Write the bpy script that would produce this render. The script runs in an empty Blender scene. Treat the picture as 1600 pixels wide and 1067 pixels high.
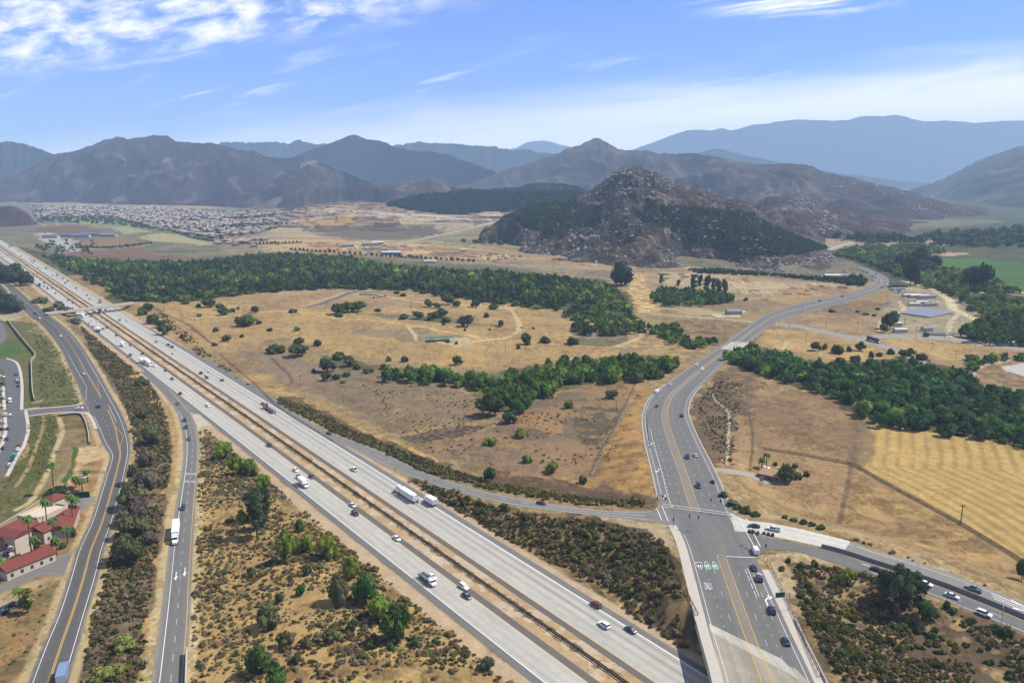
import bpy, math, random
import numpy as np
R = random.Random(7)
NR = np.random.RandomState(7)
SC = bpy.context.scene
COL = SC.collection

# ------------------------------------------------------------------ camera
F, HZ, CH = 1244.0, 276.0, 145.0
PITCH = math.atan((533.5 - HZ) / F)
SP, CP = math.sin(PITCH), math.cos(PITCH)
cam_d = bpy.data.cameras.new('camera'); cam = bpy.data.objects.new('camera', cam_d); COL.objects.link(cam)
cam_d.sensor_width = 36; cam_d.lens = F / 1600 * 36; cam_d.clip_end = 120000; cam_d.clip_start = 1
cam.location = (0, 0, CH); cam.rotation_euler = (math.pi / 2 - PITCH, 0, 0)
SC.camera = cam

# ------------------------------------------------------------------ light
SUN_EL, SUN_AZ = math.radians(52), math.radians(12)      # azimuth: from +x towards +y
sv = (math.cos(SUN_EL) * math.cos(SUN_AZ), math.cos(SUN_EL) * math.sin(SUN_AZ), math.sin(SUN_EL))
sd = bpy.data.lights.new('sun', 'SUN'); sd.energy = 5.0; sd.angle = math.radians(.53); sd.color = (1, .94, .85)
so = bpy.data.objects.new('sun', sd); COL.objects.link(so)
from mathutils import Vector, Matrix
so.rotation_euler = Vector(sv).to_track_quat('Z', 'Y').to_euler()
SC.view_settings.view_transform = 'Standard'; SC.view_settings.look = 'None'
SC.view_settings.exposure = EXPO = 0.82; SC.view_settings.gamma = 1
SC.cycles.max_bounces = 5; SC.cycles.diffuse_bounces = 2; SC.cycles.glossy_bounces = 2
SC.cycles.transmission_bounces = 2; SC.cycles.volume_bounces = 0; SC.cycles.transparent_max_bounces = 6

class NT:
    """small helper that builds node trees"""
    def __init__(s, tree): s.t = tree; s.t.nodes.clear()
    def n(s, typ, **kw):
        nd = s.t.nodes.new(typ)
        for k, v in kw.items():
            if k.startswith('i_'): nd.inputs[int(k[2:]) if k[2:].isdigit() else k[2:].replace('_', ' ')].default_value = v
            else: setattr(nd, k, v)
        return nd
    def l(s, a, b): s.t.links.new(a, b)
    def m(s, op, a, b=None, c=None, clamp=False):
        nd = s.t.nodes.new('ShaderNodeMath'); nd.operation = op; nd.use_clamp = clamp
        for i, v in enumerate((a, b, c)):
            if v is None: continue
            if isinstance(v, (int, float)): nd.inputs[i].default_value = v
            else: s.l(v, nd.inputs[i])
        return nd.outputs[0]
    def ss(s, x, e0, e1):
        nd = s.t.nodes.new('ShaderNodeMapRange'); nd.interpolation_type = 'SMOOTHSTEP'
        for i, v in zip((0, 1, 2), (x, e0, e1)):
            if isinstance(v, (int, float)): nd.inputs[i].default_value = v
            else: s.l(v, nd.inputs[i])
        return nd.outputs[0]
    def mix(s, f, a, b, bt='MIX'):
        nd = s.t.nodes.new('ShaderNodeMix'); nd.data_type = 'RGBA'; nd.blend_type = bt
        for i, v in zip((0, 6, 7), (f, a, b)):
            if isinstance(v, (int, float)): nd.inputs[i].default_value = v
            elif isinstance(v, tuple): nd.inputs[i].default_value = (*v[:3], 1)
            else: s.l(v, nd.inputs[i])
        return nd.outputs[2]

W = bpy.data.worlds.new('World'); SC.world = W; W.use_nodes = True
w = NT(W.node_tree)
sky = w.n('ShaderNodeTexSky', sky_type='NISHITA', sun_disc=False, sun_elevation=SUN_EL, sun_rotation=math.pi / 2 - SUN_AZ,
          altitude=200, air_density=1.0, dust_density=.6, ozone_density=2.2)
tc = w.n('ShaderNodeTexCoord'); sx = w.n('ShaderNodeSeparateXYZ'); w.l(tc.outputs['Generated'], sx.inputs[0])
yy = w.m('MAXIMUM', w.m('ABSOLUTE', sx.outputs[1]), .08)
az = w.m('DIVIDE', sx.outputs[0], yy); el = w.m('DIVIDE', sx.outputs[2], yy)
def sky_noise(ax, ex, scale, detail, rough, dist, off=0):
    cb = w.n('ShaderNodeCombineXYZ')
    w.l(w.m('MULTIPLY', az, ax), cb.inputs[0]); w.l(w.m('MULTIPLY_ADD', el, ex, w.m('MULTIPLY', az, off)), cb.inputs[1])
    nz = w.n('ShaderNodeTexNoise', i_Scale=scale, i_Detail=detail, i_Roughness=rough, i_Distortion=dist)
    w.l(cb.outputs[0], nz.inputs['Vector']); return nz.outputs[0]
# cloud bank, upper left
edge = w.m('MULTIPLY_ADD', az, .135, .197)
big = sky_noise(5, 16, 1.0, 3, .5, .3, -2)
bank = w.ss(w.m('ADD', el, w.m('MULTIPLY', w.m('SUBTRACT', big, .5), .05)), w.m('SUBTRACT', edge, .012), w.m('ADD', edge, .028))
bank = w.m('MULTIPLY', bank, w.ss(az, .02, -.2))
fine = sky_noise(10, 27, 1.7, 9, .6, .25, -3)
c1 = w.m('MULTIPLY', w.ss(fine, .36, .70), bank)
# wisp at the top right of centre
b2 = w.m('MULTIPLY', w.ss(w.m('ABSOLUTE', w.m('SUBTRACT', az, .33)), .15, .04), w.ss(el, w.m('MULTIPLY_ADD', az, .03, .168), .20))
c2 = w.m('MULTIPLY', w.ss(sky_noise(4, 40, 1.5, 7, .6, .8, -6), .42, .66), b2)
# thin high veil low on the right
line = w.m('MULTIPLY_ADD', az, .085, .082)
veiln = sky_noise(3.5, 30, 1.2, 6, .55, .6, -3)
lv = w.m('SUBTRACT', w.m('ADD', el, w.m('MULTIPLY', w.m('SUBTRACT', veiln, .5), .05)), line)
c3 = w.m('MULTIPLY', w.ss(lv, .03, -.035), 1.0)
# faint streaks
c4 = w.m('MULTIPLY', w.ss(sky_noise(3, 26, 2.0, 6, .6, .7, -5), .52, .75), w.m('MULTIPLY', w.ss(el, .18, .10), .6))
cl = w.m('MINIMUM', w.m('ADD', w.m('MAXIMUM', c1, c2), w.m('MAXIMUM', c3, c4)), 1.0)
tint = w.mix(1.0, sky.outputs[0], (.44, .62, 1.22), 'MULTIPLY')
skyc = w.mix(w.m('MULTIPLY', cl, .93), tint, (10.6, 10.1, 10.0))
bg = w.n('ShaderNodeBackground', i_Strength=.08); w.l(skyc, bg.inputs[0])
wo = w.n('ShaderNodeOutputWorld'); w.l(bg.outputs[0], wo.inputs[0])

# ------------------------------------------------------------------ photo pixel -> ground
def G(px, py, z=0.0):
    u = (px - 800) / F; v = (py - 533.5) / F
    k = (CH - z) / (SP + v * CP)
    return (u * k, (CP - v * SP) * k)
def PROJ(x, y, z):
    """world -> photo pixel (arrays)"""
    d = y * CP - (z - CH) * SP; up = y * SP + (z - CH) * CP
    return 800 + F * x / d, 533.5 - F * up / d
def lin(c): c = np.asarray(c, float) / 255; return np.where(c <= .04045, c / 12.92, ((c + .055) / 1.055) ** 2.4)
def vnoise(x, y, seed=0):
    xi = np.floor(x).astype(np.int64); yi = np.floor(y).astype(np.int64); fx = x - xi; fy = y - yi
    fx = fx * fx * (3 - 2 * fx); fy = fy * fy * (3 - 2 * fy)
    def h(a, b):
        n = (a * 374761393 + b * 668265263 + seed * 974634777) & 0xffffffff
        n = ((n ^ (n >> 13)) * 1274126177) & 0xffffffff
        return ((n ^ (n >> 16)) & 0xffff) / 65535.0
    a = h(xi, yi); b = h(xi + 1, yi); c = h(xi, yi + 1); d = h(xi + 1, yi + 1)
    return (a + (b - a) * fx) * (1 - fy) + (c + (d - c) * fx) * fy
def fbm(x, y, seed=0, octv=4, gain=.5):
    s = 0; a = 1; t = 0
    for i in range(octv):
        s = s + a * vnoise(x + 17.3 * i, y - 9.1 * i, seed + i); t += a; a *= gain; x = x * 2.03; y = y * 2.03
    return s / t
def sstep(x, a, b): t = np.clip((x - a) / (b - a), 0, 1); return t * t * (3 - 2 * t)
def seg_dist(x, y, pts):
    """distance to a polyline and parameter value (index along it)"""
    best = np.full(x.shape, 1e12); par = np.zeros(x.shape)
    for i in range(len(pts) - 1):
        ax, ay = pts[i][:2]; bx, by = pts[i + 1][:2]; dx, dy = bx - ax, by - ay
        t = np.clip(((x - ax) * dx + (y - ay) * dy) / max(dx * dx + dy * dy, 1e-9), 0, 1)
        d = (x - ax - t * dx) ** 2 + (y - ay - t * dy) ** 2
        m = d < best; best = np.where(m, d, best); par = np.where(m, i + t, par)
    return np.sqrt(best), par
def inpoly(x, y, poly):
    r = np.zeros(x.shape, bool); n = len(poly); j = n - 1
    for i in range(n):
        xi, yi = poly[i]; xj, yj = poly[j]
        if yi != yj:
            r ^= ((yi > y) != (yj > y)) & (x < (xj - xi) * (y - yi) / (yj - yi) + xi)
        j = i
    return r

# ------------------------------------------------------------------ terrain heights
FD = np.array([.5985089, -.80111616]); FN = np.array([.80111616, .5985089])   # freeway direction / normal
FB = np.array([-460.5165, 870.0272])
def fs(x, y): return (x - FB[0]) * FD[0] + (y - FB[1]) * FD[1]
def foff(x, y):
    s = fs(x, y); return (x - FB[0]) * FN[0] + (y - FB[1]) * FN[1] - fbend(s)
def fbend(s): return np.interp(s, [-1800, -1200, -800, 0, 280, 500], [-18, -11, -7.5, -3.2, -2, -1])
RAMPZ = [  # polylines (pixel, elevation)
    [(1235, 1140, 7), (1200, 1060, 7), (1150, 940, 7), (1120, 850, 7), (1090, 790, 7), (1065, 740, 6.2), (1050, 700, 4.6), (1041, 650, 2.2), (1056, 617, .6), (1095, 580, 0)],
    [(1045, 808, 7), (950, 804, 6.2), (850, 792, 4.4), (760, 773, 2.6), (680, 748, 1.0), (600, 718, 0)],
    [(1150, 830, 7), (1240, 848, 6.6), (1330, 868, 5.4), (1420, 893, 4.2), (1520, 930, 3.2), (1620, 972, 2.4), (1750, 1020, 2)],
    [(204, 474, 6.3), (222, 472.5, 5.6), (250, 477, 3.5), (300, 488, 1)],
    [(106, 485.5, 6.3), (88, 489, 5), (66, 486, 4.2), (30, 458, 1.5)], [(88, 489, 5), (110, 514, 2.5), (140, 548, 0.3)],
]
_rz = [([G(a, b, c) for a, b, c in pl], [c for a, b, c in pl], wd) for pl, wd in zip(RAMPZ, (19, 9, 17, 7, 8, 8))]
UND = []      # (polygon, amplitude, scale, seed) filled below: natural ground that undulates
def zf(x, y):
    x = np.asarray(x, float); y = np.asarray(y, float); z = np.zeros(x.shape)
    near = (y < 900) & (y > 0)
    if near.any():
        xn, yn = x[near], y[near]; zz = np.zeros(xn.shape)
        for pts, el_, wd in _rz:
            d, p = seg_dist(xn, yn, pts); e = np.interp(p, range(len(el_)), el_)
            zz = np.maximum(zz, e * sstep(d, wd + 8 + 3.2 * e, wd))
        o = np.abs(foff(xn, yn)); zz = zz * sstep(o, 27, 40)
        z[near] = zz
    for poly, amp, scl, seed, px0, px1, py0, py1 in UND:
        m = (x > px0) & (x < px1) & (y > py0) & (y < py1)
        if m.any():
            xm, ym = x[m], y[m]; ins = inpoly(xm, ym, poly); d, _ = seg_dist(xm, ym, poly + poly[:1])
            k = np.where(ins, sstep(d, 0, amp * 14 + 10), 0)
            z[m] = z[m] + k * amp * (.35 + .9 * fbm(xm / scl, ym / scl, seed, 3))
    return z
def und(px, amp, scl, seed):
    p = [G(*q) for q in px]; xs = [q[0] for q in p]; ys = [q[1] for q in p]
    UND.append((p, amp, scl, seed, min(xs), max(xs), min(ys), max(ys)))
und([(345, 470), (540, 449), (640, 452), (700, 470), (900, 495), (980, 520), (960, 550), (740, 568), (600, 560), (500, 545), (430, 528), (330, 520)], 6, 90, 3)
und([(640, 690), (800, 640), (900, 605), (985, 605), (965, 665), (925, 735), (860, 765), (760, 735)], 2.0, 30, 5)
und([(460, 615), (560, 590), (740, 610), (780, 650), (640, 680)], 1.8, 30, 6)
und([(1200, 625), (1240, 615), (1300, 625), (1335, 650), (1330, 700), (1210, 695)], 2.5, 40, 8)
und([(340, 690), (560, 850), (790, 1060), (760, 1150), (300, 1150), (330, 800)], 1.6, 18, 9)
und([(1290, 900), (1400, 930), (1600, 1020), (1600, 1150), (1330, 1150), (1260, 960)], 1.2, 14, 10)
und([(150, 520), (200, 590), (255, 680), (265, 760), (240, 900), (225, 1080), (140, 1080), (205, 830), (222, 720), (190, 620)], 1.2, 16, 11)
def T(px, py):
    z = 0.0
    for _ in range(6):
        x, y = G(px, py, z); z = .4 * z + .6 * float(zf(np.array([x]), np.array([y]))[0])
    x, y = G(px, py, z); return x, y, float(zf(np.array([x]), np.array([y]))[0])
def T2(px, py): return T(px, py)[:2]
def htop(px, py, pty):
    """height of an upright thing whose foot is at (px,py) and whose top is seen at row pty"""
    x, y, z = T(px, py); v = (pty - 533.5) / F
    k = y / (CP - v * SP); return max(.3, CH - k * (SP + v * CP) - z)

# ------------------------------------------------------------------ materials
MATS = {}
def mat(name, rgb, rough=.8, spec=.3, metal=0, var=0.0, vscale=1.0, obj_color=False, vcol=False, rnd=0.0, bump=0.0, emis=None):
    if name in MATS: return MATS[name]
    m = bpy.data.materials.new(name); m.use_nodes = True; t = NT(m.node_tree); MATS[name] = m
    p = t.n('ShaderNodeBsdfPrincipled', i_Roughness=rough, i_Metallic=metal); p.inputs['Specular IOR Level'].default_value = spec
    o = t.n('ShaderNodeOutputMaterial'); t.l(p.outputs[0], o.inputs[0])
    if obj_color: c = t.n('ShaderNodeObjectInfo').outputs['Color']
    elif vcol: c = t.n('ShaderNodeAttribute', attribute_name='Col').outputs[0]
    else:
        rg = t.n('ShaderNodeRGB'); rg.outputs[0].default_value = (*rgb, 1); c = rg.outputs[0]
    if var:
        g = t.n('ShaderNodeTexCoord'); nz = t.n('ShaderNodeTexNoise', i_Scale=vscale, i_Detail=5, i_Roughness=.6)
        t.l(g.outputs['Object'], nz.inputs['Vector'])
        f = t.m('MULTIPLY_ADD', t.m('SUBTRACT', nz.outputs[0], .5), var * 3, 1.0)
        mm = t.n('ShaderNodeVectorMath', operation='SCALE'); t.l(c, mm.inputs[0]); t.l(f, mm.inputs['Scale']); c = mm.outputs[0]
        if bump:
            b = t.n('ShaderNodeBump', i_Strength=bump, i_Distance=.3); t.l(nz.outputs[0], b.inputs['Height']); t.l(b.outputs[0], p.inputs['Normal'])
    if rnd:
        h = t.n('ShaderNodeHueSaturation'); r = t.n('ShaderNodeObjectInfo').outputs['Random']
        t.l(t.m('MULTIPLY_ADD', r, rnd * .12, .5 - rnd * .06), h.inputs['Hue']); t.l(t.m('MULTIPLY_ADD', r, rnd, 1 - rnd / 2), h.inputs['Value'])
        t.l(c, h.inputs['Color']); c = h.outputs[0]
    t.l(c, p.inputs['Base Color'])
    if emis: p.inputs['Emission Color'].default_value = (*emis, 1); p.inputs['Emission Strength'].default_value = 1
    return m
K = .45          # sunlit photo value -> surface reflectance
def A(r, g, b, k=None): return tuple(lin((r, g, b)) * (k or K))

# ------------------------------------------------------------------ mesh helpers
def mesh_np(name, V, Fq, material, cols=None, smooth=False, mi=None):
    """V (n,3); Fq list of (faces array of 3 or 4 columns); cols per vertex"""
    me = bpy.data.meshes.new(name); V = np.asarray(V, np.float32)
    Fq = [np.asarray(f, np.int32) for f in (Fq if isinstance(Fq, list) else [Fq]) if len(f)]
    nl = sum(f.size for f in Fq); nf = sum(len(f) for f in Fq)
    me.vertices.add(len(V)); me.vertices.foreach_set('co', V.ravel())
    me.loops.add(nl); me.polygons.add(nf)
    me.loops.foreach_set('vertex_index', np.concatenate([f.ravel() for f in Fq]))
    ls = []; st = 0
    for f in Fq: ls.append(st + np.arange(len(f)) * f.shape[1]); st += f.size
    me.polygons.foreach_set('loop_start', np.concatenate(ls).astype(np.int32))
    if mi is not None: me.polygons.foreach_set('material_index', np.asarray(mi, np.int32))
    me.polygons.foreach_set('use_smooth', np.full(nf, bool(smooth)))
    for m in (material if isinstance(material, (list, tuple)) else [material]): me.materials.append(m)
    if cols is not None:
        a = me.color_attributes.new('Col', 'FLOAT_COLOR', 'POINT'); c = np.ones((len(V), 4), np.float32); c[:, :3] = cols
        a.data.foreach_set('color', c.ravel())
    me.update(calc_edges=True); return me
def link(name, me, parent=None, loc=None, rz=0, **props):
    o = bpy.data.objects.new(name, me); COL.objects.link(o)
    if parent is not None: o.parent = parent
    if loc is not None: o.location = loc
    if rz: o.rotation_euler = (0, 0, rz)
    for k, v in props.items():
        if v is not None: o[k] = v
    return o
def empty(name, loc, rz, label, cat, group=None):
    o = bpy.data.objects.new(name, None); COL.objects.link(o); o.location = loc; o.rotation_euler = (0, 0, rz); o.empty_display_size = .5
    o['label'] = label; o['category'] = cat
    if group: o['group'] = group
    return o
def catmull(P, n):
    P = np.asarray(P, float); P = np.vstack([2 * P[0] - P[1], P, 2 * P[-1] - P[-2]]); m = len(P) - 3; out = []
    for t in np.linspace(0, m, n):
        i = min(int(t), m - 1); u = t - i; a, b, c, d = P[i:i + 4]
        out.append(.5 * ((2 * b) + (-a + c) * u + (2 * a - 5 * b + 4 * c - d) * u * u + (-a + 3 * b - 3 * c + d) * u ** 3))
    return np.array(out)
def grid_faces(nu, nv):
    i = np.arange(nu - 1)[:, None] * nv + np.arange(nv - 1)[None, :]
    return np.stack([i, i + nv, i + nv + 1, i + 1], -1).reshape(-1, 4)
# ------------------------------------------------------------------ ground sheet
def ground():
    az1 = np.radians(np.concatenate([np.linspace(-75, -36.5, 24), np.linspace(-36, 36, 1080), np.linspace(36.5, 75, 24)]))
    ys = np.arange(1160, 292, -1.1); rr = np.array([G(800, q)[1] for q in ys])
    rr = np.concatenate([np.linspace(20, rr[0] - 5, 14), rr, np.geomspace(rr[-1] * 1.06, 20000, 22)])
    # rows follow constant forward distance in front, so that rings stay evenly fine
    X = np.outer(rr, np.tan(np.clip(az1, -1.2, 1.2))); Y = np.repeat(rr[:, None], len(az1), 1)
    nu, nv = X.shape; x = X.ravel(); y = Y.ravel(); z = zf(x, y)
    far = sstep(y, 900, 3000)
    C = np.empty((len(x), 3)); C[:] = A(172, 142, 100)
    wx = (fbm(x / 14, y / 14, 31, 3) - .5); wy = (fbm(x / 14, y / 14, 41, 3) - .5)
    sc = 1 + y / 400
    n1 = fbm(x / 6, y / 6, 51, 4); n2 = fbm(x / 40, y / 40, 52, 4); n3 = fbm(x / 2.0, y / 2.0, 53, 3)
    NS = {0: n1, 1: n2, 2: n3}
    def zone(px, ca, cb=None, ns=1, th=.5, soft=.12, warp=7, k=1.0):
        p = np.array([T2(*q) for q in px]); m0 = (x > p[:, 0].min() - 20) & (x < p[:, 0].max() + 20) & (y > p[:, 1].min() - 40) & (y < p[:, 1].max() + 40)
        i = np.nonzero(m0)[0]
        if not len(i): return
        q = inpoly(x[i] + wx[i] * warp * sc[i], y[i] + wy[i] * warp * sc[i] * 1.5, [tuple(a) for a in p]); i = i[q]
        c = np.repeat(np.array(A(*ca))[None], len(i), 0)
        if cb is not None:
            f = sstep(NS[ns][i], th - soft, th + soft)[:, None]; c = c * (1 - f) + np.array(A(*cb)) * f
        C[i] = C[i] * (1 - k) + c * k
    def track(px, wd, ca, k=1.0, warp=2.0, curve=True):
        p = np.array([T2(*q) for q in px]); p = catmull(p, 8 * len(px)) if curve and len(px) > 2 else p
        m0 = (x > p[:, 0].min() - 30) & (x < p[:, 0].max() + 30) & (y > p[:, 1].min() - 30) & (y < p[:, 1].max() + 30); i = np.nonzero(m0)[0]
        if not len(i): return
        d, _ = seg_dist(x[i] + wx[i] * warp, y[i] + wy[i] * warp, [tuple(a) for a in p])
        g = np.maximum(wd / 2, y[i] * .0007); f = (sstep(d, g * 1.35, g * .8) * k)[:, None]
        C[i] = C[i] * (1 - f) + np.array(A(*ca)) * f
    # --- far valley floor
    zone([(-400, 290), (2000, 290), (2000, 440), (-400, 440)], (140, 128, 104), (112, 108, 88), 1)
    zone([(1280, 372), (1650, 340), (1900, 330), (1900, 560), (1500, 540), (1390, 450)], (72, 86, 46), (96, 94, 60), 1, .5)
    zone([(1380, 300), (1650, 318), (1650, 348), (1480, 342), (1360, 315)], (70, 90, 54), (94, 98, 68), 1)
    zone([(1250, 372), (1500, 372), (1500, 382), (1290, 392)], (176, 150, 122))
    zone([(1456, 402), (1530, 404), (1600, 412), (1700, 425), (1700, 480), (1600, 455), (1540, 446), (1480, 432), (1448, 414)], (66, 106, 36), (84, 120, 44), 1, .5, .2)
    zone([(1440, 392), (1510, 396), (1500, 401), (1440, 398)], (190, 160, 130))
    # --- the town and the fields at its foot
    zone([(30, 318), (150, 312), (330, 320), (500, 330), (480, 345), (330, 374), (240, 350), (140, 346), (50, 350)], (150, 140, 128), (110, 106, 96), 0)
    zone([(40, 318), (130, 316), (140, 322), (45, 325)], (172, 146, 112)); zone([(245, 318), (310, 316), (345, 325), (300, 330)], (176, 150, 108))
    zone([(95, 344), (190, 339), (205, 350), (175, 358), (120, 352)], (134, 138, 84), (160, 150, 96), 1)
    zone([(150, 343), (200, 336), (330, 370), (300, 375), (230, 366), (190, 352)], (118, 122, 72))
    zone([(178, 356), (200, 353), (232, 362), (195, 366)], (160, 168, 118))
    zone([(215, 370), (252, 364), (345, 378), (330, 384), (235, 376)], (182, 166, 122))
    zone([(52, 356), (130, 352), (165, 364), (100, 369), (62, 363)], (134, 98, 80), (120, 92, 76), 1)
    zone([(118, 378), (200, 370), (222, 380), (150, 389), (128, 388)], (152, 118, 82))
    zone([(98, 396), (215, 386), (250, 400), (325, 402), (325, 407), (240, 403), (120, 402)], (136, 100, 80))
    zone([(56, 366), (75, 363), (98, 372), (92, 382), (66, 378)], (186, 182, 174)); zone([(84, 376), (112, 373), (118, 383), (132, 391), (98, 394)], (182, 180, 176))
    zone([(-20, 344), (20, 340), (50, 350), (30, 356), (-20, 360)], (128, 112, 92))
    track([(60, 352), (160, 347), (200, 345)], 12, (196, 186, 170)); track([(120, 389), (180, 388), (235, 382)], 9, (196, 184, 160))
    track([(198, 340), (260, 358), (300, 372), (340, 378), (400, 381), (470, 372)], 14, (168, 158, 146))
    # --- graded hillsides of the building site
    zone([(330, 376), (395, 352), (478, 316), (560, 310), (650, 330), (830, 316), (915, 322), (850, 345), (770, 372), (830, 392), (980, 402), (1000, 442), (840, 428), (640, 416), (480, 402), (360, 398)], (168, 146, 118), (146, 126, 104), 1)
    NS[3] = fbm(x / 60, y / 320, 61, 3); NS[4] = fbm(x / 420, y / 60, 62, 4)
    zone([(395, 352), (478, 316), (560, 310), (650, 330), (760, 345), (690, 366), (560, 362), (420, 372)], (186, 164, 132), (150, 130, 110), 4, .5, .05, 20)
    zone([(470, 344), (530, 342), (560, 346), (530, 352), (480, 352)], (200, 164, 104), None, 1, .5, .1, 20); zone([(525, 334), (556, 331), (548, 344), (528, 342)], (208, 170, 108), None, 1, .5, .1, 20)
    zone([(622, 341), (655, 336), (690, 343), (650, 352), (625, 350)], (196, 178, 132), None, 1, .5, .1, 20); zone([(745, 330), (795, 324), (800, 334), (750, 338)], (210, 178, 134), None, 1, .5, .1, 20)
    zone([(500, 354), (585, 352), (660, 362), (680, 366), (640, 376), (560, 376), (500, 366)], (122, 106, 90), None, 1, .5, .1, 20)
    zone([(612, 350), (690, 353), (690, 366), (630, 370)], (112, 98, 84), None, 1, .5, .1, 20)
    zone([(600, 392), (690, 371), (772, 356), (760, 374), (740, 386), (640, 398)], (132, 126, 92), (158, 144, 112), 4, .5)
    zone([(400, 378), (480, 366), (560, 378), (640, 380), (760, 386), (830, 396), (990, 412), (990, 428), (860, 412), (700, 404), (560, 398), (420, 392)], (204, 168, 116), (176, 142, 106), 4, .5, .08, 12)
    zone([(860, 398), (990, 412), (990, 428), (900, 418)], (190, 150, 108), None, 1, .5, .1, 6)
    for q in ([(780, 386), (830, 396), (900, 404)], [(470, 384), (560, 388), (640, 392)]): track(q, 8, (176, 110, 76), .6)
    for q in range(26): track([(400 + (q * 37) % 190, 374 + (q * 7) % 27), (470 + (q * 53) % 240, 376 + (q * 7) % 27), (560 + (q * 29) % 260, 379 + (q * 7) % 25)], 6 + q % 3 * 3, [(214, 184, 138), (146, 118, 92), (190, 140, 96), (120, 102, 84)][q % 4], .7)
    for q in range(18): zone([(480 + (q * 71) % 330, 380 + (q * 5) % 22), (500 + (q * 71) % 330, 378 + (q * 5) % 22), (516 + (q * 71) % 330, 381 + (q * 5) % 22), (492 + (q * 71) % 330, 384 + (q * 5) % 22)], [(112, 98, 84), (222, 192, 146), (176, 120, 84)][q % 3], None, 1, .5, .1, 10, .8)
    for q in range(9): track([(460 + 30 * q, 334 + 1.5 * q), (520 + 30 * q, 330 + 2.2 * q), (570 + 26 * q, 333 + 2 * q)], 7, (206, 186, 156), .6)
    track([(615, 382), (690, 367), (750, 353), (787, 346)], 16, (188, 176, 158)); track([(560, 340), (640, 334), (700, 330)], 10, (196, 180, 154), .7)
    track([(560, 394), (600, 400), (660, 403), (720, 408), (795, 414), (840, 416), (980, 421), (1050, 424), (1110, 430), (1200, 436), (1330, 446)], 9, (186, 168, 142))
    zone([(430, 394), (640, 407), (840, 420), (830, 428), (600, 412), (440, 402)], (128, 118, 92), (110, 112, 78), 1)
    zone([(985, 422), (1080, 416), (1200, 432), (1335, 445), (1345, 452), (1290, 456), (1225, 474), (1185, 488), (1120, 492), (1000, 492)], (192, 162, 122), (162, 134, 104), 4, .5, .1, 6)
    zone([(1030, 424), (1190, 436), (1240, 446), (1200, 462), (1135, 456), (1030, 440)], (198, 176, 142), (188, 152, 104), 4, .56, .1, 4)
    zone([(1205, 460), (1260, 452), (1265, 466), (1225, 474)], (190, 150, 102)); zone([(1275, 446), (1330, 448), (1335, 454), (1275, 463), (1262, 456)], (160, 126, 96), (190, 156, 120), 3)
    zone([(1120, 470), (1200, 468), (1225, 474), (1180, 490), (1110, 490), (1090, 480)], (146, 122, 98), (170, 140, 104), 0)
    zone([(985, 428), (1006, 430), (1012, 450), (1022, 470), (1032, 488), (998, 488), (990, 470), (980, 448)], (222, 188, 128), (196, 154, 92), 0, .5, .1, 4)
    zone([(1048, 482), (1068, 480), (1130, 486), (1110, 494), (1060, 490)], (190, 164, 130)); zone([(1110, 492), (1135, 485), (1165, 487), (1155, 494), (1125, 496)], (214, 206, 194))
    zone([(1010, 496), (1170, 504), (1160, 518), (1120, 542), (1090, 535), (1060, 510)], (166, 132, 98), (140, 116, 90), 0)
    track([(993, 487), (1065, 494), (1130, 499), (1176, 503)], 5.5, (200, 186, 160))
    track([(1190, 436), (1240, 440), (1300, 446), (1345, 450)], 8, (186, 162, 136))
    # --- riparian floor
    zone([(-60, 368), (20, 384), (90, 398), (160, 408), (300, 410), (430, 396), (560, 402), (600, 412), (800, 424), (950, 440), (982, 460), (992, 492), (1000, 500), (960, 498), (860, 482), (700, 464), (640, 452), (500, 450), (400, 456), (330, 466), (250, 476), (168, 474), (130, 440), (70, 414), (-60, 380)], (74, 84, 48), (104, 100, 64), 1)
    zone([(212, 436), (300, 434), (340, 442), (330, 450), (220, 446)], (156, 132, 110)); zone([(104, 430), (140, 430), (186, 450), (160, 470), (140, 450)], (176, 142, 96), (140, 112, 90), 1)
    # --- the golden dome
    zone([(160, 480), (250, 474), (330, 468), (400, 457), (500, 450), (640, 452), (700, 467), (800, 476), (900, 492), (1000, 505), (1010, 540), (990, 562), (900, 566), (740, 576), (600, 562), (500, 548), (440, 528), (420, 548), (400, 600), (330, 560), (260, 520)], (200, 162, 100), (180, 145, 98), 1, .5, .25)
    zone([(400, 458), (500, 450), (640, 452), (700, 470), (640, 482), (500, 486), (400, 482)], (190, 156, 112), (176, 142, 104), 1)
    zone([(545, 512), (640, 514), (700, 520), (740, 528), (690, 535), (620, 532), (560, 524)], (164, 142, 112), (178, 150, 108), 1)
    zone([(680, 528), (735, 528), (740, 540), (690, 542)], (208, 182, 136))
    zone([(560, 488), (640, 492), (720, 498), (790, 510), (700, 508), (600, 496)], (150, 128, 108), (112, 108, 76), 1)
    zone([(900, 508), (960, 500), (1000, 510), (1000, 530), (940, 545), (900, 540)], (154, 138, 118), (124, 116, 78), 1)
    zone([(960, 545), (1040, 540), (1060, 560), (980, 556)], (150, 130, 112), (190, 156, 106), 0)
    zone([(960, 498), (1010, 505), (1040, 530), (1090, 548), (1085, 562), (1030, 600), (1000, 560), (985, 530)], (190, 154, 104), (164, 134, 98), 0)
    track([(300, 497), (400, 489), (450, 486), (520, 496), (625, 506), (687, 516), (737, 525), (775, 530), (800, 524), (812, 512), (802, 488), (790, 478)], 5, (218, 186, 132))
    track([(450, 486), (490, 474), (520, 466), (575, 452)], 14, (206, 160, 106)); track([(580, 458), (620, 466), (700, 476), (800, 482)], 8, (210, 180, 132))
    track([(636, 510), (645, 520), (652, 532)], 3, (222, 196, 150)); track([(740, 534), (775, 530)], 5, (214, 188, 142))
    track([(960, 542), (987, 533), (1003, 524), (996, 508)], 4.5, (214, 186, 140)); track([(860, 538), (930, 542), (960, 542), (1040, 540)], 3.5, (210, 182, 134))
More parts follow.
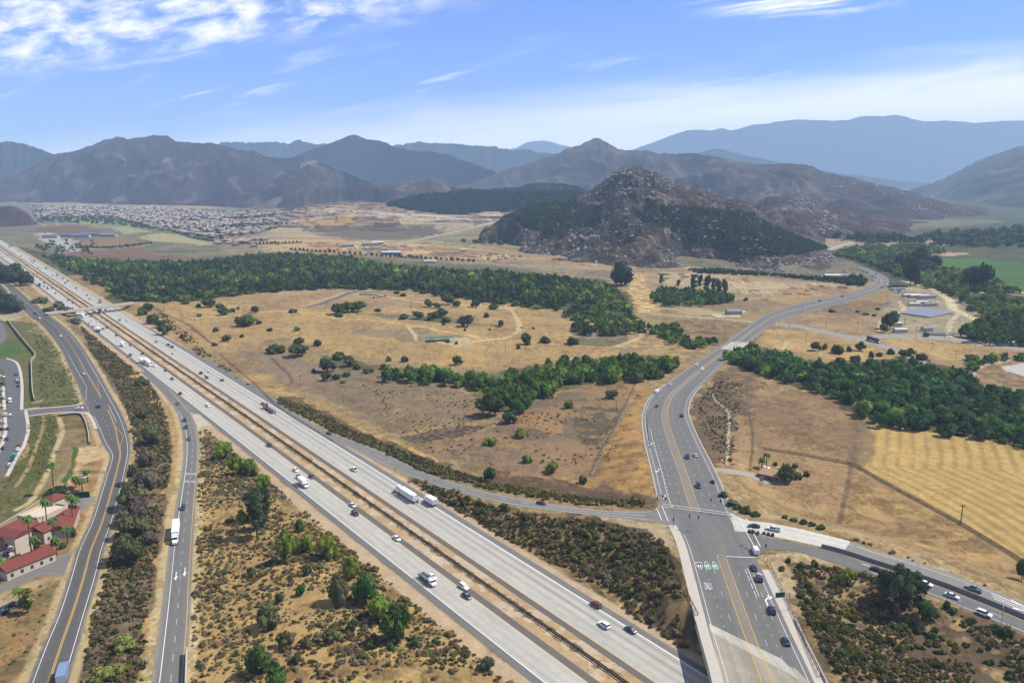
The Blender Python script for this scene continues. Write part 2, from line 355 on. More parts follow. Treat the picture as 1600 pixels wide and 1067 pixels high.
    track([(212, 473), (240, 480), (290, 505), (330, 536), (352, 545), (420, 552)], 3, (118, 98, 78), .8)
    track([(460, 505), (380, 520), (300, 520)], 3, (170, 136, 92), .5)
    # --- scrub slopes between the freeway and the creek
    zone([(352, 546), (440, 528), (500, 546), (560, 566), (640, 592), (720, 606), (770, 632), (830, 640), (780, 656), (700, 665), (640, 682), (560, 652), (480, 612), (420, 600)], (172, 140, 98), (146, 122, 100), 1, .5, .15)
    zone([(395, 556), (440, 552), (510, 575), (515, 596), (460, 600), (420, 580)], (150, 126, 112), (164, 138, 112), 0)
    zone([(560, 620), (620, 630), (700, 640), (740, 650), (700, 664), (640, 680), (590, 655)], (190, 150, 88), (150, 124, 98), 1, .52, .1)
    zone([(355, 590), (410, 600), (450, 612), (520, 648), (600, 676), (685, 712), (664, 716), (590, 690), (500, 645), (440, 622), (380, 612)], (206, 166, 100), (188, 148, 92), 0)
    zone([(300, 540), (352, 546), (395, 560), (430, 590), (462, 603), (420, 606), (360, 588), (310, 560)], (196, 158, 100), (160, 130, 92), 1, .55)
    track([(425, 560), (455, 590), (445, 603), (400, 603)], 2.5, (112, 92, 72), .8)
    zone([(425, 616), (470, 624), (560, 668), (680, 718), (760, 746), (880, 766), (1022, 776), (1020, 790), (900, 786), (780, 764), (640, 730), (520, 670), (440, 630)], (104, 86, 64), (136, 112, 82), 0, .5)
    zone([(625, 681), (700, 666), (762, 663), (735, 678), (680, 690), (650, 692)], (104, 88, 74), (128, 108, 92), 2, .5, .1, 3)
    zone([(640, 694), (720, 680), (770, 664), (800, 640), (900, 603), (995, 600), (1015, 605), (1004, 642), (1006, 690), (1024, 770), (960, 774), (880, 762), (760, 742), (690, 716)], (162, 126, 92), (134, 112, 94), 1, .52, .14)
    zone([(700, 690), (780, 690), (840, 712), (830, 740), (760, 738), (690, 714)], (142, 118, 102), (160, 128, 96), 0)
    zone([(800, 650), (850, 645), (880, 660), (850, 680), (800, 668)], (172, 128, 86), None, 1, .5, .1, 10)
    zone([(895, 636), (945, 632), (975, 640), (960, 665), (940, 692), (905, 690), (898, 668)], (106, 90, 74), (160, 130, 90), 0, .56, .08, 4)
    zone([(990, 602), (1020, 603), (1003, 640), (1006, 690), (1022, 768), (990, 772), (930, 752), (942, 700), (965, 650)], (196, 148, 82), (168, 128, 84), 0, .55, .2)
    zone([(880, 745), (935, 738), (930, 768), (890, 768)], (180, 140, 84)); zone([(760, 738), (880, 752), (1000, 776), (990, 786), (880, 778), (740, 752)], (106, 82, 64), (130, 100, 76), 0)
    track([(993, 600), (962, 665), (942, 700), (923, 742)], 2.2, (150, 140, 128), .9, 0); track([(922, 742), (880, 752), (860, 745)], 1.6, (120, 98, 76), .7)
    # --- interchange quadrants
    zone([(640, 744), (700, 762), (800, 794), (960, 812), (1050, 822), (1070, 880), (1104, 990), (1100, 1030), (1060, 1020), (1000, 970), (920, 920), (800, 850), (680, 776)], (160, 128, 90), (104, 88, 64), 0, .42, .1)
    zone([(930, 806), (1050, 820), (1066, 860), (1050, 870), (1010, 830), (940, 816)], (190, 168, 136)); zone([(1044, 860), (1062, 862), (1094, 950), (1086, 950)], (190, 152, 104))
    zone([(935, 920), (980, 930), (1010, 965), (1000, 985), (960, 950)], (206, 176, 116), (186, 150, 92), 0)
    zone([(305, 664), (328, 668), (560, 850), (800, 1040), (900, 1130), (900, 1160), (285, 1160), (300, 980), (306, 800)], (194, 156, 98), (172, 138, 92), 0, .55, .15)
    zone([(300, 668), (335, 662), (470, 780), (450, 790), (380, 740), (330, 720), (318, 760)], (130, 106, 78), (160, 130, 90), 0)
    zone([(292, 640), (306, 648), (322, 650), (330, 664), (312, 668)], (214, 198, 170))
    zone([(100, 490), (150, 512), (208, 560), (256, 625), (280, 662), (284, 720), (270, 800), (250, 940), (236, 1090), (110, 1090), (140, 960), (180, 830), (205, 720), (200, 660), (165, 590), (132, 540)], (124, 104, 84), (154, 126, 96), 0, .55, .1)
    zone([(190, 572), (224, 582), (246, 606), (278, 655), (286, 690), (284, 725), (276, 775), (262, 850), (250, 980), (234, 1080), (216, 1080), (236, 950), (254, 820), (268, 720), (266, 670), (240, 620), (200, 590)], (188, 146, 92), (206, 168, 112), 0, .5, .15, 4)
    zone([(84, 470), (115, 476), (210, 560), (260, 618), (248, 618), (200, 575), (120, 510)], (170, 136, 96), (130, 106, 82), 0, .5, .1, 4)
    # --- left margin: slopes, basins, verges
    zone([(-80, 440), (15, 440), (40, 480), (30, 500), (-80, 500)], (88, 92, 60)); zone([(-60, 490), (30, 486), (45, 500), (-60, 506)], (190, 172, 142))
    zone([(30, 490), (48, 497), (60, 506), (42, 506)], (206, 152, 82))
    zone([(-60, 498), (20, 502), (62, 508), (100, 555), (120, 600), (128, 634), (40, 640), (-60, 640)], (96, 104, 58), (118, 118, 70), 0, .5, .15)
    zone([(62, 506), (84, 530), (104, 565), (92, 570), (70, 540), (50, 515)], (162, 146, 104), (120, 116, 72), 0)
    zone([(-10, 542), (0, 540), (22, 542), (38, 552), (38, 556), (0, 554), (-10, 554)], (74, 116, 44))
    zone([(38, 645), (90, 646), (96, 690), (85, 760), (40, 800), (-20, 840), (-60, 830), (10, 745), (40, 700)], (94, 100, 52), (122, 116, 70), 0, .5, .15)
    zone([(90, 650), (125, 646), (138, 660), (142, 696), (92, 702)], (150, 128, 86), (134, 116, 76), 0, .5, .15, 1)
    zone([(84, 706), (110, 704), (110, 720), (84, 760), (76, 770), (60, 772)], (140, 126, 80), (160, 136, 94), 0, .5, .15, 1)
    zone([(112, 700), (122, 700), (118, 735), (104, 756), (96, 752), (112, 730)], (82, 108, 44), None, 1, .5, .1, 1)
    zone([(122, 698), (162, 696), (172, 714), (164, 740), (152, 775), (140, 815), (112, 850), (90, 868), (60, 880), (100, 780), (112, 754)], (186, 144, 92), (164, 124, 80), 0, .5, .15, 2)
    zone([(122, 698), (160, 698), (166, 712), (130, 728), (112, 758), (108, 756), (120, 730)], (216, 182, 134), None, 1, .5, .1, 2)
    track([(66, 648), (68, 666), (62, 684), (52, 710), (42, 735), (25, 760)], 1.6, (190, 160, 112), .9, 1); track([(90, 652), (97, 668), (96, 680), (84, 710), (76, 735), (52, 778), (26, 796)], 2.6, (206, 182, 136), 1, 1)
    zone([(-80, 905), (60, 905), (92, 902), (88, 950), (60, 1010), (36, 1080), (-80, 1080)], (166, 128, 80), (142, 118, 76), 0, .5, .15)
    zone([(-80, 880), (60, 868), (112, 858), (100, 876), (40, 896), (-80, 925)], (180, 140, 94), (160, 122, 84), 0); zone([(-80, 925), (60, 905), (88, 903), (70, 915), (20, 950), (-10, 990), (-80, 1000)], (190, 162, 126), (168, 134, 98), 0)
    for Lr in (L_FRONT, R_FRONT): track(Lr, 5, (206, 178, 136), .9, 1.0)
    for Lr in (L_SBR, R_SBR): track(Lr, 5, (212, 186, 142), .9, 1.0)
    # --- right of the highway
    zone([(1082, 616), (1130, 580), (1170, 585), (1168, 640), (1150, 690), (1150, 728), (1112, 732), (1098, 695), (1078, 650)], (116, 94, 76), (140, 112, 88), 0, .55)
    zone([(1130, 560), (1180, 575), (1200, 600), (1170, 640), (1150, 620)], (150, 120, 92), (128, 106, 80), 0)
    zone([(1172, 622), (1240, 608), (1300, 620), (1335, 640), (1350, 668), (1342, 700), (1334, 727), (1260, 712), (1190, 704), (1164, 690)], (150, 118, 88), (172, 136, 98), 1, .5, .15)
    zone([(1160, 690), (1192, 704), (1332, 728), (1312, 818), (1220, 790), (1150, 752), (1128, 738), (1148, 700)], (194, 158, 110), (178, 140, 100), 1, .5, .15)
    zone([(1150, 650), (1168, 650), (1176, 690), (1160, 735), (1142, 735), (1148, 690)], (176, 140, 100))
    zone([(1332, 728), (1490, 818), (1600, 895), (1640, 930), (1600, 910), (1420, 852), (1312, 818)], (192, 154, 96), (168, 132, 88), 0, .5, .2)
    p = [T2(*q) for q in [(1345, 668), (1384, 667), (1500, 682), (1640, 702), (1740, 720), (1740, 985), (1600, 888), (1492, 812), (1338, 726)]]
    m = inpoly(x + wx * 5, y + wy * 6, p); bl = [T2(*q) for q in [(1352, 640), (1345, 690), (1338, 726), (1400, 760), (1492, 812), (1600, 888), (1740, 985)]]
    rad = np.zeros(len(x)); rad[m], _ = seg_dist(x[m], y[m], [tuple(q) for q in catmull(bl, 40)]); bands = .5 + .5 * np.sin(rad / 1.05 + 3.0 * fbm(x / 45, y / 45, 77, 2)); fieldm = m; n5_ = fbm(x / 26, y / 34, 78, 3); f = (sstep(.75 * bands * (.55 + .9 * n5_) + .45 * n2, .4, 1.0))[:, None]
    C[m] = (np.array(A(206, 168, 94)) * (1 - f) + np.array(A(180, 145, 82)) * f)[m]
    p = [T2(*q) for q in [(1335, 735), (1450, 800), (1560, 870), (1420, 845), (1318, 812)]]; m = inpoly(x + wx * 5, y + wy * 6, p)
    cx, cy = T2(1400, 800); rad = np.hypot((x - cx) * .6, y - cy); f = (sstep(.5 + .5 * np.sin(rad / 1.5) + .7 * (n1 - .5), .55, .95) * .5)[:, None]
    C[m] = C[m] * (1 - f[m]) + np.array(A(150, 116, 72)) * f[m]
    track([(1195, 702), (1260, 712), (1332, 726), (1375, 750), (1495, 815), (1575, 862), (1640, 905)], 3.2, (120, 96, 72), .9, 1, False)
    track([(1331, 727), (1322, 765), (1311, 817)], 2.0, (128, 104, 80), .8, 1, False); track([(1168, 640), (1176, 680), (1172, 735)], 1.6, (110, 100, 88), .8, .5)
    track([(1340, 660), (1352, 690), (1336, 726)], 9, (128, 104, 84), .7, 6)
    track([(1110, 612), (1120, 627), (1138, 643), (1139, 660), (1138, 690), (1137, 727)], 1.5, (206, 188, 164), .9, .6)
    track([(1145, 745), (1180, 770), (1220, 790), (1310, 818), (1420, 850), (1600, 912)], 5, (166, 128, 84), .8, 3)
    zone([(1120, 738), (1140, 742), (1175, 778), (1165, 800), (1150, 800), (1130, 768)], (178, 146, 100), (196, 170, 130), 0)
    zone([(1150, 800), (1200, 810), (1262, 826), (1330, 842), (1420, 870), (1600, 935), (1600, 925), (1420, 858), (1260, 815), (1170, 792)], (186, 162, 128), (196, 158, 108), 0)
    zone([(1182, 872), (1200, 862), (1260, 866), (1390, 905), (1600, 992), (1760, 1050), (1700, 1160), (1290, 1160), (1240, 1010)], (184, 150, 108), (128, 104, 78), 0, .46, .1)
    zone([(1240, 890), (1300, 895), (1400, 940), (1560, 1000), (1700, 1060), (1700, 1150), (1310, 1150), (1264, 1000)], (110, 90, 70), (176, 144, 104), 0, .56, .08)
    zone([(1184, 868), (1236, 862), (1300, 880), (1290, 888), (1230, 884), (1240, 925), (1228, 930), (1200, 890)], (196, 172, 136))
    zone([(1186, 872), (1200, 880), (1270, 1050), (1290, 1067), (1290, 1110), (1270, 1080)], (196, 164, 118))
    # --- fields and yards further right
    zone([(1188, 535), (1205, 512), (1290, 522), (1375, 542), (1440, 556), (1420, 566), (1320, 566), (1230, 548)], (204, 166, 102), (186, 148, 98), 1, .5, .2)
    zone([(1376, 532), (1420, 528), (1500, 533), (1600, 548), (1800, 560), (1800, 580), (1600, 556), (1480, 562), (1430, 556), (1400, 546)], (200, 164, 104), (178, 142, 100), 1)
    zone([(1222, 498), (1290, 482), (1385, 470), (1382, 498), (1376, 519), (1300, 516), (1255, 506)], (182, 150, 112), (164, 132, 98), 1); zone([(1290, 480), (1340, 468), (1386, 472), (1384, 488), (1330, 492), (1290, 488)], (156, 118, 86), (140, 120, 98), 1)
    zone([(1384, 470), (1400, 450), (1440, 446), (1500, 470), (1545, 500), (1535, 530), (1470, 527), (1376, 520)], (184, 166, 138), (166, 148, 122), 1)
    track([(1412, 439), (1450, 450), (1480, 466), (1490, 482), (1520, 497), (1542, 506)], 9, (224, 206, 172)); track([(1498, 490), (1484, 506), (1482, 522), (1492, 530)], 5, (218, 198, 164))
    track([(1405, 470), (1412, 484), (1398, 494), (1378, 500), (1374, 518)], 4, (212, 192, 158)); track([(1480, 456), (1560, 458), (1600, 462)], 6, (214, 196, 166))
    track([(1570, 448), (1600, 458), (1660, 470)], 9, (216, 202, 176))
    track([(1225, 545), (1232, 533), (1262, 535), (1276, 550)], 3, (216, 190, 146)); track([(1250, 510), (1280, 520), (1340, 526)], 4, (200, 176, 136), .6)
    zone([(1512, 590), (1548, 566), (1600, 560), (1760, 560), (1760, 620), (1600, 604), (1540, 606)], (172, 138, 100), (146, 116, 86), 0, .5)
    zone([(1565, 573), (1600, 567), (1740, 567), (1740, 600), (1600, 588), (1572, 580)], (206, 204, 198), None, 1, .5, .1, 2)
    track([(1512, 590), (1540, 570), (1600, 562), (1700, 562)], 4, (214, 194, 160))
    zone([(1130, 545), (1200, 545), (1260, 566), (1330, 566), (1440, 558), (1500, 575), (1540, 606), (1700, 622), (1700, 705), (1600, 696), (1500, 682), (1380, 664), (1340, 650), (1300, 622), (1230, 600), (1180, 580)], (86, 82, 54), (120, 100, 68), 0, .55)
    zone([(1500, 566), (1530, 560), (1524, 578), (1512, 588)], (92, 104, 66))
    zone([(500, 552), (600, 572), (760, 585), (900, 560), (1040, 556), (1064, 572), (1000, 596), (880, 606), (800, 640), (770, 640), (740, 604), (620, 580), (520, 575)], (100, 96, 58), (140, 120, 80), 0, .52)
    # small-scale weathering of the soil: straw, dead weeds and litter in tufts
    n4 = fbm(x / 1.1, y / 1.4, 54, 3); n5 = fbm(x / 18, y / 18, 55, 3); tf = sstep(.42 * n4 + .33 * n1 + .25 * n5, .50, .60) * np.where(y < 1500, 1, .4) * np.where(fieldm, .25, 1); grn = (C[:, 1] > C[:, 0] * .97)
    C *= (1 - np.array([.34, .36, .40]) * (tf * np.where(grn, .5, 1.0))[:, None]); st = sstep(.5 * n3 + .5 * n5, .56, .66); C *= 1 + np.array([.14, .13, .08]) * st[:, None]
    C *= np.where(grn[:, None], np.array([1.0, .97, .9]), np.array([.975, 1.01, .81]))
    g_ = C @ np.array([.3, .5, .2]); C = np.where(grn[:, None], C, C * .86 + g_[:, None] * .14 * np.array([1.0, 1.02, .92]))
    C *= (.86 + .28 * n3 * sstep(y, 1500, 300) + .14 * (1 - sstep(y, 1500, 300)))[:, None]
    # near freeway: pale dirt verges and median
    o = foff(x, y); s = fs(x, y); nearf = np.abs(o) < 34
    vg = (sstep(np.abs(np.abs(o + .5 * wx * 4) - 25), 4.0, 2.2) * (s < 980) * (y < 1700))[:, None] * .85
    C = C * (1 - vg) + np.array(A(206, 182, 146)) * vg
    med = ((np.abs(o) < 7.5) & (s < 1200))[:, None] * 1.0
    dm = np.where((n1 + .2 * np.abs(o) / 6)[:, None] > .60, np.array(A(196, 168, 124))[None], np.array(A(210, 190, 158))[None])
    dm = np.where(((np.abs(np.abs(o) - 1.2) < .9) & (n3 > .56))[:, None], np.array(A(146, 126, 84))[None], dm)
    C = C * (1 - med) + dm * med
    gm = bpy.data.materials.new('dry_ground'); gm.use_nodes = True; t = NT(gm.node_tree)
    p = t.n('ShaderNodeBsdfPrincipled', i_Roughness=.95); p.inputs['Specular IOR Level'].default_value = .1
    a = t.n('ShaderNodeAttribute', attribute_name='Col'); tcn = t.n('ShaderNodeTexCoord')
    na = t.n('ShaderNodeTexNoise', i_Scale=.9, i_Detail=6, i_Roughness=.7); nb = t.n('ShaderNodeTexNoise', i_Scale=.12, i_Detail=5, i_Roughness=.65)
    t.l(tcn.outputs['Object'], na.inputs['Vector']); t.l(tcn.outputs['Object'], nb.inputs['Vector'])
    f = t.m('ADD', t.m('MULTIPLY', na.outputs[0], .9), t.m('MULTIPLY', nb.outputs[0], .8)); f = t.m('ADD', f, .15)
    v = t.n('ShaderNodeVectorMath', operation='SCALE'); t.l(a.outputs[0], v.inputs[0]); t.l(f, v.inputs['Scale']); t.l(v.outputs[0], p.inputs['Base Color'])
    bm_ = t.n('ShaderNodeBump', i_Strength=.5, i_Distance=.35); t.l(na.outputs[0], bm_.inputs['Height']); t.l(bm_.outputs[0], p.inputs['Normal'])
    ou = t.n('ShaderNodeOutputMaterial'); t.l(p.outputs[0], ou.inputs[0])
    me = mesh_np('ground', np.stack([x, y, z], 1), grid_faces(nu, nv)[:, ::-1], gm, np.clip(C, 0, 1), smooth=True)
    link('ground', me, kind='structure')

# road edges, traced on the photograph (pixels), near end first
L_FRONT = [(30, 1100), (65, 1010), (87, 960), (105, 905), (120, 857), (140, 815), (153, 775), (166, 733), (171, 712), (160, 694), (150, 670), (141, 648), (130, 625), (120, 600), (108, 575), (97, 550), (82, 527), (62, 505), (38, 486), (15, 455), (0, 441), (-40, 413)]
R_FRONT = [(98, 1100), (125, 1005), (140, 950), (155, 900), (164, 860), (178, 818), (190, 775), (199, 735), (204, 705), (203, 682), (196, 658), (186, 637), (173, 615), (160, 592), (148, 572), (136, 553), (118, 528), (99, 509), (72, 488), (38, 461), (15, 443), (-25, 416)]
L_SBR = [(232, 1100), (247, 987), (256, 920), (265, 845), (277, 775), (285, 725), (286, 690), (282, 662), (275, 642), (260, 622), (242, 602), (218, 580)]
R_SBR = [(287, 1100), (297, 975), (300, 900), (304, 825), (307, 775), (311, 725), (312, 690), (307, 667), (299, 648), (283, 628), (262, 606), (236, 583)]
L_76 = [(1142, 1110), (1125, 1046), (1107, 985), (1086, 905), (1070, 850), (1052, 815), (1032, 787), (1020, 740), (1008, 690), (1004, 660), (1006, 642), (1018, 618), (1050, 592), (1087, 567), (1127, 540), (1162, 515), (1184, 499), (1202, 489), (1240, 477), (1285, 467), (1330, 457), (1360, 447), (1367, 439), (1358, 428), (1337, 416)]
R_76 = [(1292, 1110), (1260, 1040), (1232, 982), (1200, 912), (1184, 876), (1166, 838), (1146, 804), (1118, 738), (1095, 693), (1078, 655), (1076, 636), (1084, 616), (1104, 595), (1132, 566), (1163, 541), (1190, 518), (1206, 508), (1225, 498), (1262, 488), (1300, 478), (1345, 465), (1380, 452), (1389, 441), (1382, 431), (1346, 416)]
ground()
# ------------------------------------------------------------------ hills and mountains
HM = bpy.data.materials.new('hill_scrub'); HM.use_nodes = True
t = NT(HM.node_tree); p_ = t.n('ShaderNodeBsdfPrincipled', i_Roughness=.95); p_.inputs['Specular IOR Level'].default_value = .08
a_ = t.n('ShaderNodeAttribute', attribute_name='Col'); tc_ = t.n('ShaderNodeTexCoord')
n_ = t.n('ShaderNodeTexNoise', i_Scale=.035, i_Detail=8, i_Roughness=.72); t.l(tc_.outputs['Object'], n_.inputs['Vector'])
v_ = t.n('ShaderNodeVectorMath', operation='SCALE'); t.l(a_.outputs[0], v_.inputs[0]); t.l(t.m('MULTIPLY_ADD', n_.outputs[0], 1.5, .05), v_.inputs['Scale'])
t.l(v_.outputs[0], p_.inputs['Base Color'])
b_ = t.n('ShaderNodeBump', i_Strength=.6, i_Distance=6); t.l(n_.outputs[0], b_.inputs['Height']); t.l(b_.outputs[0], p_.inputs['Normal'])
t.l(p_.outputs[0], t.n('ShaderNodeOutputMaterial').inputs[0])
HILLS = {}
def hill(name, crest, foot, Y, back, amp, scl, ca, cb, seed, nu=260, nv=90, prof=.8, rough=.06, terrace=0, patches=(), tracks=(), light=None, th=.5, stretch=1.0, x0=None, x1=None):
    """crest: photo silhouette (px,py); Y: distance of the crest line (number or list of (px,Y)); foot: photo line of the toe"""
    cx = [q[0] for q in crest]; px = np.linspace(min(cx), max(cx), nu); py = np.interp(px, cx, [q[1] for q in crest])
    Yc = np.full(nu, float(Y)) if not isinstance(Y, (list, tuple)) else np.interp(px, [q[0] for q in Y], [q[1] for q in Y])
    k1 = min(25, nu // 12); pyr = py + (fbm(px / 6.0, px * 0 + seed, seed + 3, 4) - .5) * rough * 60
    fx = np.interp(px, [q[0] for q in foot], [q[1] for q in foot])
    v = (py - 533.5) / F; k = Yc / (CP - v * SP); Zc = CH - k * (SP + v * CP); vr = (pyr - 533.5) / F; Zr = CH - Yc / (CP - vr * SP) * (SP + vr * CP) - Zc
    vf = (fx - 533.5) / F; Yf = (CP - vf * SP) * CH / (SP + vf * CP); Yf = np.minimum(Yf, Yc - 60)
    nb = nv // 4; tt = np.concatenate([np.linspace(0, 1, nv), 1 + np.linspace(0, 1, nb + 1)[1:]])
    Yg = np.where(tt[None] <= 1, Yf[:, None] + (Yc - Yf)[:, None] * tt[None], Yc[:, None] + back * (tt[None] - 1))
    pr = np.where(tt <= 1, .5 * np.clip(tt, 0, 1) ** prof + .5 * (np.clip(tt, 0, 1) ** 2 * (3 - 2 * np.clip(tt, 0, 1))), np.clip(2 - tt, 0, 1) ** 1.3)
    Zg = Zc[:, None] * pr[None] - 2.0 * (1 - pr[None]) + Zr[:, None] * (np.clip(1 - np.abs(1 - tt), 0, 1) ** 8)[None]
    u = ((px - 800) / F)[:, None]; Xg = u * (Yg * CP - (Zg - CH) * SP)
    wgt = np.sin(np.pi * np.clip(tt, 0, 1)) ** .75; wgt = np.where(tt > 1, np.sin(np.pi * np.clip(tt - 1, 0, 1)), wgt)[None]
    r = 1 - np.abs(2 * fbm(Xg / scl, Yg / (scl * 1.7 * stretch), seed, 5, .52) - 1)
    r2 = fbm(Xg / (scl * .22), Yg / (scl * .3), seed + 7, 4, .6)
    dz = (amp * (r - .97) * 1.5 + amp * .22 * (r2 - .5)) * wgt * np.clip(Zc[:, None] / (np.max(Zc) * .6 + 1), .15, 1)
    Zg = np.maximum(Zg + dz, -2.5); stp = np.zeros(Zg.shape); idx = stp
    if terrace: q_ = np.maximum(Zg, 0) / terrace + .5 * fbm(Xg / 300, Yg / 300, seed + 30, 2); idx = np.floor(q_); fr = q_ - idx; Zg = np.where(Zg > 0, Zg - q_ * terrace + (idx + sstep(fr, .68, 1.0)) * terrace, Zg); stp = (fr > .64) * 1.0
    x, y, z = Xg.ravel(), Yg.ravel(), Zg.ravel()
    n1 = fbm(x / (scl * .5), y / (scl * .7), seed + 20, 5, .6); n2 = fbm(x / (scl * .1), y / (scl * .14), seed + 21, 4, .6)
    f = sstep(.6 * n1 + .4 * n2, th - .07, th + .07)[:, None]
    C = np.array(A(*ca)) * (1 - f) + np.array(A(*cb)) * f
    qx, qy = PROJ(x, y, z)
    if terrace: f = stp.ravel()[:, None]; hs = vnoise(idx.ravel() * 3.7, np.floor(x / 140) * 2.3, seed)[:, None]; C = np.where(f > 0, np.array(A(112, 94, 78)) * (.7 + .6 * hs), C * (.62 + .85 * hs))
    if light is not None:
        f = (sstep(n2 * .6 + n1 * .4, .585, .66) * .75)[:, None]; C = C * (1 - f) + np.array(A(*light)) * f * 1.0
    for pl, col, kk in patches:
        m = inpoly(qx + 9 * (n2 - .5), qy + 7 * (n1 - .5), pl) & (np.repeat(tt[None], nu, 0).ravel() <= 1.02)
        C[m] = C[m] * (1 - kk) + np.array(A(*col)) * kk
    for tr, wd, col in tracks:
        d, _ = seg_dist(qx + 2 * (n2 - .5), qy + 1.4 * (n1 - .5), tr); f = (sstep(d, wd * 1.2, wd * .5))[:, None]; C = C * (1 - f) + np.array(A(*col)) * f
    me = mesh_np(name, np.stack([x, y, z], 1), grid_faces(nu, len(tt))[:, ::-1], HM, np.clip(C * (.66 if terrace == 0 else 1.05), 0, 1), smooth=True)
    link(name, me, kind='structure'); HILLS[name] = (x, y, z, qx, qy, np.repeat(tt[None], nu, 0).ravel()); return me

def zz(x0, y0, s, *pts): return [(x0 + a / s, y0 + b / s) for a, b in pts]
burn_a, burn_b = (78, 60, 64), (96, 76, 76)
hill('far_range', [(985, 236), (1000, 230)] + zz(800, 160, 4, (900, 245), (1000, 205), (1100, 175), (1180, 172), (1250, 178), (1310, 160), (1370, 178), (1440, 160), (1500, 140)) +
     zz(1200, 160, 4, (0, 135), (60, 120), (170, 108), (300, 112), (430, 115), (510, 110), (570, 90), (650, 85), (720, 88), (790, 78), (860, 90), (900, 105), (970, 120), (1110, 115), (1200, 120), (1290, 130), (1400, 122), (1480, 115), (1600, 115)) + [(1720, 195), (1900, 215)],
     [(985, 282), (1900, 286)], 14600, 2200, 200, 1300, (110, 112, 104), (128, 124, 116), 101, nv=70, rough=.02)
hill('middle_range', [(1080, 246), (1095, 238), (1117, 232), (1132, 234), (1155, 241), (1200, 250), (1290, 268), (1400, 282), (1470, 288)], [(1080, 284), (1400, 286)], 9600, 1300, 100, 700, (112, 110, 100), (126, 120, 110), 102, nu=140, nv=50, rough=.02)
hill('far_ridge', [(778, 246), (800, 232)] + zz(800, 160, 4, (30, 285), (90, 250), (150, 242), (220, 240), (290, 262), (360, 278)) + [(905, 236), (930, 246)], [(770, 276), (940, 276)], 16200, 1200, 200, 1500, (120, 120, 120), (130, 128, 124), 103, nu=120, nv=30, rough=.015)
hill('right_range', zz(1200, 160, 4, (860, 556), (1000, 515), (1100, 475), (1180, 435), (1250, 395), (1320, 360), (1400, 330), (1480, 305), (1590, 270)) + [(1640, 214), (1760, 190), (1900, 200)],
     [(1415, 301), (1480, 314), (1600, 326), (1900, 345)], [(1415, 6600), (1600, 6200), (1900, 5600)], 1800, 150, 700, (92, 92, 74), (120, 106, 88), 104, nu=200, light=(180, 168, 150), th=.56)
hill('rocky_range', [(320, 240), (345, 224)] + zz(0, 160, 4, (1430, 250), (1590, 250)) + zz(400, 160, 4, (80, 250), (160, 255), (210, 262), (240, 240), (275, 237), (330, 250), (370, 262), (440, 262)) + [(525, 236), (560, 240), (610, 230)] +
     zz(400, 160, 4, (900, 266), (960, 255), (1010, 245), (1070, 255), (1130, 255), (1200, 262), (1300, 263), (1360, 270), (1500, 280)) + zz(800, 160, 4, (0, 295), (90, 290), (130, 300), (180, 318), (280, 318), (350, 330)) + [(930, 250)],
     [(320, 292), (960, 292)], 9000, 1600, 220, 900, (104, 106, 88), (132, 118, 104), 105, nu=320, nv=90, rough=.09, light=(196, 178, 158))
hill('boulder_ridge', [(-160, 240), (-60, 232)] + zz(0, 160, 4, (0, 250), (50, 243), (110, 250), (200, 275), (300, 310), (345, 330)) + [(110, 256), (160, 280)], [(-160, 290), (200, 296)], 6300, 900, 130, 600, (106, 100, 92), (140, 126, 114), 106, nu=150, nv=80, light=(208, 190, 172), rough=.05)
hill('cone_hill', [(400, 262), (440, 252)] + zz(400, 160, 4, (350, 295), (440, 265), (520, 235), (570, 210), (610, 200), (650, 210), (700, 235), (760, 235), (840, 265), (890, 285), (1000, 305), (1100, 305), (1200, 330), (1300, 365), (1400, 400), (1500, 440), (1600, 480)) + [(830, 296), (880, 304)],
     [(400, 306), (600, 304), (880, 312)], [(400, 6100), (600, 6400), (880, 5200)], 1500, 190, 560, (92, 80, 80), (110, 94, 92), 107, nu=240, light=(142, 124, 118), th=.55)
hill('rolling_hills', [(690, 300), (740, 284), (780, 270)] + zz(800, 160, 4, (0, 410), (100, 380), (200, 350), (280, 325), (340, 290), (420, 270), (470, 245), (510, 227), (555, 227), (610, 260), (665, 295), (740, 300), (850, 305), (920, 325), (970, 320), (1010, 325), (1140, 318), (1230, 335), (1330, 350), (1420, 370), (1500, 385), (1540, 390)) +
     zz(1200, 160, 4, (0, 388), (120, 380), (240, 390), (290, 405), (360, 440), (500, 465), (700, 515), (860, 552), (1000, 590), (1130, 630), (1250, 660), (1400, 706)) + [(1580, 344)],
     [(690, 312), (900, 316), (1100, 330), (1250, 345), (1400, 352), (1500, 346), (1560, 342), (1580, 346)], [(690, 5400), (930, 5600), (1150, 4300), (1350, 3700), (1580, 3000)], 1600, 170, 440, (96, 82, 78), (118, 100, 92), 108, nu=360, nv=130,
     light=(160, 142, 130), patches=[(zz(800, 160, 4, (1120, 490), (1180, 470), (1340, 470), (1300, 520), (1200, 540)), (70, 84, 66), .9)])
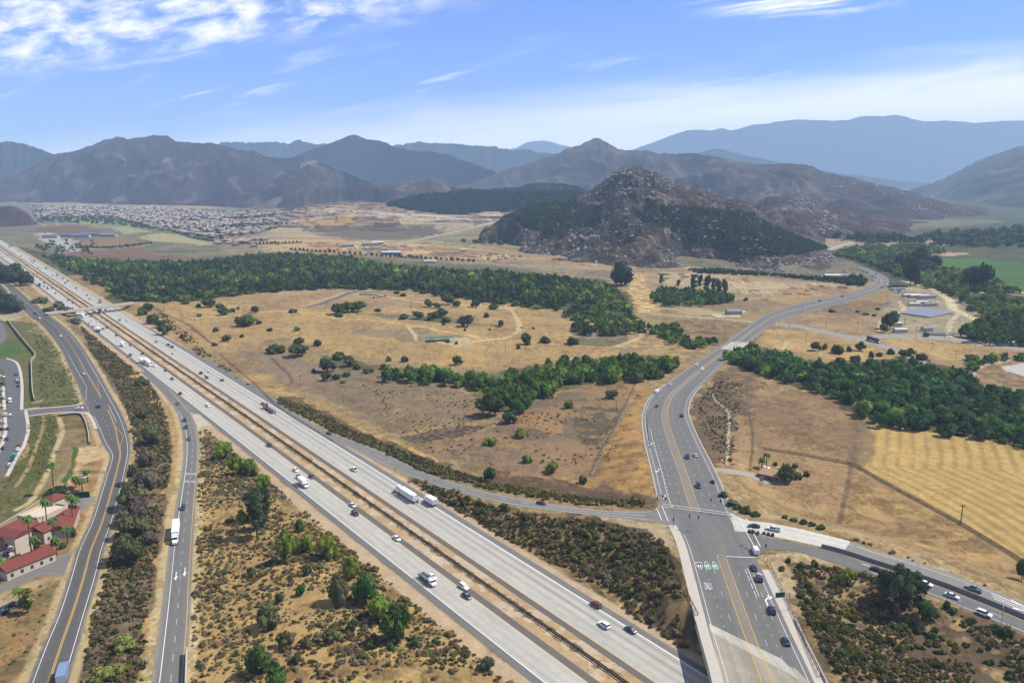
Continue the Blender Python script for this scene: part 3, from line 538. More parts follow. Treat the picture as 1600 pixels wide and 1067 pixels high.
hill('burnt_hill', [(-240, 300), (-120, 292)] + zz(0, 160, 4, (0, 470), (160, 420), (240, 380), (340, 325), (480, 300), (560, 275), (640, 240), (730, 218), (800, 230), (900, 218), (980, 205), (1040, 210), (1100, 245), (1200, 252), (1310, 255), (1400, 268), (1490, 298)) +
     zz(400, 160, 4, (0, 305), (60, 338), (130, 348), (190, 344), (330, 340), (420, 378), (500, 420), (560, 440), (680, 490), (800, 540), (900, 590)) + [(650, 322), (680, 328)],
     [(-240, 322), (0, 322), (130, 318), (320, 322), (460, 330), (500, 320), (560, 314), (680, 330)], [(-240, 4700), (250, 5400), (470, 5000), (680, 4300)], 1500, 250, 520, burn_a, burn_b, 109, nu=420, nv=150, light=(142, 122, 114), th=.55, prof=.75,
     tracks=[(zz(0, 160, 4, (710, 318), (740, 330), (785, 355), (780, 400)), 1.0, (210, 190, 170)), (zz(0, 160, 4, (660, 478), (720, 466), (800, 460), (880, 455)), .7, (170, 150, 136)), (zz(400, 160, 4, (280, 405), (330, 380), (430, 358)), 1.2, (214, 196, 174)), (zz(400, 160, 4, (280, 405), (315, 442)), .8, (200, 180, 160)),
             (zz(400, 160, 4, (110, 470), (170, 440), (240, 470)), .7, (196, 176, 156)), (zz(400, 160, 4, (350, 570), (380, 605), (440, 640)), 1.2, (206, 192, 172)), (zz(400, 160, 4, (350, 560), (540, 552)), .7, (170, 152, 138))],
     patches=[(zz(0, 160, 4, (1010, 370), (1050, 340), (1070, 360), (1020, 390)), (196, 180, 164), .7), (zz(0, 160, 4, (170, 590), (220, 540), (240, 560), (190, 600)), (180, 160, 150), .6), (zz(0, 160, 4, (690, 600), (780, 580), (800, 610), (700, 625)), (190, 174, 160), .6),
              (zz(0, 160, 4, (930, 610), (1010, 600), (1040, 625), (940, 632)), (72, 80, 60), .9)])
hill('brush_foothills', [(380, 326), (450, 302), (480, 293), (540, 292), (600, 288), (640, 283), (672, 278), (690, 284), (705, 293), (760, 296), (810, 292), (830, 286), (860, 285), (905, 291), (925, 302), (945, 318)], [(380, 332), (460, 322), (520, 314), (620, 330), (700, 330), (840, 316), (945, 322)],
     [(380, 3900), (650, 3900), (830, 3300), (945, 2900)], 900, 40, 240, (104, 90, 84), (128, 110, 98), 110, nu=300, nv=80, light=(180, 160, 144), patches=[(zz(400, 160, 4, (1280, 560), (1330, 535), (1420, 545), (1330, 560)), (190, 150, 110), .8)])
hill('road_spur', zz(0, 160, 4, (-300, 640), (-100, 640), (0, 650), (60, 645), (130, 665), (185, 700), (205, 735)) + [(60, 352)], [(-75, 358), (60, 352)], 2500, 400, 20, 120, (100, 80, 78), (120, 98, 90), 111, nu=100, nv=40)
hill('graded_slopes', [(380, 358), (420, 342), (480, 320), (540, 313), (600, 316), (650, 326), (720, 331), (790, 322), (830, 315), (880, 321), (920, 334)], [(380, 362), (480, 372), (600, 369), (700, 366), (790, 352), (920, 342)], [(380, 2500), (480, 3100), (790, 3000), (920, 2800)], 500, 20, 200, (182, 156, 122), (150, 126, 100), 121, nu=320, nv=90, light=(206, 186, 154), th=.52, rough=.02, terrace=6,
     patches=[([(455, 346), (535, 342), (560, 347), (530, 353), (480, 353)], (206, 164, 98), .85), ([(525, 334), (556, 331), (548, 344), (528, 342)], (214, 172, 104), .85), ([(622, 341), (655, 336), (690, 343), (650, 352), (625, 350)], (206, 186, 140), .8), ([(745, 328), (800, 322), (805, 334), (750, 338)], (218, 184, 138), .85), ([(495, 355), (560, 352), (660, 358), (640, 366), (560, 370), (495, 368)], (112, 98, 84), .85), ([(560, 338), (640, 334), (700, 338), (680, 344), (600, 344)], (122, 106, 92), .7), ([(575, 352), (610, 346), (625, 346), (600, 356)], (92, 88, 70), .8), ([(455, 338), (520, 322), (560, 318), (560, 326), (500, 336)], (196, 174, 142), .7)],
     tracks=[([(470 + 24 * q, 330 + 2.2 * q - (q % 3)), (520 + 28 * q, 326 + 2.4 * q), (590 + 30 * q, 332 + 2 * q)], .8, (216, 198, 168)) for q in range(8)] + [([(420, 352), (500, 340), (600, 334), (720, 338), (800, 336)], 1.0, (218, 200, 172)), ([(615, 381), (690, 367), (750, 353), (787, 346), (815, 338)], 1.4, (214, 200, 178))])
hill('orchard_mound', zz(400, 160, 4, (820, 640), (880, 615), (960, 590), (1060, 575), (1200, 568), (1340, 550), (1450, 552), (1600, 556)) + zz(800, 160, 4, (100, 556), (240, 552), (400, 560), (480, 600)), [(605, 322), (640, 329), (720, 328), (790, 320), (830, 314), (880, 320), (920, 330)], [(605, 3000), (800, 2900), (920, 2500)], 500, 14, 150, (74, 84, 62), (88, 92, 66), 112, nu=200, nv=50,
     patches=[(zz(800, 160, 4, (60, 620), (200, 590), (360, 580), (380, 600), (180, 630)), (170, 172, 96), .9)])
hill('dark_spur', [(1170, 330), (1190, 314)] + zz(1200, 160, 4, (0, 590), (60, 586), (150, 585), (240, 595), (330, 640), (400, 655), (560, 682), (700, 702), (800, 730), (900, 762), (1010, 795), (1200, 820)) + [(1560, 372)],
     [(1170, 384), (1290, 386), (1345, 378), (1430, 375), (1560, 376)], [(1170, 2450), (1300, 2500), (1450, 2450), (1560, 2200)], 600, 50, 170, (98, 78, 76), (122, 98, 88), 113, nu=240, nv=100, light=(196, 176, 156))
rose = [(752, 366), (768, 352)] + zz(800, 160, 4, (-60, 716), (20, 690), (120, 650), (250, 615), (400, 600), (440, 580), (490, 548), (560, 500), (610, 460), (640, 430), (700, 405), (740, 392), (790, 395), (830, 420), (870, 435), (900, 432), (940, 460), (1000, 490), (1080, 515), (1140, 520), (1200, 540), (1280, 570), (1380, 600), (1460, 620), (1510, 650), (1580, 700)) + \
    zz(1200, 160, 4, (40, 765), (100, 790), (200, 830), (300, 870), (370, 905)) + [(1300, 392)]
hill('rock_hill', rose, [(752, 368), (785, 382), (800, 388), (815, 398), (875, 410), (1000, 420), (1080, 422), (1180, 430), (1260, 426), (1300, 398)], [(752, 1800), (785, 1850), (900, 2050), (990, 2000), (1200, 1800), (1300, 1650)], 500, 55, 110, (84, 76, 64), (112, 98, 82), 114, nu=460, nv=210, light=(176, 156, 136), prof=.9, rough=.05,
     tracks=[(zz(800, 160, 4, (60, 735), (35, 750), (65, 795), (15, 865), (20, 905), (60, 950)), 1.1, (214, 196, 172)), (zz(800, 160, 4, (80, 870), (110, 940)), .8, (190, 172, 150)), (zz(800, 160, 4, (540, 610), (620, 620), (720, 612), (860, 590), (900, 585), (1000, 610), (1060, 640)), .8, (150, 132, 116)), (zz(800, 160, 4, (600, 530), (680, 560), (760, 570), (960, 560)), .8, (146, 128, 112)),
             (zz(800, 160, 4, (510, 610), (600, 680), (680, 700), (770, 690)), .9, (150, 134, 118)), (zz(800, 160, 4, (1000, 945), (1200, 920), (1370, 900)), .7, (150, 134, 118)), (zz(800, 160, 4, (380, 690), (480, 610)), .9, (150, 132, 116))],
     patches=[(zz(800, 160, 4, (-60, 716), (120, 650), (400, 600), (430, 640), (380, 690), (560, 720), (580, 750), (400, 790), (250, 830), (110, 790), (60, 740)), (66, 76, 50), .9), (zz(800, 160, 4, (780, 690), (860, 650), (1100, 650), (1350, 680), (1500, 690), (1600, 760), (1900, 900), (1800, 960), (1560, 960), (1340, 930), (1300, 900), (1100, 900), (1060, 830), (960, 790), (800, 730)), (62, 70, 48), .85),
              (zz(800, 160, 4, (1040, 500), (1080, 515), (1140, 520), (1100, 530)), (190, 156, 104), .8), (zz(800, 160, 4, (370, 700), (480, 680), (540, 715), (400, 725)), (140, 116, 104), .8), (zz(800, 160, 4, (940, 790), (1000, 770), (1050, 800), (990, 860)), (196, 182, 168), .7)])
hill('rock_spur', zz(1200, 160, 4, (-180, 1010), (-80, 1000), (0, 988), (40, 965), (100, 945), (200, 936), (330, 930), (380, 938), (430, 960), (480, 982), (530, 1015), (565, 1050)) + [(1350, 432)], [(1155, 430), (1200, 434), (1290, 433), (1350, 436)], 1500, 260, 10, 50, (116, 98, 84), (146, 122, 104), 115, nu=200, nv=60, light=(180, 160, 142))

# ------------------------------------------------------------------ haze over the valley
bm0 = bpy.data.materials.new('valley_haze'); bm0.use_nodes = True; t = NT(bm0.node_tree)
pv = t.n('ShaderNodeVolumePrincipled'); pv.inputs['Color'].default_value = (.50, .74, 1.0, 1); pv.inputs['Density'].default_value = HAZE = 0.72e-4; pv.inputs['Anisotropy'].default_value = 0.0
t.l(pv.outputs[0], t.n('ShaderNodeOutputMaterial').inputs['Volume'])
hx, y0, y1, z0, z1 = 66000, -2500, 18000, -14, 1240
hv = [(sx_ * hx, yy_, zz_) for zz_ in (z0, z1) for yy_ in (y0, y1) for sx_ in (-1, 1)]
link('haze', mesh_np('haze', hv, [np.array([(0, 2, 3, 1), (4, 5, 7, 6), (0, 1, 5, 4), (2, 6, 7, 3), (0, 4, 6, 2), (1, 3, 7, 5)])], bm0), kind='stuff')
# ------------------------------------------------------------------ roads
def zroad(x, y):
    x = np.asarray(x, float); y = np.asarray(y, float); zz_ = np.zeros(x.shape)
    pts, el_, wd = _rz[0]; d, p = seg_dist(x, y, pts); e = np.interp(p, range(len(el_)), el_)
    zz_ = e * sstep(d, wd + 8 + 3.2 * e, wd); return np.maximum(zz_, zf(x, y))
def Tr(px, py):
    z = 0.0
    for _ in range(6):
        x, y = G(px, py, z); z = .4 * z + .6 * float(zroad(np.array([x]), np.array([y]))[0])
    return G(px, py, z)
PAVE = bpy.data.materials.new('pavement'); PAVE.use_nodes = True
t = NT(PAVE.node_tree); p_ = t.n('ShaderNodeBsdfPrincipled', i_Roughness=.85); p_.inputs['Specular IOR Level'].default_value = .25
a_ = t.n('ShaderNodeAttribute', attribute_name='Col'); tc_ = t.n('ShaderNodeTexCoord')
n_ = t.n('ShaderNodeTexNoise', i_Scale=.35, i_Detail=8, i_Roughness=.7); t.l(tc_.outputs['Object'], n_.inputs['Vector'])
v_ = t.n('ShaderNodeVectorMath', operation='SCALE'); t.l(a_.outputs[0], v_.inputs[0]); t.l(t.m('MULTIPLY_ADD', n_.outputs[0], .44, .74), v_.inputs['Scale'])
t.l(v_.outputs[0], p_.inputs['Base Color']); t.l(p_.outputs[0], t.n('ShaderNodeOutputMaterial').inputs[0])
M_LINE = mat('white_line_paint', A(230, 230, 225, .62), .7, var=.06, vscale=2); M_FADE = mat('worn_line_paint', A(214, 212, 206, .52), .8, var=.08, vscale=2); M_YEL = mat('yellow_line_paint', A(228, 178, 60, .62), .7, var=.06, vscale=2)
M_CONC = mat('pale_concrete', A(214, 206, 188), .85, var=.08, vscale=.6); M_DARK = mat('dark_recess', A(40, 38, 36), .9)
class Road:
    def __init__(s, name, Lp, Rp, asphalt, zoff=.10, n=None, m=18, streak=None, seed=1, tz=Tr, world=False, edge=None, zfun=None):
        s.zfun = zfun or zroad
        n = n or 12 * len(Lp)
        Lw = np.array(Lp if world else [tz(*q) for q in Lp]); Rw = np.array(Rp if world else [tz(*q) for q in Rp])
        s.L = catmull(Lw, n); s.R = catmull(Rw, n); s.zoff = zoff; s.n = n; s.name = name
        c = .5 * (s.L + s.R); s.v = np.concatenate([[0], np.cumsum(np.hypot(*np.diff(c, axis=0).T))])
        s.w = np.hypot(*(s.R - s.L).T)
        uu = np.linspace(0, 1, m); P = s.L[:, None] * (1 - uu)[None, :, None] + s.R[:, None] * uu[None, :, None]
        x, y = P[..., 0].ravel(), P[..., 1].ravel(); z = s.zfun(x, y) + zoff
        V = np.repeat(s.v, m); U = np.tile(uu, n)
        q = fbm(U * 9 + seed, V / 35, seed, 3); q2 = fbm(x / 3, y / 3, seed + 1, 3); C = np.array(A(*asphalt))[None] * np.array([1.0, 1.0, .93]) * (.84 + .2 * q + .14 * q2)[:, None]
        if streak: st_ = streak(U, V, x, y); C = C * (st_ if st_.ndim == 2 else st_[:, None])
        if edge is not None:
            f = (sstep(np.minimum(U, 1 - U) * np.repeat(s.w, m) + 1.2 * (q2 - .5), .9, .25) * .7)[:, None]; C = C * (1 - f) + np.array(A(*edge)) * f
        link(name, mesh_np(name, np.stack([x, y, z], 1), grid_faces(n, m), PAVE, np.clip(C, 0, 1)), kind='structure'); s.marks = {}
    def at(s, u, d, side=0.0):
        """point at fraction u across (plus `side` metres to the right) and d metres along, with heading"""
        k = np.interp(d, s.v, np.arange(s.n)); i = np.clip(np.floor(k).astype(int), 0, s.n - 2); f = (k - i)
        L = s.L[i] * (1 - f)[..., None] + s.L[i + 1] * f[..., None]; Rr = s.R[i] * (1 - f)[..., None] + s.R[i + 1] * f[..., None]
        c = s.R - s.L; nn = (Rr - L) / np.maximum(np.hypot(*(Rr - L).T), 1e-6)[..., None]
        return L + (Rr - L) * np.asarray(u)[..., None] + nn * np.asarray(side)[..., None] if not np.isscalar(side) else L + (Rr - L) * (u if np.isscalar(u) else np.asarray(u)[..., None]) + nn * side
    def line(s, u, d0, d1, wd=.16, dash=None, m=M_LINE, side=0.0, step=3.0, dz=.012):
        if dash:
            st = np.arange(d0, d1, dash[0] + dash[1]); segs = [(a, min(a + dash[0], d1)) for a in st]
        else: segs = [(d0, d1)]
        for a, b in segs:
            dd = np.linspace(a, b, max(2, int((b - a) / step) + 1)); uu = np.interp(dd, [d0, d1], u) if isinstance(u, (tuple, list)) else np.full(dd.shape, u)
            A0 = s.at(uu, dd, np.full(dd.shape, side - wd / 2)); B0 = s.at(uu, dd, np.full(dd.shape, side + wd / 2))
            s.marks.setdefault(m.name, []).append((A0, B0, dz))
    def poly(s, pts, m=M_LINE, dz=.012): s.marks.setdefault(m.name, []).append((None, np.array(pts), dz))
    def finish(s):
        """all the paint of this road as one sheet just above it"""
        V, Q, mi, ms = [], [], [], []; nv = 0; NG = []
        for j, (k, lst) in enumerate(s.marks.items()):
            ms.append(MATS[k])
            for A0, B0, dz in lst:
                if A0 is None:
                    z = s.zfun(B0[:, 0], B0[:, 1]) + s.zoff + dz
                    V.append(np.column_stack([B0, z])); NG.append((np.arange(len(B0)) + nv, j)); nv += len(B0); continue
                P = np.concatenate([A0, B0]); z = s.zfun(P[:, 0], P[:, 1]) + s.zoff + dz; n = len(A0)
                V.append(np.column_stack([P, z])); i = np.arange(n - 1); Q.append(np.stack([i, i + n, i + n + 1, i + 1], 1) + nv); mi += [j] * (n - 1); nv += 2 * n
        if not V: return
        faces = [np.concatenate(Q)] if Q else []
        for pl, j in NG: faces.append(pl[None]); mi.append(j)
        link('road_markings', mesh_np('road_markings', np.concatenate(V), faces, ms, mi=mi), kind='structure')
def fpt(s, o): o = o + fbend(s); return FB + np.outer(s, FD) + np.outer(o, FN)
def fstrip(name, s0, s1, o0, o1, col, **k):
    n = int((s1 - s0) / 6) + 2; ss_ = np.linspace(s0, s1, n)
    a = np.interp(ss_, *zip(*o0)) if isinstance(o0, list) else np.full(n, o0); b = np.interp(ss_, *zip(*o1)) if isinstance(o1, list) else np.full(n, o1)
    P = FB + ss_[:, None] * FD + (a + fbend(ss_))[:, None] * FN; Q = FB + ss_[:, None] * FD + (b + fbend(ss_))[:, None] * FN
    r = Road.__new__(Road); Road.__init__(r, name, P, Q, col, n=n, world=True, zfun=zf, **k); r.s0 = s0; return r
S0, S1 = -1500, 1130
def conc(lanes, dark):
    def f(U, V, x, y):
        ln = U * lanes; wheel = np.exp(-((ln % 1 - .5) / .2) ** 2); lane = np.floor(ln).astype(int)
        dk = np.take(np.array(dark), np.clip(lane, 0, len(dark) - 1))
        jt = np.where((V % 46) < 1.0, .97, 1.0); pan = .97 + .06 * vnoise(np.floor(ln) * 3.1, np.floor(V / 11) * 1.7, 5)
        return (1 - dk * wheel * (.5 + .8 * fbm(U * 30, V / 60, 9, 3))) * pan * jt
    return f
fstrip('freeway_shoulder', S0, S1, -21.6, -18.7, (126, 124, 122), seed=3, m=6, zoff=.06)
SB = fstrip('freeway_lanes', S0, S1, -18.7, -8.5, (206, 203, 194), seed=4, m=22, streak=conc(3, [.16, .14, .10]))
fstrip('freeway_shoulder', S0, S1, -8.5, -5.6, (118, 112, 108), seed=5, m=6, zoff=.06)
fstrip('freeway_shoulder', S0, S1, 4.8, 7.2, (118, 112, 108), seed=6, m=6, zoff=.06)
NB = fstrip('freeway_lanes', S0, S1, 7.2, [(-1500, 20.5), (0, 21), (300, 22), (1200, 21.4)], (204, 201, 192), seed=7, m=26, streak=conc(4, [.08, .18, .40, .34]))
fstrip('freeway_shoulder', S0, S1, [(-1500, 20.5), (0, 21), (300, 22), (1200, 21.4)], [(-1500, 22.5), (80, 22.6), (330, 28.8), (470, 30), (560, 25.2), (1200, 24)], (134, 132, 128), seed=8, m=12, zoff=.06, streak=lambda U, V, x, y: 1 - .10 * np.exp(-((U - .45) / .12) ** 2))
ln_ = S1 - S0
for r, us in ((SB, (1 / 3, 2 / 3)), (NB, (.25, .5, .75))):
    for u in us: r.line(u, 0, ln_, .16, (3.66, 10.97), m=M_FADE)
SB.line(.004, 0, ln_, .30, step=12); SB.line(.996, 0, ln_, .15, m=M_YEL, step=12); NB.line(.004, 0, ln_, .15, m=M_YEL, step=12); NB.line(.996, 0, ln_, .42, step=12)
SB.finish(); NB.finish()
# frontage road, with its turn lanes
def front_s(U, V, x, y): return 1 - .13 * np.exp(-((U - .34) / .11) ** 2) - .10 * np.exp(-((U - .66) / .10) ** 2)
FR = Road('frontage_road', L_FRONT, R_FRONT, (108, 105, 104), seed=11, m=22, streak=front_s, edge=(176, 158, 130))
vF = lambda py: float(np.interp(-py, [-q[1] for q in L_FRONT], FR.v[np.linspace(0, FR.n - 1, len(L_FRONT)).astype(int)]))
FR.line(.13, 0, vF(735), .18); FR.line(.86, 0, vF(480), .18)
for sd_ in (-.22, .22): FR.line(.51, 0, vF(706), .17, m=M_YEL, side=sd_); FR.line((.51, .60), vF(706), vF(676), .17, m=M_YEL, side=sd_); FR.line((.60, .62), vF(676), vF(646), .17, m=M_YEL, side=sd_); FR.line((.62, .55), vF(628), vF(585), .17, m=M_YEL, side=sd_); FR.line((.55, .5), vF(585), vF(450), .13, m=M_YEL, side=sd_)
FR.line((.51, .78), vF(706), vF(690), .16, m=M_YEL); FR.line((.78, .60), vF(690), vF(672), .16, m=M_YEL); FR.line((.6, .78), vF(600), vF(626), .16, m=M_YEL)
FR.line((.16, .10), vF(735), vF(650), .16); FR.line((.30, .22), vF(606), vF(560), .16); FR.line((.08, .30), vF(626), vF(606), .16); FR.line(.70, vF(668), vF(640), .18); FR.line(.36, vF(690), vF(610), .14, (2.4, 7))
FR.line((.22, .14), vF(560), vF(470), .14)
FR.finish()
# off-ramp on the left
SR = Road('ramp_road', L_SBR, R_SBR, (132, 130, 128), zoff=.115, seed=13, m=16, edge=(180, 164, 136), streak=lambda U, V, x, y: 1 - .12 * np.exp(-((U - .38) / .1) ** 2) - .08 * np.exp(-((U - .68) / .1) ** 2) + .10 * sstep(U, .25, .1))
vS = lambda py: float(np.interp(-py, [-q[1] for q in L_SBR], SR.v[np.linspace(0, SR.n - 1, len(L_SBR)).astype(int)]))
SR.line(.24, 0, vS(640), .22); SR.line(.88, 0, vS(610), .18, m=M_YEL); SR.line(.56, 0, vS(650), .16, (3.66, 7), m=M_FADE); SR.line((.88, .97), vS(640), vS(606), .2)
def paint_text(road, txt, u, d, wid, hgt, m=M_LINE, flip=False):
    """painted road lettering, elongated along the road, lying on the pavement"""
    cu = bpy.data.curves.new('lettering', 'FONT'); cu.body = txt; cu.align_x = 'CENTER'; cu.size = 1.0; cu.resolution_u = 2
    ob = bpy.data.objects.new('lettering', cu); me = bpy.data.meshes.new_from_object(ob); bpy.data.objects.remove(ob); bpy.data.curves.remove(cu)
    co = np.zeros(len(me.vertices) * 3); me.vertices.foreach_get('co', co); co = co.reshape(-1, 3)
    if not len(co): return
    xs = co[:, 0] / max(np.ptp(co[:, 0]), .1) * wid; ys = (co[:, 1] - co[:, 1].min()) / max(np.ptp(co[:, 1]), .1) * hgt
    if flip: xs, ys = -xs, hgt - ys
    P = road.at(np.full(len(xs), u), d + ys, xs); z = zroad(P[:, 0], P[:, 1]) + road.zoff + .02
    me.vertices.foreach_set('co', np.column_stack([P, z]).astype(np.float32).ravel()); me.materials.clear(); me.materials.append(m); me.name = 'road_lettering'
    link('road_lettering', me, kind='structure')
def arrow(road, u, d, k=1.0, turn=0, flip=False, m=M_LINE, ln=5.0):
    s_ = -1 if flip else 1
    def pt(a, b): return road.at(np.array([u]), np.array([d + s_ * b * k]), np.array([s_ * a * k]))[0]
    if turn == 0:
        road.poly([pt(-.15, 0), pt(.15, 0), pt(.15, ln * .6), pt(-.15, ln * .6)], m); road.poly([pt(-.65, ln * .6), pt(.65, ln * .6), pt(0, ln)], m)
    else:
        g = turn
        road.poly([pt(-.15, 0), pt(.15, 0), pt(.15, ln * .55), pt(-.15, ln * .55)][::1], m); road.poly([pt(-.15, ln * .55), pt(.15, ln * .55), pt(g * 1.0, ln * .72), pt(g * 1.0, ln * .86)], m); road.poly([pt(g * .9, ln * .55), pt(g * 1.9, ln * .8), pt(g * .9, ln * 1.04)], m)
for uu_ in (.40, .72): arrow(SR, uu_, vS(903), 1.3, flip=True, ln=5.5)
for py_, ws in ((743, ('WEST', 'EAST')), (755, ('ONLY', 'ONLY'))):
    for uu_, tx_ in zip((.40, .72), ws): paint_text(SR, tx_, uu_, vS(py_), 2.6, 2.4, flip=True)
SR.finish()
# highway across the freeway
cw_ = np.array([[.5 * (a + b) for a, b in zip(Tr(*p), Tr(*q))] for p, q in zip(L_76, R_76)]); vI = np.interp([-860, -789], [-q[1] for q in L_76], np.concatenate([[0], np.cumsum(np.hypot(*np.diff(cw_, axis=0).T))]))
def hw(U, V, x, y):
    b = 1 - .10 * np.exp(-((U - .2) / .05) ** 2) - .12 * np.exp(-((U - .31) / .05) ** 2) - .1 * np.exp(-((U - .68) / .05) ** 2) - .10 * np.exp(-((U - .82) / .05) ** 2)
    med_ = np.exp(-((U - .48) / .052) ** 6); b = b * (1 + .12 * (sstep(U, .1, .05) + sstep(U, .92, .97))) * (.90 + .2 * fbm(U * 40, V / 50, 23, 3)); return b[:, None] * (1 + med_[:, None] * np.array([.42, .26, .10]) * ((V < vI[0]) | (V > vI[1]))[:, None])
HW = Road('highway', L_76, R_76, (128, 127, 125), seed=17, m=34, n=420, streak=hw); HW.zoff = .165
iH = np.linspace(0, HW.n - 1, len(L_76)).astype(int)
vH = lambda py: float(np.interp(-py, [-q[1] for q in L_76], HW.v[iH]))
a_, b_ = vH(788), vH(418)
for u in (.42, .54): HW.line(u, 0, vH(862), .2, m=M_YEL); HW.line(u, a_, vH(556), .2, m=M_YEL)
HW.line(.42, vH(552), b_, .16, m=M_YEL); HW.line(.54, vH(552), b_, .16, m=M_YEL)
k_ = vH(862); cap = [HW.at(np.array([.48 - .06 * math.cos(q)]), np.array([k_ + 3.4 * math.sin(q)]), np.array([0.0]))[0] for q in np.linspace(0, math.pi, 9)]
for q in range(8):
    p0, p1 = cap[q], cap[q + 1]; d_ = (p1 - p0) / np.hypot(*(p1 - p0)); nn_ = np.array([-d_[1], d_[0]]) * .11; HW.poly([p0 - nn_, p1 - nn_, p1 + nn_, p0 + nn_][::-1], M_YEL)
HW.line(.05, 0, vH(835), .16); HW.line(.055, vH(772), b_, .16); HW.line(.94, 0, vH(880), .16); HW.line(.925, vH(800), b_, .16)
for u, dsh in ((.20, (1.2, 4.5)), (.31, (3.66, 10.9)), (.65, (3.66, 10.9)), (.76, (1.2, 4.5)), (.85, (3.66, 10.9))): HW.line(u, 0, vH(872), .15, dsh, m=M_FADE)
HW.line(.76, vH(930), vH(872), .17); HW.line(.80, vH(930), vH(872), .17)
for u, dsh in ((.22, (3.66, 8)), (.32, (3.66, 8)), (.66, (3.66, 8)), (.77, (3.66, 8))): HW.line(u, a_ + 6, vH(560), .13, dsh, m=M_FADE)
HW.line(.145, a_, vH(670), .17); HW.line(.16, a_, vH(690), .3, (1.2, 4))
for py_ in (772, 732, 690): arrow(HW, .11, vH(py_), 1.2, 1, flip=True)
def hbar(px0, px1, wd=.35, m=M_LINE, road=HW):
    p0, p1 = np.array(Tr(*px0)), np.array(Tr(*px1)); d_ = (p1 - p0) / np.hypot(*(p1 - p0)); nn_ = np.array([-d_[1], d_[0]]) * wd / 2
    n_ = max(2, int(np.hypot(*(p1 - p0)) / 3)); P = p0 + np.linspace(0, 1, n_)[:, None] * (p1 - p0); road.marks.setdefault(m.name, []).append((P + nn_, P - nn_, .10))
hbar((1034, 788), (1140, 802)); hbar((1036, 792), (1144, 806), .3); hbar((1134, 870), (1180, 872), .4)
hbar((1026, 795), (1034, 814), .3); hbar((1034, 791), (1044, 815), .3); hbar((1154, 811), (1177, 852), .3); hbar((1166, 811), (1188, 855), .3)
for y_ in (864, 920): arrow(HW, .865, vH(y_) - (10 if y_ == 920 else 14), 1.5, 1)
# approach slab and the concrete deck of the bridge
def slab(name, pts, col, dz, seed=1, sk=1.0):
    P = np.array([Tr(*q) for q in pts]); a = catmull(P[[0, 1]], 30); b = catmull(P[[3, 2]], 30)
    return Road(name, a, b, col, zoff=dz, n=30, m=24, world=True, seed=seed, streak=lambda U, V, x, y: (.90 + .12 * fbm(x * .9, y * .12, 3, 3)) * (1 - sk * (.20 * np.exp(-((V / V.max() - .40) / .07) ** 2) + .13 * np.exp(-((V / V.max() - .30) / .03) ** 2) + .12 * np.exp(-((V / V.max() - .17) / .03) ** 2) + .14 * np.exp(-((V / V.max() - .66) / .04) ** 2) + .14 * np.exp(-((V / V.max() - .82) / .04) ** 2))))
# highway shields painted on the pavement, and the word beside them
def shield(kind, px, py):
    c = np.array(Tr(px, py)); d = np.array(Tr(px - 3, py - 9)) - c; d /= np.hypot(*d); e = np.array([d[1], -d[0]]); Wd, Ht = 2.0, 5.2
    def P(l): return [c + e * a * Wd / 2 + d * b * Ht / 2 for a, b in l]
    out = [(-.9, 1), (-.35, .86), (0, .96), (.35, .86), (.9, 1), (1, .3), (.85, -.3), (.45, -.75), (0, -1), (-.45, -.75), (-.85, -.3), (-1, .3)] if kind else [(-.3, 1), (.3, 1), (.75, .35), (1, -.1), (.9, -.6), (.5, -.95), (0, -.82), (-.5, -.95), (-.9, -.6), (-1, -.1), (-.75, .35)]
    HW.poly([c + (q - c) * 1.14 for q in P(out)], M_LINE, .014)
    HW.poly(P(out), mat('route_blue_paint', A(44, 62, 140), .7) if kind else mat('route_green_paint', A(20, 150, 110), .7), .020)
    if kind: HW.poly(P([(-.92, .98), (-.35, .84), (0, .94), (.35, .84), (.92, .98), (.98, .5), (-.98, .5)]), mat('route_red_paint', A(190, 50, 60), .7), .026)
    for dx in (-.4, .3): HW.poly(P([(dx - .2, -.5), (dx + .2, -.5), (dx + .2, .25), (dx - .2, .25)]), M_LINE, .03)
shield(1, 1093, 884); shield(0, 1105, 884); shield(0, 1117, 884)
HW.finish()
paint_text(HW, 'ONLY', .155, vH(920), 2.6, 4.6)
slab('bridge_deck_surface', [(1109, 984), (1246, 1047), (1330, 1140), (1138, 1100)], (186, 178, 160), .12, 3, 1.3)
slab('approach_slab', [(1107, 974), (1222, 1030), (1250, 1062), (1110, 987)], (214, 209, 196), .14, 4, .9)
slab('river_bridge_slab', [(1143, 534), (1180, 536), (1158, 549), (1126, 545)], (212, 206, 194), .12, 5)
# left ramp up to the junction, right-hand ramps
UP = [(430, 628), (487, 660), (520, 677), (552, 688), (600, 707), (650, 732), (700, 751), (750, 766), (800, 776), (850, 786), (925, 796), (1007, 799), (1036, 789)]
LO = [(445, 640), (500, 676), (535, 694), (562, 707), (612, 733), (660, 751), (712, 768), (760, 780), (800, 789), (850, 796), (915, 804), (985, 811), (1056, 822)]
RP = Road('ramp_road', UP, LO, (140, 138, 134), seed=19, m=12, zoff=.085, edge=(176, 162, 136))
RP.line(.14, 0, RP.v[-1] - 6, .16); RP.line(.86, 60, RP.v[-1] - 6, .16); RP.line(.5, 40, RP.v[-1] - 60, .16, (3.66, 8)); RP.line(.5, RP.v[-1] - 60, RP.v[-1] - 10, .16); RP.finish()
U1 = [(1140, 801), (1167, 813), (1200, 817), (1260, 829), (1329, 846), (1360, 857), (1420, 875), (1480, 894), (1540, 917), (1605, 943), (1720, 990)]
D1 = [(1146, 829), (1172, 832), (1200, 837), (1245, 846), (1305, 859), (1365, 878), (1430, 898), (1495, 921), (1555, 945), (1605, 966), (1720, 1020)]
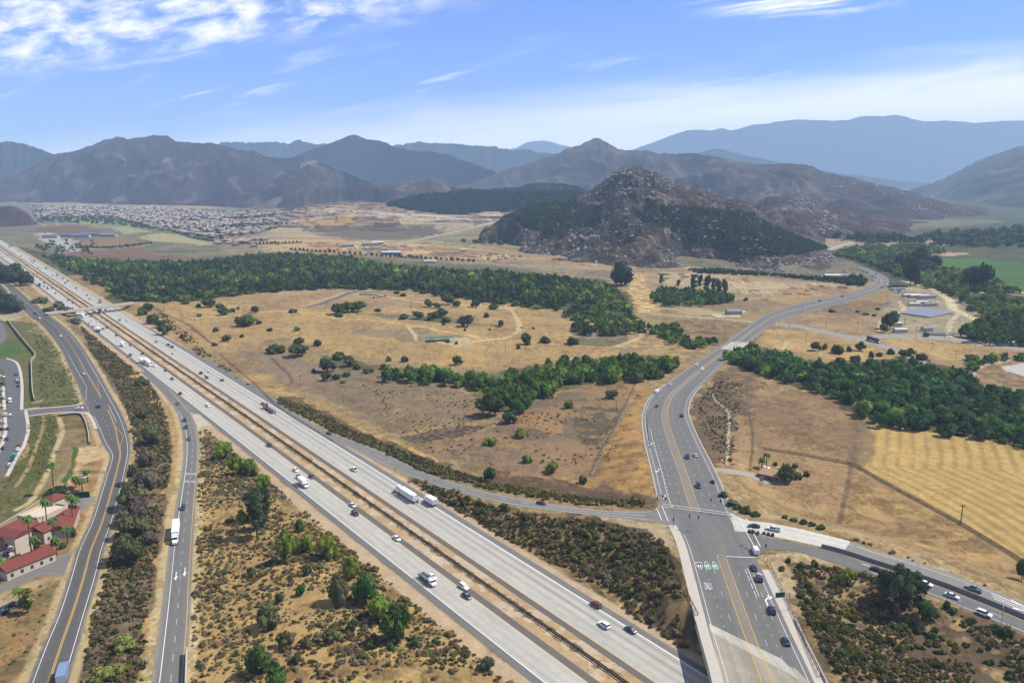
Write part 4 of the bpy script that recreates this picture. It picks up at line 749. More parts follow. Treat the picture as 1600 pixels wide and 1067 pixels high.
U2 = [(1146, 831), (1172, 835), (1200, 840), (1245, 849), (1305, 862), (1365, 881), (1430, 902), (1495, 925), (1555, 949), (1605, 970), (1720, 1025)]
D2 = [(1178, 866), (1194, 860), (1236, 860), (1262, 866), (1320, 885), (1390, 905), (1450, 928), (1525, 959), (1570, 977), (1610, 994), (1740, 1055)]
R1 = Road('ramp_road', U1, D1, (150, 147, 142), seed=21, m=16, zoff=.09, edge=(188, 166, 130)); R2 = Road('ramp_road', U2, D2, (122, 121, 120), seed=22, m=14, zoff=.095)
e1 = R1.v[-1]
R1.line(.24, 20, e1, .2); R1.line(.9, 20, e1, .17, m=M_YEL); R1.line(.55, 190, e1, .18, (3.66, 9)); R1.line(.46, 108, 185, .2); R1.line(.66, 108, 185, .2)
R2.line(.14, 40, e1, .17, m=M_YEL); R2.line(.88, 45, e1, .22); R2.line(.5, 60, e1, .18, (3.66, 9))
for d_ in (44, 48): arrow(R2, .35 + (d_ - 44) * .08, d_, 1.6, flip=False, ln=9)
def chevrons(d):
    for u in (.32, .46, .60): R1.line(u, d - 10, d + 9, .35)
    for s_ in (-1, 1): R1.line((.46 - s_ * .26, .46), d - 4, d + 3, .8)
slabx = Road('ramp_concrete', [(1140, 801), (1167, 813), (1200, 817), (1260, 829), (1329, 846)], [(1148, 830), (1172, 832), (1200, 837), (1245, 846), (1318, 862)], (222, 219, 210), zoff=.13, seed=24, m=12, streak=conc(2, [.06, .06]))
for d_ in (104, 172): chevrons(d_)
slabx.line(.5, 25, slabx.v[-1], .16); slabx.finish(); R1.finish(); R2.finish()
# small roads
SD = Road('side_road', [(-60, 652), (0, 646), (55, 640), (112, 635), (140, 630)], [(-60, 658), (0, 652), (50, 648), (88, 644), (142, 643)], (116, 114, 114), zoff=.085, seed=31, m=8); SD.finish()
PS = Road('parking_street', [(-40, 740), (0, 706), (11, 676), (11, 654), (10, 640), (9, 600), (4, 578), (-20, 572), (-60, 570)], [(-10, 762), (12, 732), (34, 697), (41, 672), (39, 652), (35, 640), (31, 598), (22, 566), (-20, 558)], (112, 112, 114), zoff=.07, seed=32, m=10); PS.finish()
Road('parking_street', [(-60, 498), (-20, 500), (-6, 520), (-60, 540)], [(-60, 490), (-6, 497), (8, 532), (-60, 552)], (120, 120, 122), zoff=.07, seed=37, m=8)
DR = Road('driveway', [(-60, 935), (0, 914), (50, 887), (114, 860)], [(-60, 950), (0, 927), (62, 900), (100, 900)], (136, 134, 132), zoff=.08, seed=33, m=8, edge=(170, 152, 124))
Road('driveway', [(1116, 731), (1145, 734), (1182, 740), (1196, 736), (1222, 741)], [(1120, 737), (1140, 741), (1164, 744), (1195, 755), (1224, 760)], (176, 168, 156), zoff=.07, seed=34, m=6)
Road('driveway', [(112, 775), (104, 790), (98, 802)], [(152, 775), (140, 790), (126, 800)], (150, 148, 144), zoff=.07, seed=38, m=6)
VR = Road('valley_road', [(1211, 503), (1255, 509), (1315, 522), (1352, 529), (1410, 548), (1450, 566)], [(1213, 509), (1254, 514), (1314, 528), (1350, 535), (1404, 554), (1440, 570)], (166, 160, 152), zoff=.08, seed=35, m=6)
VQ = Road('valley_road', [(1340, 527), (1376, 523), (1420, 523), (1482, 527), (1540, 535), (1604, 542), (1700, 552)], [(1336, 534), (1378, 529), (1420, 529), (1482, 533), (1538, 541), (1600, 549), (1700, 560)], (170, 164, 154), zoff=.09, seed=36, m=6)
Road('far_highway', [(1288, 390), (1320, 381), (1345, 376), (1430, 374)], [(1296, 392), (1325, 383), (1348, 378), (1432, 376)], (186, 180, 172), zoff=.4, seed=39, m=4)
Road('airstrip', [(474, 480), (520, 466), (566, 452)], [(484, 480), (528, 467), (574, 453)], (106, 106, 114), zoff=.08, seed=40, m=5)

# ------------------------------------------------------------------ bridge over the freeway, kerbs and parapets
def ribbon(name, P, prof, material, zfun=zroad, closed=False, parent=None, dz=0.0, **props):
    """sweep a profile [(side, height)] along a ground polyline"""
    P = np.asarray(P, float); tng = np.gradient(P, axis=0); tng /= np.maximum(np.hypot(*tng.T), 1e-9)[:, None]; nn_ = np.stack([tng[:, 1], -tng[:, 0]], 1)
    z = zfun(P[:, 0], P[:, 1]) + dz; m = len(prof)
    V = np.stack([np.column_stack([P + nn_ * a, z + h]) for a, h in prof], 1).reshape(-1, 3)
    i = np.arange(len(P) - 1)[:, None] * m; j = np.arange(m if closed else m - 1)[None]; j2 = (j + 1) % m
    Q = np.stack([i + j, i + j2, i + m + j2, i + m + j], -1).reshape(-1, 4)
    fcs = [Q]
    if closed: fcs += [np.arange(m)[None][:, ::-1], (np.arange(m) + (len(P) - 1) * m)[None]]
    return link(name, mesh_np(name, V, fcs, material), parent, **props)
dB = vH(985); br = empty('highway_bridge', (*HW.at(np.array([.5]), np.array([dB * .5]), np.array([0.]))[0], 0), 0, 'wide concrete road bridge carrying the highway over the freeway', 'bridge')
def brp(o): o.matrix_parent_inverse = Matrix.Identity(4); o.location = -br.location; return o
ds = np.linspace(0, dB + 6, 24); wB = HW.w[0]
Lb = HW.at(np.zeros(24), ds, np.full(24, -3.4)); Rb = HW.at(np.ones(24), ds, np.full(24, 3.4))
for P_, s_ in ((Lb, 1), (Rb, -1)): brp(ribbon('parapet', P_, [(0, -.2), (0, .95), (s_ * .3, .95), (s_ * .3, -.2)], M_CONC, closed=True, parent=br))
Cb = .5 * (Lb + Rb); hw_ = np.hypot(*(Rb - Lb).T)[0] / 2
V_ = []
for k in range(24):
    for (P_, z_) in ((Lb[k], 6.96), (Rb[k], 6.96), (Rb[k], 5.3), (Rb[k] * .88 + Lb[k] * .12, 4.9), (Lb[k] * .88 + Rb[k] * .12, 4.9), (Lb[k], 5.3)): V_.append((*P_, z_))
i = np.arange(23)[:, None] * 6; j = np.arange(6)[None]; Q_ = np.stack([i + j, i + (j + 1) % 6, i + 6 + (j + 1) % 6, i + 6 + j], -1).reshape(-1, 4)
brp(link('girder', mesh_np('girder', V_, [Q_, np.arange(6)[None], (np.arange(6) + 138)[None]], M_CONC), br))
for u in (.25, .5, .75):
    c = HW.at(np.array([u]), np.array([max(4, dB * .22)]), np.array([0.]))[0]; an = np.linspace(0, 2 * np.pi, 13)[:-1]
    V_ = np.concatenate([np.column_stack([c[0] + .8 * np.cos(an), c[1] + .8 * np.sin(an), np.full(12, z_)]) for z_ in (-.2, 5.2)]); i = np.arange(12); brp(link('column', mesh_np('column', V_, [np.stack([i, (i + 1) % 12, (i + 1) % 12 + 12, i + 12], 1)], M_CONC), br))
ds = np.linspace(dB, vH(825), 40)
for u, s_, e_ in ((0, -1, vH(822)), (1, 1, vH(868))):
    ds = np.linspace(0, e_, 50); P_ = HW.at(np.full(50, float(u)), ds, np.full(50, s_ * 1.7))
    ribbon('sidewalk', P_, [(-1.7, -.1), (-1.7, .16), (1.7, .16), (1.7, -.1)], M_CONC, closed=True, kind='structure')
# kerb lines along the highway further north
for u, s_ in ((0, -1), (1, 1)):
    ds = np.linspace(vH(780), vH(600), 60); P_ = HW.at(np.full(60, float(u)), ds, np.full(60, s_ * .25)); ribbon('kerb', P_, [(-.25, -.1), (-.25, .14), (.25, .14), (.25, -.1)], M_CONC, closed=True, kind='structure')
# pale gore areas
def patch(name, pts, col, dz=.05, n=26, seed=5):
    P = np.array([Tr(*q) for q in pts]); a = P[0] + np.linspace(0, 1, n)[:, None] * (P[1] - P[0]); b = P[3] + np.linspace(0, 1, n)[:, None] * (P[2] - P[3])
    return Road(name, a, b, col, zoff=dz, n=n, m=10, world=True, seed=seed)
patch('gore_pavement', [(553, 706), (615, 735), (640, 745), (575, 717)], (206, 192, 164)); patch('gore_pavement', [(298, 648), (312, 647), (326, 664), (310, 668)], (214, 202, 180), .07); patch('gore_pavement', [(262, 604), (290, 630), (312, 648), (288, 642)], (140, 134, 128), .065)
patch('side_apron', [(300, 640), (320, 655), (332, 664), (312, 666)], (210, 196, 170), .06)
# sidewalks beside the housing street
for px in ([(11, 744), (27, 712), (37, 697), (44, 672), (42, 652), (40, 642)], [(34, 640), (34, 596), (27, 568), (10, 560)], [(128, 630), (112, 634), (52, 639), (38, 641)], [(44, 650), (88, 645), (130, 645), (142, 652), (150, 670)], [(-4, 710), (8, 680), (8, 652)], [(7, 640), (5, 604)]):
    P_ = catmull([T2(*q) for q in px], 30); ribbon('sidewalk', P_, [(-.9, -.1), (-.9, .15), (.9, .15), (.9, -.1)], mat('pale_sidewalk', A(218, 210, 196), .85, var=.05), closed=True, kind='structure', zfun=zf)
# the traffic island wall between the right-hand ramps
ds = np.linspace(34, e1 - 2, 90); P_ = .5 * (R1.at(np.ones(90), ds, np.zeros(90)) + R2.at(np.zeros(90), ds, np.zeros(90)))
o = ribbon('concrete_barrier', P_, [(-.35, -.1), (-.28, .5), (-.16, 1.6), (.16, 1.6), (.28, .5), (.35, -.1)], mat('shade_toned_concrete', A(150, 148, 144), .9, var=.1, vscale=.5), closed=True); o['label'] = 'long low concrete barrier dividing the two ramps right of the junction'; o['category'] = 'barrier'  # concrete toned darker to put the shaded near face into its colour
# median rail of the freeway, dark steel beams on posts
ss_ = np.arange(-1400, 1120, 7.0); P_ = fpt(ss_, np.zeros(len(ss_)))
gr = empty('median_guardrail', (*P_[200], 0), 0, 'long rusty dark double guardrail down the dirt median of the freeway', 'guardrail')
M_RUST = mat('rusty_steel', A(74, 62, 52), .8, var=.15, vscale=3)
for nm, pr in (('beam', [(-.45, .35), (-.45, .85), (-.30, .85), (-.30, .35)]), ('beam', [(.30, .35), (.30, .85), (.45, .85), (.45, .35)])):
    o = ribbon(nm, P_, pr, M_RUST, closed=True, parent=gr, zfun=zf); o.location = -gr.location
V_, Q_ = [], []
for k in range(len(ss_)):
    b0 = len(V_); c = P_[k]
    for a, h in ((-.28, -.1), (.28, -.1), (.28, .8), (-.28, .8)):
        for e in (-.1, .1): V_.append((*(c + FN * a + FD * e), h))
    Q_ += [(b0 + q[0], b0 + q[1], b0 + q[2], b0 + q[3]) for q in ((0, 2, 3, 1), (2, 4, 5, 3), (4, 6, 7, 5), (6, 0, 1, 7), (0, 6, 4, 2), (1, 3, 5, 7))]
o = link('post_row', mesh_np('post_row', V_, np.array(Q_), M_RUST), gr, kind='stuff'); o.location = -gr.location
# low country overpass further up the freeway
pa, pb = np.array(G(92, 487.5, 6.6)), np.array(G(206, 473.5, 6.6)); d_ = (pb - pa) / np.hypot(*(pb - pa)); nn_ = np.array([-d_[1], d_[0]])
ob_ = empty('small_overpass', (*(.5 * (pa + pb)), 0), 0, 'narrow concrete overpass crossing the freeway beside dark trees', 'bridge')
def obox(name, parent, c, dirv, L_, W_, zlo, zhi, m, **kw):
    nx = np.array([-dirv[1], dirv[0]]); pts = [c + dirv * a * L_ / 2 + nx * b * W_ / 2 for a, b in ((-1, -1), (1, -1), (1, 1), (-1, 1))]
    V = [(*q, z) for z in (zlo, zhi) for q in pts]; me = mesh_np(name, V, np.array([(0, 3, 2, 1), (4, 5, 6, 7), (0, 1, 5, 4), (1, 2, 6, 5), (2, 3, 7, 6), (3, 0, 4, 7)]), m)
    o = link(name, me, parent, **kw)
    if parent is not None: o.location = -parent.location
    return o
lo_ = np.hypot(*(pb - pa)) + 16; cc_ = .5 * (pa + pb) - d_ * 4
obox('deck', ob_, cc_, d_, lo_, 9.0, 5.2, 6.5, M_CONC)
for s_ in (-1, 1): obox('parapet', ob_, cc_ + nn_ * s_ * 4.35, d_, lo_, .3, 6.5, 7.4, M_CONC)
cm = np.array(G(148, 487, 0)); obox('pier', ob_, pa + d_ * float((cm - pa) @ d_), d_, 1.4, 6.0, -.2, 5.2, M_CONC)
# ------------------------------------------------------------------ foliage
LEAF = bpy.data.materials.new('foliage'); LEAF.use_nodes = True
t = NT(LEAF.node_tree); a_ = t.n('ShaderNodeAttribute', attribute_name='Col'); oi = t.n('ShaderNodeObjectInfo')
c_ = t.mix(1.0, a_.outputs[0], oi.outputs['Color'], 'MULTIPLY')
h_ = t.n('ShaderNodeHueSaturation'); t.l(t.m('MULTIPLY_ADD', oi.outputs['Random'], .03, .485), h_.inputs['Hue']); t.l(t.m('MULTIPLY_ADD', oi.outputs['Random'], .7, 1.75), h_.inputs['Value']); t.l(c_, h_.inputs['Color'])
d_ = t.n('ShaderNodeBsdfDiffuse'); tr = t.n('ShaderNodeBsdfTranslucent'); t.l(h_.outputs[0], d_.inputs[0]); t.l(h_.outputs[0], tr.inputs[0])
mx = t.n('ShaderNodeMixShader'); mx.inputs[0].default_value = .30; t.l(d_.outputs[0], mx.inputs[1]); t.l(tr.outputs[0], mx.inputs[2]); t.l(mx.outputs[0], t.n('ShaderNodeOutputMaterial').inputs[0])
BARK = mat('bark', A(112, 94, 78), .9, var=.15, vscale=4)

def ico(sub=1):
    p = (1 + 5 ** .5) / 2
    v = [(-1, p, 0), (1, p, 0), (-1, -p, 0), (1, -p, 0), (0, -1, p), (0, 1, p), (0, -1, -p), (0, 1, -p), (p, 0, -1), (p, 0, 1), (-p, 0, -1), (-p, 0, 1)]
    f = [(0, 11, 5), (0, 5, 1), (0, 1, 7), (0, 7, 10), (0, 10, 11), (1, 5, 9), (5, 11, 4), (11, 10, 2), (10, 7, 6), (7, 1, 8), (3, 9, 4), (3, 4, 2), (3, 2, 6), (3, 6, 8), (3, 8, 9), (4, 9, 5), (2, 4, 11), (6, 2, 10), (8, 6, 7), (9, 8, 1)]
    v = [np.array(q) / np.linalg.norm(q) for q in v]
    for _ in range(sub):
        nf, cache = [], {}
        def mid(a, b):
            k = (min(a, b), max(a, b))
            if k not in cache: m = v[a] + v[b]; v.append(m / np.linalg.norm(m)); cache[k] = len(v) - 1
            return cache[k]
        for a, b, c in f: ab, bc, ca = mid(a, b), mid(b, c), mid(c, a); nf += [(a, ab, ca), (b, bc, ab), (c, ca, bc), (ab, bc, ca)]
        f = nf
    return np.array(v), np.array(f)
ICO0, ICO1, ICO2 = ico(0), ico(1), ico(2)
def crown(seed, nclump, nleaf, leaf, shape='round', core=ICO1):
    """unit crown: radius 1, height 0..1; returns verts, tris, quads, shade"""
    r = np.random.RandomState(seed); V, Tt, Qd, S = [], [], [], []; nv = 0
    for c in range(nclump):
        if shape == 'tall':
            zc = r.uniform(.24, .94); rc = r.uniform(.24, .44) * (1.1 - .45 * zc); a = r.uniform(0, 6.28); d = r.uniform(.15, .85) * (1.1 - .6 * zc); cz = .062 * r.uniform(.7, 1.3)
        elif shape == 'bush':
            a = r.uniform(0, 6.28); d = r.uniform(0, .62); rc = r.uniform(.28, .46); zc = r.uniform(.28, .62) * (1.1 - .5 * d); cz = rc * r.uniform(.75, 1.05)
        elif shape == 'weep':
            a = r.uniform(0, 6.28); d = r.uniform(.0, .66); rc = r.uniform(.26, .42); zc = r.uniform(.35, .80) * (1.05 - .35 * d); cz = rc * .85
        elif shape == 'open':
            a = r.uniform(0, 6.28); d = .86 * r.uniform(0, 1) ** .5; rc = r.uniform(.15, .25); zc = r.uniform(.34, .86) * (1.1 - .38 * d); cz = rc * r.uniform(.5, .75)
        else:
            a = r.uniform(0, 6.28); d = .72 * r.uniform(0, 1) ** .6; rc = r.uniform(.26, .44); zc = r.uniform(.36, .80) * (1.08 - .3 * d); cz = rc * r.uniform(.55, .8)
        ctr = np.array([d * math.cos(a), d * math.sin(a), zc]); sh = r.uniform(.66, 1.34)
        v, f = core; vv = v * (1 + .28 * (r.rand(len(v), 1) - .5)) * np.array([rc, rc, cz]) * .86 + ctr
        V.append(vv); Tt.append(f + nv); nv += len(v); S.append(np.full(len(v), sh) * (.85 + .3 * r.rand(len(v))))
        n = r.normal(size=(nleaf, 3)); n[:, 2] += .35; n /= np.linalg.norm(n, axis=1)[:, None]
        p = ctr + n * np.array([rc, rc, cz]) * r.uniform(.85, 1.16, (nleaf, 1))
        nn = n + .9 * r.normal(size=(nleaf, 3)); nn /= np.linalg.norm(nn, axis=1)[:, None]
        tx = np.cross(nn, r.normal(size=(nleaf, 3))); tx /= np.linalg.norm(tx, axis=1)[:, None]; ty = np.cross(nn, tx)
        sz = leaf * r.uniform(.6, 1.35, (nleaf, 1)); q = np.stack([p - tx * sz - ty * sz * .6, p + tx * sz - ty * sz * .5, p + tx * sz * .8 + ty * sz * .7, p - tx * sz * .9 + ty * sz * .6], 1)
        if shape in ('tall', 'weep'): q[..., 2] = p[:, None, 2] + (q[..., 2] - p[:, None, 2]) * (.28 if shape == 'tall' else .7)
        q[..., 2] = np.maximum(q[..., 2], .01)
        V.append(q.reshape(-1, 3)); Qd.append((np.arange(nleaf * 4) + nv).reshape(-1, 4)); nv += nleaf * 4; S.append(np.repeat(sh * r.uniform(.72, 1.3, nleaf), 4))
    return np.concatenate(V), np.concatenate(Tt), np.concatenate(Qd), np.concatenate(S)
def tube(path, rad, k=6):
    path = np.array(path, float); V = []; a = np.linspace(0, 2 * np.pi, k + 1)[:-1]
    for i, p in enumerate(path):
        d = path[min(i + 1, len(path) - 1)] - path[max(i - 1, 0)]; d /= np.linalg.norm(d); u = np.cross(d, [.3, 1, .2]); u /= np.linalg.norm(u); w_ = np.cross(d, u)
        V.append(p + rad[i] * (np.cos(a)[:, None] * u + np.sin(a)[:, None] * w_))
    i = np.arange(len(path) - 1)[:, None] * k; j = np.arange(k)[None]; return np.concatenate(V), np.stack([i + j, i + (j + 1) % k, i + k + (j + 1) % k, i + k + j], -1).reshape(-1, 4)
def join(parts):
    V, Q, n = [], [], 0
    for v, q in parts: V.append(v); Q.append(q + n); n += len(v)
    return np.concatenate(V), np.concatenate(Q)
def trunk_mesh(seed, top=.6, r0=.10, limbs=4, spread=.5):
    r = np.random.RandomState(seed); P = [tube([(0, 0, -.02), (r.uniform(-.03, .03), r.uniform(-.03, .03), top * .5), (0, 0, top)], [r0, r0 * .72, r0 * .45])]
    for k in range(limbs):
        a = 6.28 * k / limbs + r.uniform(-.4, .4); z = top * r.uniform(.4, .8); P.append(tube([(0, 0, z), (spread * .5 * math.cos(a), spread * .5 * math.sin(a), z + .12), (spread * math.cos(a), spread * math.sin(a), z + .22)], [r0 * .5, r0 * .35, r0 * .18], 5))
    V, Q = join(P); return mesh_np('trunk', V, Q, BARK)
def leaf_mesh(name, *a, **k):
    V, Tt, Qd, S = crown(*a, **k); return mesh_np(name, V, [Tt, Qd], LEAF, np.repeat(S[:, None], 3, 1))
TPL = {  # kind -> (crown meshes, trunk mesh or None)
    'oak': ([leaf_mesh('crown', 10 + i, 16, 34, .085, 'round') for i in range(4)], trunk_mesh(1, .5, .07)),
    'bush': ([leaf_mesh('crown', 30 + i, 11, 30, .10, 'bush') for i in range(4)], trunk_mesh(2, .3, .05, 3, .3)),
    'weep': ([leaf_mesh('crown', 50 + i, 18, 52, .075, 'weep') for i in range(3)], trunk_mesh(3, .5, .07)),
    'tall': ([leaf_mesh('crown', 70 + i, 26, 46, .11, 'tall') for i in range(3)], trunk_mesh(4, .85, .09, 5, .4)),
    'big': ([leaf_mesh('crown', 90, 40, 120, .036, 'open', core=ICO0)], trunk_mesh(5, .55, .055, 6, .6)),
}
LO = {k: [crown(200 + 10 * j + i, n, l, s, k, core=c) for i in range(4)] for j, (k, n, l, s, c) in enumerate((('round', 8, 13, .16, ICO0), ('bush', 5, 9, .20, ICO0), ('tall', 8, 12, .2, ICO0)))}
def scatter_stuff(name, pts, cols, kind, label=None, rs=None):
    """pts: (n,6) x,y,z, radius, height, turn -> ONE mesh of many crowns; cols (n,3)"""
    V, Tt, Qd, C = [], [], [], []; nv = 0; r = rs or NR
    pick = r.randint(0, 4, len(pts))
    for k in range(4):
        v, f, q, s_ = LO[kind][k]; I = np.nonzero(pick == k)[0]
        if not len(I): continue
        P = pts[I]; c, sn = np.cos(P[:, 5])[:, None], np.sin(P[:, 5])[:, None]
        X = (v[None, :, 0] * c - v[None, :, 1] * sn) * P[:, 3:4] + P[:, 0:1]; Y = (v[None, :, 0] * sn + v[None, :, 1] * c) * P[:, 3:4] + P[:, 1:2]; Z = v[None, :, 2] * P[:, 4:5] + P[:, 2:3]
        V.append(np.stack([X, Y, Z], -1).reshape(-1, 3)); off = (np.arange(len(I)) * len(v) + nv)[:, None, None]
        Tt.append((f[None] + off).reshape(-1, 3)); Qd.append((q[None] + off).reshape(-1, 4)); nv += len(I) * len(v)
        C.append((cols[I][:, None, :] * s_[None, :, None]).reshape(-1, 3))
    o = link(name, mesh_np(name, np.concatenate(V), [np.concatenate(Tt), np.concatenate(Qd)], LEAF, np.concatenate(C)), kind='stuff'); return o
def spread_pts(px, sp, jit=.9, keep=None, seed=0, world=None):
    """jittered grid of ground points inside a traced outline"""
    p = np.array(world if world is not None else [T2(*q) for q in px]); r = np.random.RandomState(seed + 5)
    gx, gy = np.meshgrid(np.arange(p[:, 0].min(), p[:, 0].max(), sp), np.arange(p[:, 1].min(), p[:, 1].max(), sp))
    x = gx.ravel() + (r.rand(gx.size) - .5) * sp * jit * 2 * .6; y = gy.ravel() + (r.rand(gx.size) - .5) * sp * jit * 2 * .6
    m = inpoly(x, y, [tuple(a) for a in p])
    if keep is not None: m &= keep(x, y, r)
    x, y = x[m], y[m]; return x, y, zf(x, y)
def mixcol(n, pal, wts, seed, var=.22):
    r = np.random.RandomState(seed); k = r.choice(len(pal), n, p=np.array(wts) / sum(wts)); c = np.array([A(*q) for q in pal])[k]; return c * (1 + var * (r.rand(n, 1) - .5) * 2) * (1 + .12 * (r.rand(n, 3) - .5))
GREENS = [(86, 112, 44), (74, 98, 44), (62, 84, 46), (104, 130, 50), (84, 96, 60)]

# landmarks named in labels (photo pixels)
LMK = [((690, 531), 'green canopy shed in the golden field'), ((645, 461), 'green canopy shed by the airstrip'), ((520, 467), 'dark asphalt airstrip'), ((1446, 489), 'blue solar panels'),
       ((1225, 738), 'tan roofed farmhouse'), ((50, 830), 'red roofed hotel'), ((1232, 945), 'green road sign'), ((617, 730), 'yellow diamond sign'), ((150, 482), 'small freeway overpass'), ((1150, 540), 'pale river bridge'),
       ((1375, 530), 'junction of the valley roads'), ((1502, 810), 'tall pole in the golden stubble field'), ((1406, 940), 'big dark oak by the ramp'), ((1050, 815), 'traffic signal at the junction'), ((275, 835), 'white semi truck on the left ramp'),
       ((720, 765), 'left corner of the plough strip'), ((470, 603), 'pole at the scrub corner'), ((766, 735), 'pole above the curving ramp'), ((150, 735), 'dirt lot by the frontage road'), ((1130, 640), 'white erosion gully'),
       ((635, 776), 'long caged trailer truck on the freeway'), ((668, 908), 'flatbed truck on the freeway'), ((400, 830), 'tall dark eucalyptus clump'), ((617, 1000), 'largest tree beside the freeway'), ((1100, 985), 'bridge abutment'),
       ((940, 950), 'dry grassy mound beside the freeway'), ((1310, 860), 'end of the pale concrete ramp'), ((100, 1050), 'blue topped truck on the frontage road'), ((200, 870), 'grey tree overhanging the frontage road'), ((330, 665), 'gore where the left ramp splits'),
       ((545, 622), 'thin pole on the scrub slope'), ((860, 640), 'open brown field below the grove'), ((1000, 700), 'orange verge of the highway'), ((430, 640), 'red truck on the freeway'), ((1600, 940), 'far end of the right ramp')]
LMW = np.array([T2(*q[0]) for q in LMK])
ORD = ['nearest', 'second nearest', 'third nearest', 'fourth nearest', 'fifth nearest', 'sixth nearest', 'seventh nearest']
def auto_label(things, noun, group, plain, maxrank=6):
    """things: list of (object, x, y, look). Each is named by its rank from the closest landmark; the crowd beyond shares one label and group"""
    by = {}
    for o, x, y, look in things:
        d = np.hypot(LMW[:, 0] - x, LMW[:, 1] - y); k = int(np.argmin(d)); by.setdefault(k, []).append((d[k], o, look))
    for k, l in by.items():
        l.sort(key=lambda q: q[0])
        for i, (d, o, look) in enumerate(l):
            o['label'] = f"{look} {noun}, {ORD[i]} to the {LMK[k][1]}" if i < maxrank else f"{plain} around the {LMK[k][1]}"
            o['group'] = group if i < maxrank else f"{group} around the {LMK[k][1]}"
def tree_at(name, x, y, z, rx, h, kind, col, parts=True, rz=None, **props):
    cr, tk = TPL[kind]; rz = R.uniform(0, 6.28) if rz is None else rz
    if not parts:
        o = link(name, R.choice(cr), None, (x, y, z), rz, category=props.get('category', 'tree')); o.scale = (rx, rx, h); o.color = (*col, 1)
    else:
        o = empty(name, (x, y, z), rz, '', props.get('category', 'tree')); o.scale = (rx, rx, h)
        c = link('crown', R.choice(cr), o); c.color = (*col, 1); link('trunk', tk, o)
    return o
def shrub_look(c): return 'reddish brown' if c[0] > c[1] * 1.25 else ('olive' if c[0] > c[1] * .92 else 'dark green')

# --- single trees and bushes of the fields: (x, foot y, width, height in photo pixels)
FIELD = [(458, 489, 16, 7), (528, 491, 26, 16), (530, 495, 14, 7), (543, 488, 22, 16), (560, 487, 24, 16), (590, 487, 12, 6), (402, 489, 8, 9), (404, 506, 10, 7), (422, 517, 10, 6), (464, 517, 11, 8), (620, 459, 10, 6), (630, 463, 10, 6), (669, 480, 16, 12), (682, 482, 12, 9), (700, 476, 20, 15), (714, 480, 14, 10), (744, 480, 17, 13), (770, 483, 22, 10),
 (645, 489, 6, 3), (761, 496, 12, 8), (783, 510, 10, 10), (689, 496, 20, 14), (655, 498, 17, 12), (630, 498, 20, 8), (675, 500, 18, 12), (695, 503, 20, 9), (722, 504, 16, 10), (730, 510, 20, 18), (694, 508, 8, 5), (727, 517, 6, 5), (765, 516, 5, 3), (495, 540, 16, 10), (466, 557, 30, 20), (468, 541, 16, 14), (430, 552, 34, 15), (607, 564, 11, 8), (632, 565, 13, 10), (714, 570, 18, 14),
 (821, 538, 16, 18), (824, 539, 10, 8), (852, 535, 20, 10), (893, 538, 24, 14), (810, 545, 7, 7), (815, 513, 4, 3), (833, 514, 6, 4), (325, 480, 22, 14), (310, 480, 9, 6), (343, 484, 14, 10), (351, 492, 18, 12), (363, 488, 10, 7), (397, 488, 12, 10), (372, 484, 6, 6), (286, 528, 12, 7), (311, 495, 9, 6), (337, 518, 11, 7), (355, 533, 16, 10), (378, 527, 9, 5), (335, 540, 12, 6), (291, 475, 16, 7), (385, 508, 34, 20),
 (222, 492, 20, 12), (232, 486, 18, 12), (240, 505, 22, 14), (250, 512, 16, 12), (258, 523, 22, 16), (512, 581, 28, 22), (530, 561, 26, 12), (546, 572, 22, 16), (558, 577, 14, 9), (575, 582, 22, 8), (509, 595, 16, 13), (525, 593, 16, 11), (541, 588, 14, 8), (537, 598, 10, 6), (490, 582, 8, 7), (600, 577, 18, 9),
 (765, 650, 40, 36), (795, 661, 26, 18), (782, 634, 30, 26), (766, 694, 24, 13), (811, 683, 24, 14), (862, 738, 22, 18), (824, 722, 16, 14), (848, 722, 8, 6), (766, 752, 20, 22), (910, 755, 14, 14), (955, 622, 22, 14), (890, 637, 18, 13), (1275, 548, 18, 14), (1306, 552, 24, 14), (1326, 549, 12, 10), (1345, 548, 15, 14), (1338, 565, 20, 11), (1361, 558, 10, 10), (1374, 557, 12, 8), (1391, 553, 14, 9), (1410, 558, 14, 12), (1422, 556, 16, 12), (1440, 562, 20, 12), (1288, 546, 10, 10), (1310, 570, 16, 12), (1232, 562, 14, 14),
 (1390, 514, 22, 26), (1380, 519, 14, 14), (1398, 496, 16, 10), (1446, 526, 10, 9), (1300, 488, 10, 6), (1340, 488, 8, 4), (1352, 492, 12, 4), (1372, 484, 8, 4), (1366, 494, 8, 4), (755, 380, 12, 10), (770, 383, 14, 18), (762, 378, 16, 22), (742, 381, 9, 7), (724, 379, 8, 6), (782, 384, 12, 8), (1175, 545, 20, 12), (1140, 720, 8, 5), (1165, 470, 8, 6), (1130, 474, 8, 6), (1120, 465, 10, 6),
 (1228, 753, 28, 28), (1246, 748, 14, 13), (1260, 744, 12, 10), (1212, 727, 10, 6), (1241, 730, 12, 8), (1322, 912, 24, 24), (1596, 906, 18, 34), (1449, 969, 32, 30), (1231, 878, 9, 9), (1251, 886, 10, 11), (1272, 885, 13, 13), (1222, 891, 13, 8), (1570, 992, 24, 17), (1520, 972, 12, 8), (1478, 950, 14, 13), (1488, 957, 14, 10), (1352, 900, 20, 8), (1380, 910, 18, 8), (1555, 985, 22, 10),
 (1114, 755, 10, 6), (1130, 776, 16, 9), (1142, 790, 18, 12), (1165, 800, 22, 10), (1180, 806, 18, 8), (1152, 795, 14, 10), (1255, 820, 14, 8), (1268, 823, 14, 8), (1282, 827, 16, 8), (1240, 816, 14, 7), (1226, 812, 14, 6)]
FIELD_BRIGHT = {(824, 722), (848, 722), (862, 738), (766, 694), (811, 683), (1322, 912), (890, 637), (537, 598)}
things = []
